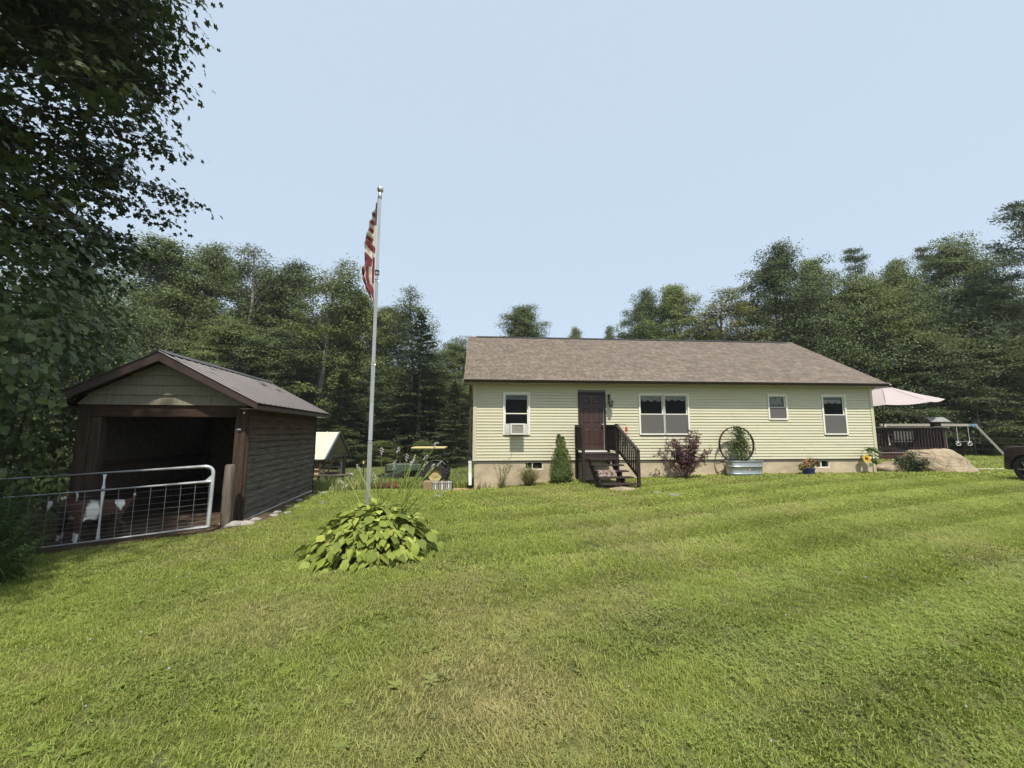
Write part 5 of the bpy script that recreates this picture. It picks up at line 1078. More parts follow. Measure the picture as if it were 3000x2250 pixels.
# local x forward (towards the house end), profile along x
CW = .90
def bodysec(pr, w0, name, mat, parent, inset=0.0):
    m = MB(); L_ = [Vector((x, -CW + inset, z)) for x, z in pr]; m.prism(L_, (0, 2 * (CW - inset), 0)); return bevel(m.build(name, mat, parent), .05, 3)
def arch(cx_, r_, n_=9): return [(cx_ + r_ * math.cos(a), .37 + r_ * math.sin(a)) for a in np.linspace(0, math.pi, n_)]
fx0 = .78
body = [(1.42, .32), (1.46, .62), (1.40, .98), (1.22, 1.08), (.2, 1.18), (-3.2, 1.16), (-3.28, .6), (-3.2, .32)] + [(x, z) for x, z in arch(-2.15, .44)[::-1]] + [(x, z) for x, z in arch(fx0, .46)[::-1]]
bd_ = bodysec(body, CW, 'body', M_car, car)
cab = [(.22, 1.17), (-.45, 1.74), (-2.3, 1.74), (-2.95, 1.15)]; cb_ = bodysec(cab, CW, 'cabin', M_car, car, .10)
for s_ in (-1, 1):
    MB().prism([(.02, s_ * .81, 1.22), (-.48, s_ * .81, 1.66), (-1.15, s_ * .81, 1.66), (-1.15, s_ * .81, 1.22)], (0, s_ * .012, 0)).build('side_window', M_cglass, cb_); MB().prism([(-1.22, s_ * .81, 1.22), (-1.22, s_ * .81, 1.66), (-2.2, s_ * .81, 1.66), (-2.55, s_ * .81, 1.22)], (0, s_ * .012, 0)).build('side_window', M_cglass, cb_)
    MB().box((-.12, min(s_ * .84, s_ * 1.02), 1.20), (.08, max(s_ * .84, s_ * 1.02), 1.36)).build('mirror', M_trimb, car); MB().prism([(1.40, s_ * .62, .78), (1.445, s_ * .62, .78), (1.40, s_ * .62, .95), (1.34, s_ * .62, .95)], (0, s_ * .25, 0)).build('headlight', M_lens, car)
    for wx in (fx0, -2.15):
        w = MB(); w.lathe([(.24, -.11), (.33, -.12), (.37, -.09), (.378, 0), (.37, .09), (.33, .12), (.24, .11)], 32, (0, 0, 0), axis='y'); wo = w.build('wheel', M_tyre, car, True, (wx, s_ * .82, .378))
        rim = MB(); rim.lathe([(.245, -.10), (.245, .10)], 28, axis='y'); rim.lathe([(0, .06 * s_), (.06, .06 * s_), (.07, .03 * s_)], 14, axis='y')
        for q in range(5): a = q * 1.2566; c_, n__ = math.cos(a), math.sin(a); rim.bar((.04 * c_, .05 * s_, .04 * n__), (.24 * c_, .06 * s_, .24 * n__), .085, .03)
        rim.build('rim', M_alloy, wo); dk = MB(); dk.lathe([(0, .0), (.24, .0)], 24, axis='y'); dk.build('brake_disc', M_trimb, wo)
        MB().tube([(wx + .475 * math.cos(a), s_ * (CW - .005), .37 + .475 * math.sin(a)) for a in np.linspace(-.05, math.pi + .05, 12)], .035, 7).build('fender_flare', M_trimb, car)
MB().box((1.36, -.84, .34), (1.50, .84, .58)).build('bumper', M_trimb, car); MB().box((1.38, -.55, .66), (1.46, .55, .92)).build('grille', M_trimb, car)
MB().prism([(.19, -.72, 1.22), (-.40, -.72, 1.70), (-.42, -.72, 1.70), (.15, -.72, 1.22)], (0, 1.44, 0)).build('windscreen', M_cglass, cb_)

# ---------------------------------------------------------------- behind the lawn on the left: tractor, log shelter, crate
M_tgreen = surf('old_green_paint', (.050, .085, .050), (.085, .11, .075), 6, .6, .3, 20); M_tyel = surf('faded_yellow', (.62, .50, .22), (.52, .42, .19), 6, .6); M_tdark = surf('greasy_iron', (.035, .032, .028), (.06, .05, .042), 10, .7)
tx0, ty0 = -5.0, 23.4; tr = thing('tractor', 'old green tractor with faded yellow canopy parked in the field', 'tractor', (tx0, ty0, gz(tx0, ty0)), R(183))
# local x forward (left in view)
bevel(MB().box((.1, -.30, .78), (2.0, .30, 1.22)).build('hood', M_tgreen, tr), .06, 2); MB().box((2.0, -.28, .70), (2.10, .28, 1.18)).build('grille', M_tdark, tr); MB().box((-.9, -.26, .50), (1.9, .26, .80)).build('chassis', M_tdark, tr); MB().box((-1.1, -.34, .62), (-.1, .34, .98)).build('gear_case', M_tgreen, tr)
def twheel(x, y, r_, w):
    t = MB(); t.lathe([(r_ * .55, -w / 2), (r_ * .8, -w / 2), (r_ * .96, -w * .38), (r_ * .96, w * .38), (r_ * .8, w / 2), (r_ * .55, w / 2)], 30, axis='y'); o_ = t.build('wheel', M_tyre, tr, True, (x, y, r_)); l_ = MB()
    for q in range(22):
        a = q * 2 * math.pi / 22
        for s_ in (-1, 1): a2 = a + (.14 if s_ > 0 else 0); l_.bar((r_ * .97 * math.cos(a2), 0, r_ * .97 * math.sin(a2)), (r_ * .94 * math.cos(a2 + .12), s_ * w * .47, r_ * .94 * math.sin(a2 + .12)), .05, r_ * .07)
    l_.build('lugs', M_tyre, o_); rm = MB(); rm.lathe([(0, .02), (r_ * .2, .03), (r_ * .45, -.02), (r_ * .56, .06)], 20, axis='y'); rm.lathe([(0, -.02), (r_ * .2, -.03), (r_ * .45, .02), (r_ * .56, -.06)], 20, axis='y'); rm.build('rim', M_tyel, o_, True)
for s_ in (-1, 1): twheel(-.75, s_ * .72, .68, .36); twheel(1.55, s_ * .62, .36, .20)
for s_ in (-1, 1):
    fn_ = MB(); pr = [(-.75 + .76 * math.cos(a), .68 + .76 * math.sin(a)) for a in np.linspace(.5, 2.4, 8)]
    for p, q in zip(pr[:-1], pr[1:]): fn_.prism([(p[0], s_ * .52, p[1]), (q[0], s_ * .52, q[1]), (q[0], s_ * .52, q[1] + .02), (p[0], s_ * .52, p[1] + .02)], (0, s_ * .40, 0))
    fn_.build('fender', M_tgreen, tr)
bevel(MB().box((-.95, -.24, 1.10), (-.50, .24, 1.20)).build('seat', M_tdark, tr), .03); bevel(MB().box((-.98, -.24, 1.20), (-.88, .24, 1.50)).build('seat_back', M_tdark, tr), .03)
MB().tube([(.02, 0, 1.15), (-.25, 0, 1.42)], .022, 8).build('steering_column', M_tdark, tr); MB().tube([(-.27 + .16 * math.sin(a) * .5, .19 * math.cos(a), 1.43 + .16 * math.sin(a) * .86) for a in np.linspace(0, 2 * math.pi, 17)], .015, 6).build('steering_wheel', M_tdark, tr)
MB().tube([(.75, .15, 1.2), (.75, .15, 1.72), (.70, .15, 1.80)], [.03, .045, .04], 10).build('exhaust', M_tdark, tr, True); MB().tube([(1.35, -.12, 1.2), (1.35, -.12, 1.5)], .05, 10).build('air_cleaner', M_tdark, tr, True)
bevel(MB().box((-1.25, -.68, 2.06), (.62, .68, 2.15)).build('canopy', M_tyel, tr), .03, 2)
for s_ in (-1, 1): MB().tube([(-.98, s_ * .5, .98), (-.98, s_ * .5, 2.06)], .03, 8).build('canopy_post', M_tdark, tr)
for s_ in (-1, 1): MB().bar((.3, s_ * .5, 1.15), (2.3, s_ * .5, .45), .09, .12).build('loader_arm', M_tgreen, tr)
MB().prism([(2.3, -.8, .1), (2.95, -.8, .08), (2.4, -.8, .62)], (0, 1.6, 0)).build('loader_bucket', M_tdark, tr)
# log shelter
LSX = -6.35; lsg = gz(-6.6, 15); ls = thing('log_shelter', 'small log shelter with cream metal gable roof behind the goat shed', 'shelter', (LSX, 15.05, lsg)); M_cream = surf('cream_roof_metal', (.66, .62, .45), (.60, .56, .41), 3, .45); M_lblue = surf('slate_rake_trim', (.12, .16, .18), (.10, .14, .16), 4, .5); M_log = wood('peeled_log', (.36, .235, .15), (.52, .37, .26), 2, .8, 'x', .15)
rz_, ez_ = 1.69 - lsg, .78 - lsg
for s_ in (-1, 1):
    for k in range(5):
        x1 = -k * .45; m = MB(); m.prism([(x1, 0, rz_), (x1 - .445, 0, rz_), (x1 - .445, s_ * 1.05, ez_), (x1, s_ * 1.05, ez_)], (0, 0, -.02)); m.bar((x1 - .445, 0, rz_ + .012), (x1 - .445, s_ * 1.05, ez_ + .012), .022, .03); m.build('roof_panel', M_cream, ls)
    MB().bar((.02, 0, rz_ - .015), (.02, s_ * 1.08, ez_ - .03), .045, .10, up=(0, 0, 1)).build('rake_trim', M_lblue if s_ < 0 else M_fwire, ls)
for (x, y) in ((-.12, -.85), (-.12, .85), (-2.1, -.85), (-2.1, .85)): MB().tube([(x, y, -.2), (x, y, ez_ + .1)], .06, 8).build('post', M_postg, ls)
MB().bar((-.12, -.85, ez_ + .05), (-.12, .85, ez_ + .05), .08, .1).build('tie_beam', M_postg, ls)
for s_ in (-1, 1): MB().bar((-.10, s_ * .8, .35), (-.10, s_ * .15, ez_ + .02), .05, .05).build('brace', M_postg, ls)
for k in range(6): MB().tube([(-2.25, -.80, .12 + k * .165), (-.28, -.80, .12 + k * .165)], .085, 10).build('log', M_log, ls, True)
for k in range(5): MB().tube([(-2.25, .80, .10 + k * .2), (-.28, .80, .10 + k * .2)], .085, 10).build('log', M_log, ls, True)
MB().tube([(-.05, .45, -.1), (-.05, .45, .95)], .035, 8).build('stand_pipe', M_galv, ls, True)
pr_ = thing('pole_rail', 'grey pole rail on short posts in front of the log shelter', 'fence', (-6.0, 13.55, gz(-6, 13.55))); MB().tube([(-1.6, 0, .46), (.42, 0, .50), (.75, .05, .52)], .040, 8).build('rail', M_postg, pr_, True)
for x in (-1.2, -.35): MB().tube([(x, .05, -.2), (x, .05, .5)], .05, 8).build('post', M_postg, pr_, True)
MB().tube([(.35, .05, -.15), (.75, .0, .55)], .05, 8).build('post', M_galv, pr_, True)
# lone steel posts
for (x, y, h_, lab) in [(-6.9, 19.2, 1.25, 'green steel fence post standing alone left of the tractor'), (2.0 - 4.3, 25.5, 1.3, 'thin steel fence post between the tractor and the house corner')]:
    q = thing('fence_post', lab, 'post', (x, y, gz(x, y))); MB().box((-.02, -.02, -.3), (.02, .02, h_)).build('shaft', M_tpost, q); MB().box((-.028, -.028, h_ - .12), (.028, .028, h_)).build('cap', M_cap, q)
# crate and harrow at the lawn edge
M_crate = wood('grey_crate_slat', (.30, .27, .24), (.42, .38, .34), 3, .85, 'z', .15); M_cbrown = wood('brown_crate_panel', (.26, .17, .11), (.34, .23, .15), 3, .85, 'x', .1)
ck = thing('slatted_crate', 'low grey slatted crate beside a brown panel near the house corner', 'crate', (-2.55, 13.35, gz(-2.55, 13.35) - .05), R(3))
MB().box((-.30, -.02, 0), (-.02, .40, .34)).build('side_panel', M_cbrown, ck); MB().box((0, .03, .02), (.62, .40, .33)).build('core', M_tdark, ck)
for k in range(9): x = .0 + k * .07; MB().box((x, -.02, .0), (x + .045, .025, .36)).build('slat', M_white if k % 3 == 1 else M_crate, ck)
for z in (.02, .30): MB().box((-.01, -.035, z), (.63, -.021, z + .04)).build('rail', M_crate, ck)
hr = thing('disc_harrow', 'rusty gang of harrow discs lying in the grass behind the flagpole', 'harrow', (-4.6, 13.6, gz(-4.6, 13.6))); MB().tube([(-.5, 0, .16), (.95, .05, .14)], .03, 8).build('axle', M_rust, hr)
for k in range(6): MB().lathe([(0, .05), (.10, .035), (.19, .0), (.195, .004), (.10, .045), (0, .06)], 20, (-.35 + k * .22, .02, .16), axis='x').build('disc', M_rust, hr, True)
o_ = MB().tube([(-6.1, 12.9, gz(-6.1, 12.9) + .06), (-4.9, 13.2, gz(-4.9, 13.2) + .06)], .06, 8).build('timber', M_log, None, True); tag(o_, 'tan timber lying in the grass left of the harrow discs', 'log')
# ---------------------------------------------------------------- trees
PF, PP = 1190.08, .117103
def ray(px, py):
    x, y = (px - 1500) / PF, (py - 1125) / PF
    return Vector((x, math.cos(PP) + y * math.sin(PP), math.sin(PP) - y * math.cos(PP)))
def at_depth(px, py, Y): d_ = ray(px, py); return Vector((0, 0, 1.7)) + d_ * (Y / d_.y)
M_bark = surf('tree_bark', (.085, .070, .056), (.165, .14, .115), 5, .95, .8, 14, stretch=(4, 4, .7), coord_w=True); M_barkp = surf('pale_bark', (.22, .20, .175), (.32, .295, .26), 5, .95, .5, 14, stretch=(4, 4, .7), coord_w=True)
L_mid = leafmat('broadleaf_mid', (0.088, 0.12, 0.036), (0.175, 0.208, 0.072), .30, .6, .22, pos_noise=.15); L_light = leafmat('broadleaf_light', (0.118, 0.154, 0.038), (0.21, 0.242, 0.076), .32, .6, .15, pos_noise=.15); L_dark = leafmat('broadleaf_dark', (0.064, 0.092, 0.036), (0.13, 0.162, 0.062), .25, .6, .2, pos_noise=.15)
L_yel = leafmat('broadleaf_yellow', (0.16, 0.165, 0.042), (0.25, 0.245, 0.075), .3, .6, .1, pos_noise=.12); L_con = leafmat('conifer_needles', (0.056, 0.084, 0.036), (0.12, 0.152, 0.064), .15, .65, .15, pos_noise=.12); L_pine = leafmat('white_pine_needles', (0.066, 0.096, 0.048), (0.135, 0.17, 0.085), .15, .65, .12)
L_maple = leafmat('maple_leaf', (.030, .046, .012), (.058, .080, .020), .28, .5, .05, pos_noise=.12)
class TreeGeo:
    def __init__(s): s.wood = MB(); s.P = []; s.N = []; s.F = []; s.S = []
    def leaves(s, P, N_, F_, S_): s.P.append(P); s.N.append(N_); s.F.append(F_); s.S.append(S_)
    def arrays(s): return np.concatenate(s.P), np.concatenate(s.N), np.concatenate(s.F), np.concatenate(s.S)
def bend(a, b_, lift, n_=5): return [a.lerp(b_, t) + Vector((0, 0, lift * math.sin(math.pi * t))) for t in np.linspace(0, 1, n_)]
def broadleaf(seed, H=16, Rr=3.6, cb=.12, nb=58, per=140, leaf=.142, sig=(.47, .30), trunk_r=.2, bare=0.0, subs=7, keep=None, lean=(0, 0), clumps=1, top=.80, rise=(24, 54), sag=.05):
    rg_ = np.random.default_rng(seed); g = TreeGeo(); tp = [Vector((0, 0, -.5))]; x = y = 0
    for i in range(1, 10): x += rg_.normal() * .10 + lean[0] / 9; y += rg_.normal() * .10 + lean[1] / 9; tp.append(Vector((x, y, H * .97 * i / 9)))
    g.wood.tube(tp, [trunk_r * (1.15 - .98 * i / 9) for i in range(10)], 8)
    zs = [p.z for p in tp]
    def tr(z): return Vector((np.interp(z, zs, [p.x for p in tp]), np.interp(z, zs, [p.y for p in tp]), z))
    for i in range(nb):
        s_ = min(.995, (i + rg_.random()) / nb); z = H * (cb + (1 - cb) * s_ ** .92); env = (Rr * max(.02, math.sin(math.pi * min(.985, .24 + .76 * s_ ** .92))) ** top + .06 * Rr) * rg_.uniform(.60, 1.22)
        a = i * 2.39996 + rg_.normal() * .35; el = R(rise[0] + rise[1] * s_ + rg_.normal() * 9); d_ = Vector((math.cos(a) * math.cos(el), math.sin(a) * math.cos(el), math.sin(el))); A = tr(z * .97); B = A + d_ * env; pts = bend(A, B, .08 * env); rb = .012 + .016 * env * (1 - .5 * s_)
        if keep is not None and not keep(B): 
            B = A.lerp(B, .55); pts = bend(A, B, .08 * env)
            if not keep(B): continue
        g.wood.tube(pts, [rb, rb * .8, rb * .6, rb * .4, rb * .2], 5, caps=False)
        nobare = rg_.random() > bare or s_ < .62
        for k in range(subs):
            u = .28 + .72 * (k + rg_.random()) / subs; S0 = pts[0].lerp(pts[-1], u) + Vector((0, 0, .08 * env * math.sin(math.pi * u))); b2 = a + rg_.choice([-1, 1]) * rg_.uniform(.4, 1.25); e2 = el * .5 + R(rg_.normal() * 14); L2 = env * rg_.uniform(.22, .42) * (1.15 - .45 * u) + .25
            E_ = S0 + Vector((math.cos(b2) * math.cos(e2), math.sin(b2) * math.cos(e2), math.sin(e2))) * L2
            if keep is not None and not keep(E_): continue
            g.wood.tube([S0, S0.lerp(E_, .5) + Vector((0, 0, .05)), E_], [rb * .35, rb * .22, .004], 4, caps=False)
            if not nobare:
                for q in range(3): g.wood.tube([S0.lerp(E_, .3 + .3 * q), S0.lerp(E_, .3 + .3 * q) + Vector(rg_.normal(size=3) * .25) + Vector((0, 0, .35))], [.007, .003], 3, caps=False)
                continue
            if s_ > .5 and rg_.random() < .35 and keep is None: E_ = E_ + Vector((rg_.normal() * .15, rg_.normal() * .15, rg_.uniform(.5, 1.3)))
            for c_ in range(clumps):
                ctr = np.array(S0.lerp(E_, 1.0 - .5 * c_)) ; n_ = int(per * rg_.uniform(.6, 1.35)); ax = np.array([math.cos(b2), math.sin(b2), 0.0]); qx = rg_.normal(size=(n_, 3)); al = rg_.normal(size=n_) * sig[0] * .55
                rr2 = (qx[:, 0] ** 2 + qx[:, 1] ** 2); P = ctr + qx * np.array([sig[0] * .62, sig[0] * .62, sig[1] * .55]) + al[:, None] * ax; P[:, 2] -= sag * sig[0] * rr2; nr = rg_.normal(size=(n_, 3)) * .42 + np.array([0, 0, .9]) + .75 * np.stack([qx[:, 0], qx[:, 1], np.zeros(n_)], 1)
                fw = rg_.normal(size=(n_, 3)) + (P - ctr) * 1.5; g.leaves(P, nr, fw, leaf * rg_.uniform(.65, 1.25, n_))
    return g
def conifer(seed, H=13, Rr=2.5, nb=100, per=300, leaf=.15, cb=.04, droop=-.12, power=.85, pad=.34):
    rg_ = np.random.default_rng(seed); g = TreeGeo(); g.wood.tube([(0, 0, -.5), (.03, .02, H * .5), (0, 0, H)], [.17, .10, .012], 7)
    for i in range(nb):
        s_ = (i + rg_.random()) / nb; z = H * (cb + (1 - cb) * s_); env = Rr * (1 - s_) ** power * rg_.uniform(.72, 1.18) + .12; a = i * 2.39996 + rg_.normal() * .3; el = droop + .75 * s_ ** 2 + rg_.normal() * .07; d_ = Vector((math.cos(a) * math.cos(el), math.sin(a) * math.cos(el), math.sin(el))); A = Vector((0, 0, z)); B = A + d_ * env
        g.wood.tube(bend(A, B, .05 * env, 4), [.02 + .006 * env, .016, .010, .003], 4, caps=False); n_ = int(per * (.25 + .75 * env / Rr)); u = rg_.random(n_) ** .75; lat = rg_.normal(size=n_) * pad * env * (1.15 - .8 * u) * .5; sd = np.array([-math.sin(a), math.cos(a), 0])
        P = np.array(A) + np.outer(u * env, np.array(d_)) + np.outer(lat, sd) + np.stack([np.zeros(n_), np.zeros(n_), .05 * env * np.sin(np.pi * u) - .10 * np.abs(lat) + rg_.normal(size=n_) * .045], 1)
        fw = np.array(d_) * 1.0 + np.outer(np.sign(lat) * .8, sd) + rg_.normal(size=(n_, 3)) * .25; g.leaves(P, rg_.normal(size=(n_, 3)) * .3 + [0, 0, 1], fw, leaf * rg_.uniform(.6, 1.2, n_))
    return g
def pine(seed, H=18, Rr=3.4, nb=44, per=330, cb=.30):
    rg_ = np.random.default_rng(seed); g = TreeGeo(); g.wood.tube([(0, 0, -.5), (.06, .03, H * .5), (0, 0, H)], [.24, .15, .02], 8)
    for i in range(nb):
        s_ = (i + rg_.random()) / nb; z = H * (cb + (1 - cb) * round(s_ * 12) / 12 + .008 * rg_.normal()); env = Rr * (1 - s_) ** .75 * rg_.uniform(.6, 1.2) + .35; a = i * 2.39996 + rg_.normal() * .4; el = .06 + .55 * s_ + rg_.normal() * .08; d_ = Vector((math.cos(a) * math.cos(el), math.sin(a) * math.cos(el), math.sin(el))); A = Vector((0, 0, z)); B = A + d_ * env + Vector((0, 0, .12 * env))
        g.wood.tube(bend(A, B, -.05 * env, 4), [.03, .022, .014, .004], 4, caps=False)
        for c_ in range(7):
            u = rg_.uniform(.35, 1.03); n_ = int(per * .14); ctr = np.array(A.lerp(B, u)) + rg_.normal(size=3) * np.array([.25, .25, .07]) * env * .3; P = ctr + rg_.normal(size=(n_, 3)) * np.array([.24, .24, .10]); g.leaves(P, rg_.normal(size=(n_, 3)) + [0, 0, .5], (P - ctr) * 3 + np.array(d_) + [0, 0, .7] + rg_.normal(size=(n_, 3)) * .4, rg_.uniform(.14, .26, n_))
    return g
def bake(name, g, tmpl, mat, bark, seed=0):
    P, N_, F_, S_ = g.arrays(); V, Fc, k = leaf_arrays(P, N_, F_, S_, *tmpl); rn = np.repeat(np.random.default_rng(seed).random(len(P)), k)
    return g.wood.mesh(name + '_wood', bark, True), np_mesh(name + '_leaves', V, Fc, mat, rnd=rn)
GEO = {}
def proto(key, g, tmpl, bark, H, Rr):
    w, lv = bake(key, g, tmpl, L_mid, bark, len(GEO)); GEO[key] = (w, lv, H, Rr, {})
proto('round', broadleaf(1, 16, 3.7), DIAMOND, M_bark, 16, 3.7)
proto('layer', broadleaf(2, 16, 4.0, nb=50, per=190, sig=(.68, .16), subs=6, rise=(6, 50), sag=.10), DIAMOND, M_bark, 16, 4.0)
proto('tall', broadleaf(3, 18, 2.7, cb=.10, nb=60, per=135, sig=(.44, .32), bare=.30), DIAMOND, M_barkp, 18, 2.7)
proto('thin', broadleaf(4, 18, 2.5, cb=.14, nb=54, per=85, sig=(.44, .32), bare=.45, subs=6), DIAMOND, M_barkp, 18, 2.5)
proto('full', broadleaf(6, 15, 4.2, cb=.05, nb=66, per=140, sig=(.48, .30)), DIAMOND, M_bark, 15, 4.2)
proto('hemlock', conifer(5, 13, 2.7), NEEDLE if False else DIAMOND, M_bark, 13, 2.7)
proto('spruce', conifer(7, 12, 2.0, nb=110, per=240, power=.95, leaf=.13), DIAMOND, M_bark, 12, 2.0)
proto('pine', pine(8), NEEDLE, M_bark, 18, 3.4)
proto('bush', broadleaf(9, 2.6, 1.5, cb=.02, nb=34, per=100, leaf=.085, sig=(.32, .12), trunk_r=.03, subs=4), DIAMOND, M_bark, 2.6, 1.5)
MK = {'mid': L_mid, 'light': L_light, 'dark': L_dark, 'yel': L_yel, 'con': L_con, 'pine': L_pine}
tn = [0]
def tree(name, key, mk, px, pytop, depth, wpx, label, cat='tree', group='trees at the edge of the yard'):
    w, lv, H, Rr, _ = GEO[key]; X = (at_depth(px, 1265, depth)).x; base = gz(X, depth); ztop = at_depth(px, pytop, depth).z; hgt = ztop - base; sx = (wpx / PF * depth / 2) / Rr
    t = thing(name, label, cat, (X, depth, base), (tn[0] * 2.1) % 6.28, group); tn[0] += 1; t.scale = (sx, sx, hgt / H)
    obj('trunk', w, t); cr_ = obj('crown', lv, t); cr_.material_slots[0].link = 'OBJECT'; cr_.material_slots[0].material = MK[mk]; return t
T = tree
# left wood, behind the goat shed and field
T('broadleaf_tree', 'tall', 'mid', 445, 735, 41.5, 360, 'tall leafy tree with bare twig tips straight above the goat shed ridge')
T('broadleaf_tree', 'layer', 'light', 400, 900, 37.5, 288, 'lower light-green tree rising just behind the left slope of the shed roof')
T('broadleaf_tree', 'round', 'mid', 585, 765, 42.5, 300, 'rounded tree filling the skyline right of the tallest bare-topped one')
T('broadleaf_tree', 'thin', 'mid', 712, 715, 40.5, 240, 'open-crowned tree with pale straight trunk and bare top twigs')
T('broadleaf_tree', 'tall', 'dark', 815, 790, 44.5, 276, 'dark tree between the pale-trunked tree and the sparse airy one')
T('broadleaf_tree', 'thin', 'light', 925, 770, 39.5, 276, 'sparse airy tree with see-through crown left of the flagpole')
T('broadleaf_tree', 'layer', 'mid', 660, 960, 37.5, 312, 'layered tree behind the middle of the metal shed roof')
T('broadleaf_tree', 'full', 'dark', 830, 1000, 38.5, 288, 'dark full tree behind the far end of the metal shed roof')
T('broadleaf_tree', 'full', 'light', 1025, 905, 42.5, 288, 'bright rounded maple on the skyline just left of the flagpole')
T('broadleaf_tree', 'round', 'mid', 1120, 925, 44.5, 240, 'green tree on the skyline just right of the flagpole')
T('spruce_tree', 'spruce', 'con', 1000, 1090, 35.5, 228, 'low dark conifer between the shed roof and flagpole', 'conifer')
T('pine_tree', 'pine', 'pine', 1085, 1085, 37.5, 180, 'small soft-needled pine right behind the flagpole', 'conifer')
T('hemlock_tree', 'hemlock', 'con', 1225, 925, 38.5, 300, 'big cone-shaped hemlock left of the house roof', 'conifer')
T('broadleaf_tree', 'thin', 'dark', 1205, 865, 41.5, 180, 'thin tree whose bare twigs stick up behind the big hemlock')
T('broadleaf_tree', 'layer', 'mid', 1350, 1010, 41.5, 204, 'tree half hidden behind the left corner of the house')
T('hemlock_tree', 'hemlock', 'con', 1330, 1120, 34.5, 180, 'low dark hemlock next to the house downspout', 'conifer')
T('hemlock_tree', 'hemlock', 'con', 900, 1130, 36.5, 228, 'low hemlock above the cream roof of the log shelter', 'conifer')
T('broadleaf_tree', 'layer', 'mid', 235, 1010, 24, 170, 'dim tree behind the heart-leaved thicket left of the shed')
T('broadleaf_tree', 'full', 'dark', 60, 900, 22, 300, 'dark tree mass at the far left behind the heart-leaved thicket')
T('broadleaf_tree', 'full', 'mid', 520, 850, 45, 260, 'mid-height tree filling the gap behind the shed ridge')
T('broadleaf_tree', 'round', 'mid', 770, 850, 46, 260, 'mid-height tree filling the gap behind the pale-trunked tree')
T('broadleaf_tree', 'full', 'dark', 960, 930, 46, 240, 'dark tree behind the sparse airy one left of the flagpole')
T('broadleaf_tree', 'round', 'mid', 395, 930, 40, 170, 'tree behind the dead snags beside the shed peak')
# behind the house
T('broadleaf_tree', 'round', 'mid', 1528, 925, 42, 230, 'tree crown peeping over the left part of the house ridge')
T('broadleaf_tree', 'tall', 'light', 1690, 975, 44, 90, 'tip of a tree barely above the ridge over the front door')
T('broadleaf_tree', 'tall', 'mid', 1790, 972, 46, 70, 'tiny tree tip above the ridge right of the front door')
T('broadleaf_tree', 'full', 'dark', 1885, 895, 36, 215, 'dark rounded tree leftmost of the row behind the ridge')
T('broadleaf_tree', 'round', 'light', 1992, 862, 35, 225, 'bright green tree second in the row behind the ridge')
T('broadleaf_tree', 'thin', 'yel', 2125, 872, 34, 230, 'yellowish thin tree third in the row behind the ridge')
T('broadleaf_tree', 'full', 'dark', 2285, 775, 33, 300, 'wide dark tree over the right end of the house ridge')
T('broadleaf_tree', 'round', 'mid', 2420, 790, 36, 200, 'tree between the wide dark one and the pine spire')
# right wood
T('pine_tree', 'pine', 'pine', 2555, 742, 37, 200, 'white pine spire standing above the right-hand trees', 'conifer')
T('broadleaf_tree', 'layer', 'light', 2575, 835, 31, 270, 'bright leafy maple in front of the white pine spire')
T('broadleaf_tree', 'full', 'mid', 2700, 800, 34, 230, 'green tree between the bright maple and the dark pine top')
T('pine_tree', 'pine', 'con', 2770, 738, 38, 150, 'dark pine top poking out of the right-hand wood', 'conifer')
T('broadleaf_tree', 'layer', 'mid', 2860, 730, 33, 280, 'tall spreading tree near the right edge of the wood')
T('broadleaf_tree', 'full', 'dark', 2965, 820, 30, 260, 'dark full tree at the right edge above the car')
T('pine_tree', 'pine', 'pine', 3095, 610, 27, 360, 'tall white pine reaching in from the right edge of view', 'conifer')
T('broadleaf_tree', 'layer', 'mid', 2920, 1010, 28.5, 330, 'low layered maple behind the fence above the car')
T('broadleaf_tree', 'layer', 'dark', 2690, 1000, 29, 280, 'low dark tree behind the patio umbrella')
T('hemlock_tree', 'hemlock', 'con', 2560, 960, 29, 220, 'dark hemlock rising behind the right roof slope', 'conifer')
T('broadleaf_tree', 'full', 'mid', 2440, 930, 31, 220, 'leafy tree just above the right roof slope')
# bushes along the field edge
BL = [(930, 1300, 36, 90, 'bush behind the cream roof of the log shelter', 'mid'), (1010, 1298, 35, 110, 'bush right of the log shelter gable', 'mid'), (1090, 1320, 36, 90, 'low bush right behind the flagpole foot', 'light'), (1160, 1322, 36.5, 90, 'low bush above the tractor hood', 'light'), (1240, 1318, 37, 90, 'low bush behind the tractor canopy', 'mid'), (1330, 1300, 35, 100, 'bush between the tractor and the house corner', 'mid'), (110, 1300, 15, 170, 'sunlit bush seen under the thicket left of the shed', 'light'), (2860, 1300, 27.6, 130, 'low bush behind the fence near the blue swing bracket', 'mid'), (2970, 1280, 27.8, 150, 'bush behind the fence above the car hood', 'yel'), (2640, 1290, 27.8, 140, 'bush behind the deck railing', 'dark'), (20, 1270, 13, 200, 'dim bush at the left edge behind the gate', 'dark')]
for px, py, dp, w_, lab, mk in BL: T('bush', 'bush', mk, px, py, dp, w_, lab, 'bush', 'bushes along the field edge')
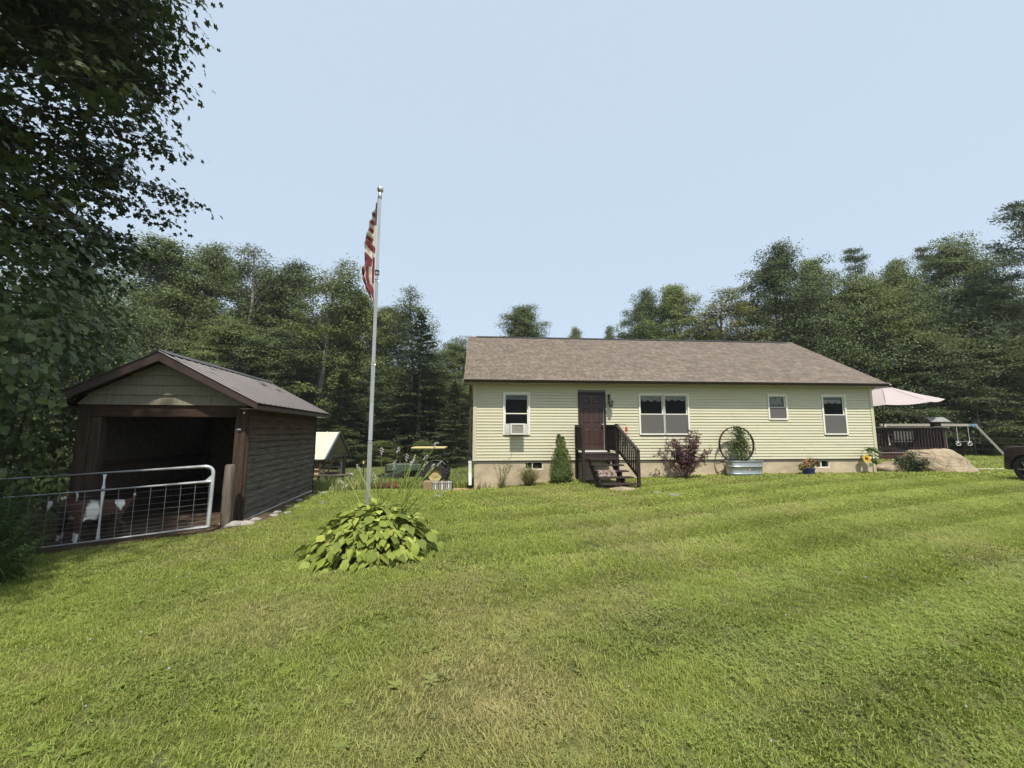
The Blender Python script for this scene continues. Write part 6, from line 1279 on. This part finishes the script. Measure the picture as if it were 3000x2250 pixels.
# deep wood behind: one mass
def gn_scatter(name, temps, mats, pts, rot, scl, var, extra=None, kind='stuff'):
    """one object: template meshes plus loose points; geometry nodes instance template k on the points with var k"""
    Vs = []; loops = []; tot = []; mi = []; tid = []; rnd = []; off = 0
    for k, tmp in enumerate(temps):
        V = np.asarray(tmp['V'], np.float32); Vs.append(V); tid += [k + 1] * len(V); rnd.append(np.asarray(tmp['rnd'], np.float32))
        for Fc, m_ in tmp['F']:
            Fc = np.asarray(Fc, np.int32) + off; loops.append(Fc.ravel()); tot.append(np.full(len(Fc), Fc.shape[1], np.int32)); mi.append(np.full(len(Fc), m_, np.int32))
        off += len(V)
    n_t = off; pts = np.asarray(pts, np.float32); n_p = len(pts); Vs.append(pts); V = np.concatenate(Vs); loops = np.concatenate(loops); tot = np.concatenate(tot); mi = np.concatenate(mi)
    me = bpy.data.meshes.new(name); me.vertices.add(len(V)); me.vertices.foreach_set('co', V.ravel()); me.loops.add(len(loops)); me.loops.foreach_set('vertex_index', loops); me.polygons.add(len(tot))
    st = np.concatenate([[0], np.cumsum(tot)[:-1]]).astype(np.int32); me.polygons.foreach_set('loop_start', st); me.polygons.foreach_set('loop_total', tot)
    for m_ in mats: me.materials.append(m_)
    me.polygons.foreach_set('material_index', mi); me.update(calc_edges=True)
    def attr(nm, ty, vals, key='value'): a = me.attributes.new(nm, ty, 'POINT'); a.data.foreach_set(key, np.asarray(vals).ravel())
    attr('tid', 'INT', np.concatenate([np.array(tid, np.int32), np.zeros(n_p, np.int32)])); attr('pid', 'INT', np.concatenate([np.zeros(n_t, np.int32), np.asarray(var, np.int32) + 1])); attr('rnd', 'FLOAT', np.concatenate(rnd + [np.zeros(n_p, np.float32)]))
    attr('rot', 'FLOAT_VECTOR', np.concatenate([np.zeros((n_t, 3)), rot]).astype(np.float32), 'vector'); attr('scl', 'FLOAT_VECTOR', np.concatenate([np.ones((n_t, 3)), scl]).astype(np.float32), 'vector')
    for nm, vals in (extra or {}).items(): attr(nm, 'FLOAT', np.concatenate([np.zeros(n_t), vals]).astype(np.float32))
    o = obj(name, me); ng = bpy.data.node_groups.new(name, 'GeometryNodeTree'); ng.interface.new_socket('Geometry', in_out='INPUT', socket_type='NodeSocketGeometry'); ng.interface.new_socket('Geometry', in_out='OUTPUT', socket_type='NodeSocketGeometry')
    N_ = ng.nodes; L_ = ng.links; gi = N_.new('NodeGroupInput'); go = N_.new('NodeGroupOutput'); jn = N_.new('GeometryNodeJoinGeometry')
    def named(nm, ty): q = N_.new('GeometryNodeInputNamedAttribute'); q.data_type = ty; q.inputs['Name'].default_value = nm; return q.outputs[0]
    def sep(nm, k):
        cp = N_.new('FunctionNodeCompare'); cp.data_type = 'INT'; cp.operation = 'EQUAL'; L_.new(named(nm, 'INT'), cp.inputs[2]); cp.inputs[3].default_value = k
        s_ = N_.new('GeometryNodeSeparateGeometry'); s_.domain = 'POINT'; L_.new(gi.outputs[0], s_.inputs['Geometry']); L_.new(cp.outputs[0], s_.inputs['Selection']); return s_.outputs['Selection']
    for k in range(len(temps)):
        ip = N_.new('GeometryNodeInstanceOnPoints'); L_.new(sep('pid', k + 1), ip.inputs['Points']); L_.new(sep('tid', k + 1), ip.inputs['Instance']); er = N_.new('FunctionNodeEulerToRotation'); L_.new(named('rot', 'FLOAT_VECTOR'), er.inputs[0]); L_.new(er.outputs[0], ip.inputs['Rotation']); L_.new(named('scl', 'FLOAT_VECTOR'), ip.inputs['Scale']); L_.new(ip.outputs[0], jn.inputs[0])
    L_.new(jn.outputs[0], go.inputs[0]); md = o.modifiers.new('scatter', 'NODES'); md.node_group = ng; tag(o, kind=kind); return o
def tree_temp(g, tmpl, seed, frac=.8):
    P, N_, F_, S_ = g.arrays(); rg_ = np.random.default_rng(seed); s_ = rg_.random(len(P)) < frac; V, Fc, k = leaf_arrays(P[s_], N_[s_], F_[s_], S_[s_] * 1.0, *tmpl); Vw = np.array(g.wood.v); Fw = np.array([f for f in g.wood.f if len(f) == 4])
    return dict(V=np.concatenate([V, Vw]), F=[(Fc, 0), (Fw + len(V), 1)], rnd=np.concatenate([np.repeat(rg_.random(s_.sum()), k), np.zeros(len(Vw))]))
tA = tree_temp(broadleaf(61, 15, 3.8, cb=.06, nb=44, per=120), DIAMOND, 1); tB = tree_temp(conifer(62, 14, 3.0, nb=70), DIAMOND, 2, .9); tC = tree_temp(broadleaf(63, 5, 3.0, cb=.02, nb=44, per=150, leaf=.085, sig=(.55, .2), trunk_r=.05, subs=5), DIAMOND, 3, .8)
rgn = np.random.default_rng(77); FPts = []; FS = []; FR = []; FV = []
for (pxa, pxb, n_, d0, d1, ylo, yhi) in [(-200, 1000, 24, 46, 60, 880, 1000), (950, 1420, 9, 46, 58, 1020, 1080), (1840, 2250, 7, 42, 52, 960, 1010), (2250, 3200, 20, 40, 54, 860, 960), (-300, 300, 8, 26, 36, 900, 1010)]:
    for i in range(n_):
        px = pxa + (pxb - pxa) * (i + rgn.random()) / n_; dp = rgn.uniform(d0, d1); p = at_depth(px, rgn.uniform(ylo, yhi), dp); b0 = gz(p.x, dp); v_ = int(rgn.random() < .3); hh = (p.z - b0) / (14 if v_ else 15); FPts.append((p.x, dp, b0)); FS.append((hh * 1.1 if hh < 1.2 else 1.2, hh * 1.1 if hh < 1.2 else 1.2, hh)); FR.append((0, 0, rgn.random() * 6.28)); FV.append(v_)
for (pxa, pxb, n_, d0, d1) in [(-250, 330, 14, 20, 30), (300, 1400, 46, 42, 56), (1800, 3250, 60, 38, 54), (2500, 3250, 22, 30, 36)]:
    for i in range(n_):
        px = pxa + (pxb - pxa) * (i + rgn.random()) / n_; dp = rgn.uniform(d0, d1); p = at_depth(px, 1265, dp); b0 = gz(p.x, dp); s_ = rgn.uniform(.8, 1.7); FPts.append((p.x, dp, b0 - .2)); FS.append((s_, s_, s_ * rgn.uniform(.8, 1.3))); FR.append((0, 0, rgn.random() * 6.28)); FV.append(2)
wd = gn_scatter('background_wood', [tA, tB, tC], [L_dark, M_bark], FPts, np.array(FR), np.array(FS), FV)
# dead snags
def snag(px, pytop, dp, label, seed, rt=.10):
    p = at_depth(px, pytop, dp); b0 = gz(p.x, dp); h_ = p.z - b0; t = thing('dead_tree', label, 'dead tree', (p.x, dp, b0)); rg_ = np.random.default_rng(seed); m = MB(); lx_ = rg_.normal() * .3; tr_ = [Vector((lx_ * s_ ** 2, 0, h_ * s_ - .3)) for s_ in np.linspace(0, 1, 8)]; m.tube(tr_, [rt * (1 - .85 * i / 7) for i in range(8)], 6); m.build('trunk', M_barkp, t); b = MB()
    for k in range(11): s_ = rg_.uniform(.35, .97); A = tr_[0].lerp(tr_[-1], s_); a = rg_.uniform(0, 6.28); L_ = rg_.uniform(.3, 1.1) * (1.3 - s_); b.tube([A, A + Vector((math.cos(a) * L_, math.sin(a) * L_, .35 * L_))], [.022, .006], 4)
    b.build('branches', M_barkp, t)
snag(330, 870, 33, 'dead bare trunk farthest left of the snags beside the shed peak', 1); snag(345, 885, 34, 'thinner dead trunk second from left of the snags', 2); snag(352, 850, 33.5, 'tallest dead bare trunk right of the other snags', 3); snag(2845, 1060, 27.5, 'bare grey sapling in front of the right-hand wood', 4, .035)

# ---------------------------------------------------------------- near maple overhanging the left
MX, MY = -11.2, 5.6
def keep_maple(p):          # yard-side crown limits, cut so its shadow misses shed roof and log shelter
    wx, wy, wz = p.x + MX, p.y + MY, p.z
    if wx > -6.5 and 7.4 < wy + .554 * (wz - 2.8) < 12.8 or wx > -9 and 13.4 < wy + .554 * (wz - 1.2) < 16.8: return False
    wob = .75 * math.sin(wz * 1.9 + wy * .8) + .45 * math.sin(wz * 4.3 + wy * 2.1 + 1)
    if wy < 4.4: lim = min(-1.30 * (wy + .117 * (wz - 1.7)) - 1.7, -4.9)
    elif wy < 7.2: lim = -6.9
    else: lim = -2.3 - .80 * wy + max(-1.5, min(6.5, wz - 5)) * .27
    return wx < lim + wob * (1 if wy > 7 else .25) and -16 < wx and wz > 4.4 - .12 * (wx + 9)
gm = broadleaf(17, 16, 8.6, cb=.24, nb=120, per=74, leaf=.172, sig=(.50, .22), trunk_r=.32, subs=11, clumps=2, top=.5, rise=(-2, 40), keep=keep_maple)
P, N_, F_, S_ = gm.arrays(); rgn = np.random.default_rng(5); wx = P[:, 0] + MX; wy = P[:, 1] + MY; ok = (wx > -1.5 * np.maximum(wy, 0) - 3.5) | (rgn.random(len(P)) < .5); P, N_, F_, S_ = P[ok], N_[ok], F_[ok], S_[ok]
V, Fc, k = leaf_arrays(P, N_, F_, S_, *STAR); mp_ = thing('maple_tree', 'big dark maple overhanging the upper left corner', 'tree', (MX, MY, gz(MX, MY))); obj('crown', np_mesh('maple_crown', V, Fc, L_maple, rnd=np.repeat(rgn.random(len(P)), k)), mp_)
gm.wood.build('trunk', M_bark, mp_, True)

SX2, SY2 = -10.0, -1.2  # second maple, out of view, added to shade the shed front and pen
def keep_shade(p):
    wx, wy, wz = p.x + SX2, p.y + SY2, p.z
    if wx > -6.5 and wy + .554 * (wz - 2.8) > 7.4: return False  # crown left open where its shadow would reach the shed roof
    return wx < min(-5.2, -1.30 * (max(wy, -2) + .117 * (wz - 1.7)) - 1.9) and wz > 4
g2 = broadleaf(23, 15, 7.2, cb=.28, nb=90, per=46, leaf=.20, sig=(.52, .2), trunk_r=.3, subs=9, clumps=2, rise=(4, 45), keep=keep_shade, lean=(1.0, 1.5))
w2, l2 = bake('shade_maple', g2, DIAMOND, L_maple, M_bark, 3); t2 = thing('maple_tree', 'unseen maple added left of the viewpoint to shade the goat pen', 'tree', (SX2, SY2, gz(SX2, SY2))); obj('trunk', w2, t2); obj('crown', l2, t2)

# ---------------------------------------------------------------- heart-leaved thicket left of the shed
M_knot = leafmat('heart_leaf', (0.078, 0.108, 0.036), (0.155, 0.195, 0.072), .25, .45, .22, spec=.4); M_bloom = leafmat('cream_bloom', (.50, .50, .38), (.40, .42, .30), .3, .7, .05); M_cane = surf('green_cane', (.08, .09, .045), (.11, .10, .06), 8, .7)
KX, KY = -10.2, 6.9; kt = thing('heart_leaved_thicket', 'tall thicket of big heart-shaped leaves between the maple and shed', 'shrub', (KX, KY, gz(KX, KY))); rgn = np.random.default_rng(19); N = 12000
v = rgn.normal(size=(N, 3)); v /= np.linalg.norm(v, axis=1)[:, None]; rad = rgn.random(N) ** .22; bump_ = 1 + .18 * np.sin(v[:, 0] * 6 + v[:, 2] * 5) * np.sin(v[:, 1] * 7 + 1) + .08 * np.sin(v[:, 2] * 17 + v[:, 0] * 11)
P = v * np.array([3.0, 2.2, 3.2]) * (rad * bump_)[:, None] + [0, 0, 2.75]; P = P[(P[:, 2] > .15)]
wx, wy = P[:, 0] + KX, P[:, 1] + KY; inshed = (wx > -8.35 + .12 * (wy - 7)) & (wy > 6.75) & (P[:, 2] < 3.0); front = (wx > -7.35 - .0 * wy); P = P[~inshed & ~front & ~((wx > -7.9) & (P[:, 2] < 2.2))]; N = len(P)
outn = (P - [0, 0, 2.6]) / np.array([3, 2.2, 3.2]); nr = outn * .9 + rgn.normal(size=(N, 3)) * .45 + [0, 0, .35]; fw = np.stack([outn[:, 0], outn[:, 1], -.9 * np.ones(N)], 1) + rgn.normal(size=(N, 3)) * .35; sz = rgn.uniform(.085, .155, N)
camd = np.array([-KX, -KY, 1.7]); cd = camd - P; score = (unit(outn) * unit(cd)).sum(1) - .05 * np.linalg.norm(cd, axis=1) + 2.2 * np.linalg.norm(outn, axis=1)
vis = (P[:, 0] + KX) / (P[:, 1] + KY) > -1.28; score = np.where(vis, score, -99); big = np.argsort(-score)[:300]; rest = np.ones(N, bool); rest[big] = False
V, Fc, k = leaf_arrays(P[rest], nr[rest], fw[rest], sz[rest], *HEART); o_ = obj('foliage', np_mesh('thicket_foliage', V, Fc, M_knot, rnd=np.repeat(rgn.random(rest.sum()), k)), kt); o_['kind'] = 'stuff'
lm = []
for s_ in range(6):
    V, Fc, k = leaf_arrays(np.zeros((1, 3)), [[0, 0, 1]], [[1, 0, 0]], [1.0], *HEART); V[:, 2] += .05 * np.sin(V[:, 0] * 7 + s_) * np.abs(V[:, 1]) * 2; lm.append(np_mesh('heart_leaf', V, Fc, M_knot, rnd=[s_ / 5] * len(V), smooth=True))
for i in big:
    z_ = Vector(nr[i]).normalized(); x_ = Vector(fw[i]); x_ = (x_ - z_ * x_.dot(z_)).normalized(); y_ = z_.cross(x_); o_ = obj('leaf', lm[i % 6], kt); o_.matrix_local = Matrix.Translation(Vector(P[i])) @ Matrix((x_, y_, z_)).transposed().to_4x4() @ Matrix.Scale(float(sz[i]) * 1.1, 4)
for kx in range(14): a = kx * .9; m = MB().tube([(1.2 * math.cos(a), .9 * math.sin(a), -.2), (1.5 * math.cos(a), 1.1 * math.sin(a), 2.2), (1.9 * math.cos(a), 1.4 * math.sin(a), 4.2 + .4 * math.sin(kx))], [.03, .022, .008], 6).build('stem', M_cane, kt, True)
BP = []
for i in range(36):
    j = big[(i * 8) % 300]; c_ = P[j] + outn[j] * .12 + [0, 0, .06]; BP.append(c_ + rgn.normal(size=(36, 3)) * np.array([.09, .09, .025]))
BP = np.concatenate(BP); nB = len(BP); o_ = cloud('bloom_sprays', BP, rgn.normal(size=(nB, 3)) + [0, -.3, 1], rgn.normal(size=(nB, 3)), rgn.uniform(.012, .024, nB), DIAMOND, M_bloom, kt, 9, 'stuff')
# goldenrod weeds and a grass tuft before the gate
M_gold = leafmat('goldenrod_leaf', (.050, .085, .022), (.10, .145, .045), .3, .55, .1)
def goldenrod(x, y, n_, h0, h1, sp, label, seed):
    t = thing('goldenrod', label, 'weed', (x, y, gz(x, y)), 0, 'weeds before the gate'); rg_ = np.random.default_rng(seed); LP = []; LN = []; LF = []; LS = []; stm = MB()
    for k in range(n_):
        b = rg_.normal(size=2) * sp * .45; tp = Vector((b[0] * 1.6 + rg_.normal() * .1, b[1] * 1.6 + rg_.normal() * .08, rg_.uniform(h0, h1))); bs = Vector((b[0], b[1], -.02)); stm.tube([bs, bs.lerp(tp, .5) + Vector((0, 0, .05)), tp], [.006, .005, .002], 5)
        for j in range(60): t_ = .12 + .88 * j / 60; p = bs.lerp(tp, t_) + Vector((0, 0, .05 * math.sin(math.pi * t_))); a = j * 2.4 + k; LP.append(p); LF.append((math.cos(a), math.sin(a), .35 - .5 * (1 - t_))); LN.append((-.35 * math.cos(a), -.35 * math.sin(a), 1)); LS.append(.13 * (1.25 - .75 * t_) * rg_.uniform(.75, 1.2))
    stm.build('stems', M_gold, t); cloud('foliage', np.array([tuple(p) for p in LP]), np.array(LN), np.array(LF), np.array(LS), NEEDLE, M_gold, t, seed)
goldenrod(-6.42, 5.22, 22, .55, .95, .34, 'goldenrod clump crowding the left end of the gate', 3); goldenrod(-7.15, 5.72, 24, .8, 1.25, .42, 'taller goldenrod clump behind the gate rail at the left edge', 4); goldenrod(-6.0, 4.85, 12, .35, .6, .28, 'shortest goldenrod clump at the lawn edge before the gate', 5)
gt = thing('grass_tuft', 'coarse long grass tuft at the foot of the goldenrod', 'plant', (-5.85, 4.72, gz(-5.85, 4.72))); blade_clump(gt, 220, .22, .5, .5, .013, M_gold, 12, .5)

# ---------------------------------------------------------------- lawn and meadow grass
def blade_temp(n_, rad, h0, h1, w, lean, seed, clover=0):
    rg_ = np.random.default_rng(seed); V = []; Q = []; Tt = []; RN = []
    for i in range(n_):
        a = rg_.random() * 6.283; r_ = rad * math.sqrt(rg_.random()); b = np.array([r_ * math.cos(a), r_ * math.sin(a), -.01]); h_ = rg_.uniform(h0, h1); la = rg_.random() * 6.283; ll = h_ * lean * rg_.uniform(.2, 1.25); mid = b + np.array([math.cos(la) * ll * .35, math.sin(la) * ll * .35, h_ * .62]); tip = b + np.array([math.cos(la) * ll, math.sin(la) * ll, h_ * rg_.uniform(.72, 1.0)]); wa = la + 1.57 + rg_.normal() * .5; wv_ = np.array([math.cos(wa), math.sin(wa), 0]) * w * rg_.uniform(.7, 1.3) / 2; k = len(V)
        V += [b - wv_, b + wv_, mid - wv_ * .8, mid + wv_ * .8, tip]; Q.append((k, k + 1, k + 3, k + 2)); Tt.append((k + 2, k + 3, k + 4)); RN += [rg_.random()] * 5
    for i in range(clover):
        a = rg_.random() * 6.283; r_ = rad * math.sqrt(rg_.random()); h_ = rg_.uniform(h0, h1) * .85; c_ = np.array([r_ * math.cos(a), r_ * math.sin(a), h_]); rn = rg_.random(); tl = rg_.normal(size=2) * .3; s_ = rg_.uniform(.007, .012)
        for q in range(3):
            an = q * 2.094 + rg_.random() * .3 + a; d_ = np.array([math.cos(an), math.sin(an), 0]); d_[2] = d_[0] * tl[0] + d_[1] * tl[1]; sd = np.array([-math.sin(an), math.cos(an), 0]); k = len(V); V += [c_, c_ + d_ * s_ * .8 + sd * s_ * .6, c_ + d_ * s_ * 1.6, c_ + d_ * s_ * .8 - sd * s_ * .6]; Q.append((k, k + 1, k + 2, k + 3)); RN += [rn] * 4
    F_ = [(np.array(Q), 0 if not clover else 1)]
    if Tt: F_.append((np.array(Tt), 0))
    return dict(V=np.array(V), F=F_, rnd=np.array(RN))
M_grass = leafmat('lawn_blade', (.225, .290, .042), (.405, .455, .110), .40, .5, .16, pos_noise=.14, instancer='dry', c3=(.46, .41, .18), nscale=.5); M_clov = leafmat('clover_leaf', (.175, .245, .038), (.300, .370, .085), .34, .5, .16, pos_noise=.14, instancer='dry', c3=(.28, .28, .11), nscale=.5); M_mead = leafmat('meadow_blade', (.14, .20, .036), (.26, .31, .085), .3, .6, .2, pos_noise=.2, instancer='dry', c3=(.36, .32, .16))
temps = [blade_temp(46, .085, .022, .050, .0045, 1.0, 1), blade_temp(46, .085, .018, .045, .0045, 1.3, 2), blade_temp(44, .10, .022, .050, .0075, 1.1, 3), blade_temp(40, .13, .025, .055, .012, 1.0, 4), blade_temp(16, .085, .018, .042, .005, 1.1, 5, clover=9), blade_temp(30, .14, .03, .065, .02, .8, 6)]
def weed_temp(seed):
    rg_ = np.random.default_rng(seed); V = []; Q = []
    for i in range(9):
        a = i * 2.4 + rg_.random(); L_ = rg_.uniform(.035, .065); d_ = np.array([math.cos(a), math.sin(a), .45 - .05 * i]); sd = np.array([-math.sin(a), math.cos(a), 0]) * L_ * .28; k = len(V); b = np.array([0, 0, .012]); V += [b, b + d_ * L_ * .5 + sd, b + d_ * L_ * np.array([1, 1, .8]), b + d_ * L_ * .5 - sd]; Q.append((k, k + 1, k + 2, k + 3))
    return dict(V=np.array(V), F=[(np.array(Q), 1)], rnd=np.full(len(V), .4))
def head_temp():
    V = []; T_ = []
    for j in range(5): a = j * 1.2566; V += [(.009 * math.cos(a), .009 * math.sin(a), .058)]
    V += [(0, 0, .068), (0, 0, .048)]
    for j in range(5): T_ += [(j, (j + 1) % 5, 5), ((j + 1) % 5, j, 6)]
    V += [(-.001, 0, 0), (.001, 0, 0), (0, 0, .05)]; T_.append((7, 8, 9)); return dict(V=np.array(V), F=[(np.array(T_), 2)], rnd=np.full(len(V), .5))
temps += [weed_temp(3), head_temp()]
def inpoly(x, y, poly):
    c_ = np.zeros(len(x), bool); j = len(poly) - 1
    for i in range(len(poly)):
        xi, yi = poly[i]; xj, yj = poly[j]
        with np.errstate(divide='ignore', invalid='ignore'): cr = ((yi > y) != (yj > y)) & (x < (xj - xi) * (y - yi) / (yj - yi + 1e-12) + xi)
        c_ ^= cr; j = i
    return c_
pen = [(-12, 4.6), (-6.85, 5.9), (-4.98, 6.98), (-4.85, 7.75), (-4.62, 7.9), (-5.4, 11.95), (-8.6, 12.4), (-12, 10)]
hp_ = [tuple(hw(u, d)[:2]) for u, d in ((0, .03), (HW, .03), (HW, HD), (0, HD))]; stf = [tuple(hw(u, d)[:2]) for u, d in ((3.6, 0), (5.0, 0), (5.1, -2.4), (3.7, -2.4))]; sandp = [(-3.2, 14.0), (-1.5, 13.8), (-1.2, 14.4), (-1.6, 19), (-3.5, 17)]; und = [(14.1, 16.9), (18.1, 16.9), (18.1, 20.6), (14.1, 20.6)]; hostp = [(HSX + .75 * math.cos(a), HSY + .7 * math.sin(a)) for a in np.linspace(0, 6.28, 16)]; grv = [(17.5, 16.6), (24, 16.9), (24, 17.25), (17.5, 16.95)]
def scatter_pts(y0, y1, dens, seed, xlim=None):
    rg_ = np.random.default_rng(seed); hw_ = 1.36 * y1 + 1.2; n_ = int(dens * 2 * hw_ * (y1 - y0)); x = rg_.uniform(-hw_, hw_, n_); y = rg_.uniform(y0, y1, n_); ok = np.abs(x) < 1.36 * y + 1.0
    if xlim: ok &= (x > xlim[0]) & (x < xlim[1])
    for poly in (pen, hp_, stf, sandp, und, hostp, grv): ok &= ~inpoly(x, y, poly)
    return x[ok], y[ok]
def vnoise(x, y, s_, seed):
    rg_ = np.random.default_rng(seed); g = rg_.random((64, 64)); xx = x * s_ + 100; yy = y * s_ + 100; i = np.floor(xx).astype(int); j = np.floor(yy).astype(int); fx = xx - i; fy = yy - j; fx = fx * fx * (3 - 2 * fx); fy = fy * fy * (3 - 2 * fy); G_ = lambda a, b: g[a % 64, b % 64]
    return (G_(i, j) * (1 - fx) + G_(i + 1, j) * fx) * (1 - fy) + (G_(i, j + 1) * (1 - fx) + G_(i + 1, j + 1) * fx) * fy
X = []; Y = []; VA = []
for (y0, y1, dens, vset, xl, sd) in [(1.5, 5, 430, (0, 1), None, 1), (5, 9, 260, (2, 2), None, 2), (9, 13.5, 150, (3, 3), None, 3), (13.5, 18, 80, (5, 5), (-1.0, 40), 4), (18, 30, 45, (5, 5), (13, 46), 5)]:
    x, y = scatter_pts(y0, y1, dens, sd, xl); rg_ = np.random.default_rng(sd + 50); v_ = rg_.choice(vset, len(x))
    cl = vnoise(x, y, .55, 3) * .6 + vnoise(x, y, 1.7, 4) * .4 + .22 * smooth01(-.5, 2.2, x) * (1 - smooth01(4.5, 7, y))
    if y1 <= 9: v_ = np.where(rg_.random(len(x)) < .08 + .62 * smooth01(.5, .95, cl), 4, v_)
    u_ = rg_.random(len(x)); v_ = np.where(u_ < .012 * (y1 < 14), 6, v_); v_ = np.where(u_ > 1 - .0022, 7, v_)
    X.append(x); Y.append(y); VA.append(v_)
X = np.concatenate(X); Y = np.concatenate(Y); VA = np.concatenate(VA); n_ = len(X); rg_ = np.random.default_rng(99)
# dry patches, worn spots, mower passes (blades laid over one way, then the other)
dry = np.clip((vnoise(X, Y, .45, 7) * .5 + vnoise(X, Y, 1.6, 8) * .3 + vnoise(X, Y, 5, 9) * .3 - .56) * 1.7, 0, .6)
for (px, py, r_, a_) in [(1400, 1960, .7, .6), (1480, 2060, .4, .35), (1650, 2150, .5, .35), (1350, 1750, .6, .25), (700, 1850, .7, .3), (1150, 2200, .6, .35), (2350, 2050, .5, .2), (1850, 1790, .8, .25)]:
    d_ = ray(px, py); tq = -1.7 / d_.z; gx_, gy_ = d_.x * tq, d_.y * tq; dry = np.clip(dry + a_ * np.exp(-((X - gx_) ** 2 + (Y - gy_) ** 2) / r_ ** 2), 0, .92)
dry = np.clip(dry + .25 * rg_.random(n_) * (rg_.random(n_) < .25), 0, 1)
sa, ca = math.sin(R(24)), math.cos(R(24)); s_across = -X * sa + Y * ca + .012 * (X - 3) ** 2 * (X > 3) * .35; band = np.sin(2 * np.pi * s_across / 1.25 + .5 * np.sin(X * .4)); band = np.clip(band * 1.6, -1, 1)
leanA = .30 * band * smooth01(-4, 1, X + .3 * Y); dirx, diry = ca, sa
rotz = rg_.random(n_) * 6.283
# tilt about the axis perpendicular to the mowing direction, in world space: use XYZ euler of R = T * Rz
tx_ = -leanA * diry; ty_ = leanA * dirx; rot = np.stack([tx_ + rg_.normal(size=n_) * .08, ty_ + rg_.normal(size=n_) * .08, np.zeros(n_)], 1)
# euler XYZ applies x, then y, then z: keep z = 0 so the lean stays in world axes; the templates vary enough, mirror by scale instead
flip = np.where(rg_.random(n_) < .5, -1.0, 1.0); flip2 = np.where(rg_.random(n_) < .5, -1.0, 1.0); sc = rg_.uniform(.72, 1.25, n_) * (1 + .25 * (vnoise(X, Y, .9, 21) - .5)); scl = np.stack([sc * flip, sc * flip2, sc * rg_.uniform(.8, 1.15, n_)], 1)
gn_scatter('lawn_grass', temps, [M_grass, M_clov, M_petal], np.stack([X, Y, ground_z(X, Y)], 1), rot, scl, VA, {'dry': dry})
# meadow behind: taller
mt = [blade_temp(34, .22, .10, .30, .014, .7, 11), blade_temp(26, .30, .16, .42, .022, .6, 12)]
rg_ = np.random.default_rng(123); n_ = 26000; x = rg_.uniform(-26, -1.0, n_); y = rg_.uniform(11.8, 31, n_); ok = (np.abs(x) < 1.36 * y + 1) & ~inpoly(x, y, pen) & ~inpoly(x, y, hp_) & ~inpoly(x, y, sandp) & ~((y < 14) & (x > -4.6)) & ~((x < -5.0) & (y < 12.3)); x, y = x[ok], y[ok]
x2 = rg_.uniform(-16, -5, 5000); y2 = rg_.uniform(4.5, 14, 5000); k2 = (x2 < -8.6) & ~inpoly(x2, y2, [(-12, 4.6), (-6.85, 5.9), (-8.0, 12), (-10, 12)]); x = np.concatenate([x, x2[k2]]); y = np.concatenate([y, y2[k2]]); n_ = len(x)
sc = rg_.uniform(.6, 1.2, n_) * (.7 + .7 * vnoise(x, y, .35, 31)); gn_scatter('meadow_grass', mt, [M_mead], np.stack([x, y, ground_z(x, y)], 1), np.stack([rg_.normal(size=n_) * .1, rg_.normal(size=n_) * .1, rg_.random(n_) * 6.28], 1), np.stack([sc, sc, sc], 1), rg_.integers(0, 2, n_), {'dry': np.clip(vnoise(x, y, .5, 33) - .45, 0, 1)})
# white clover heads dotted over the lawn

# ---------------------------------------------------------------- smoky summer haze
hm_, hn, hl_, hb = nt_new('smoky_air'); hn.remove(hb)
pv = hn.new('ShaderNodeVolumePrincipled'); pv.inputs['Color'].default_value = (.86, .90, .95, 1); pv.inputs['Density'].default_value = .0005; pv.inputs['Anisotropy'].default_value = .2
hl_.new(pv.outputs[0], hn['Material Output'].inputs['Volume'])
hzo = MB().box((-160, -60, -4), (160, 160, 45)).build('haze', hm_); tag(hzo, kind='stuff')
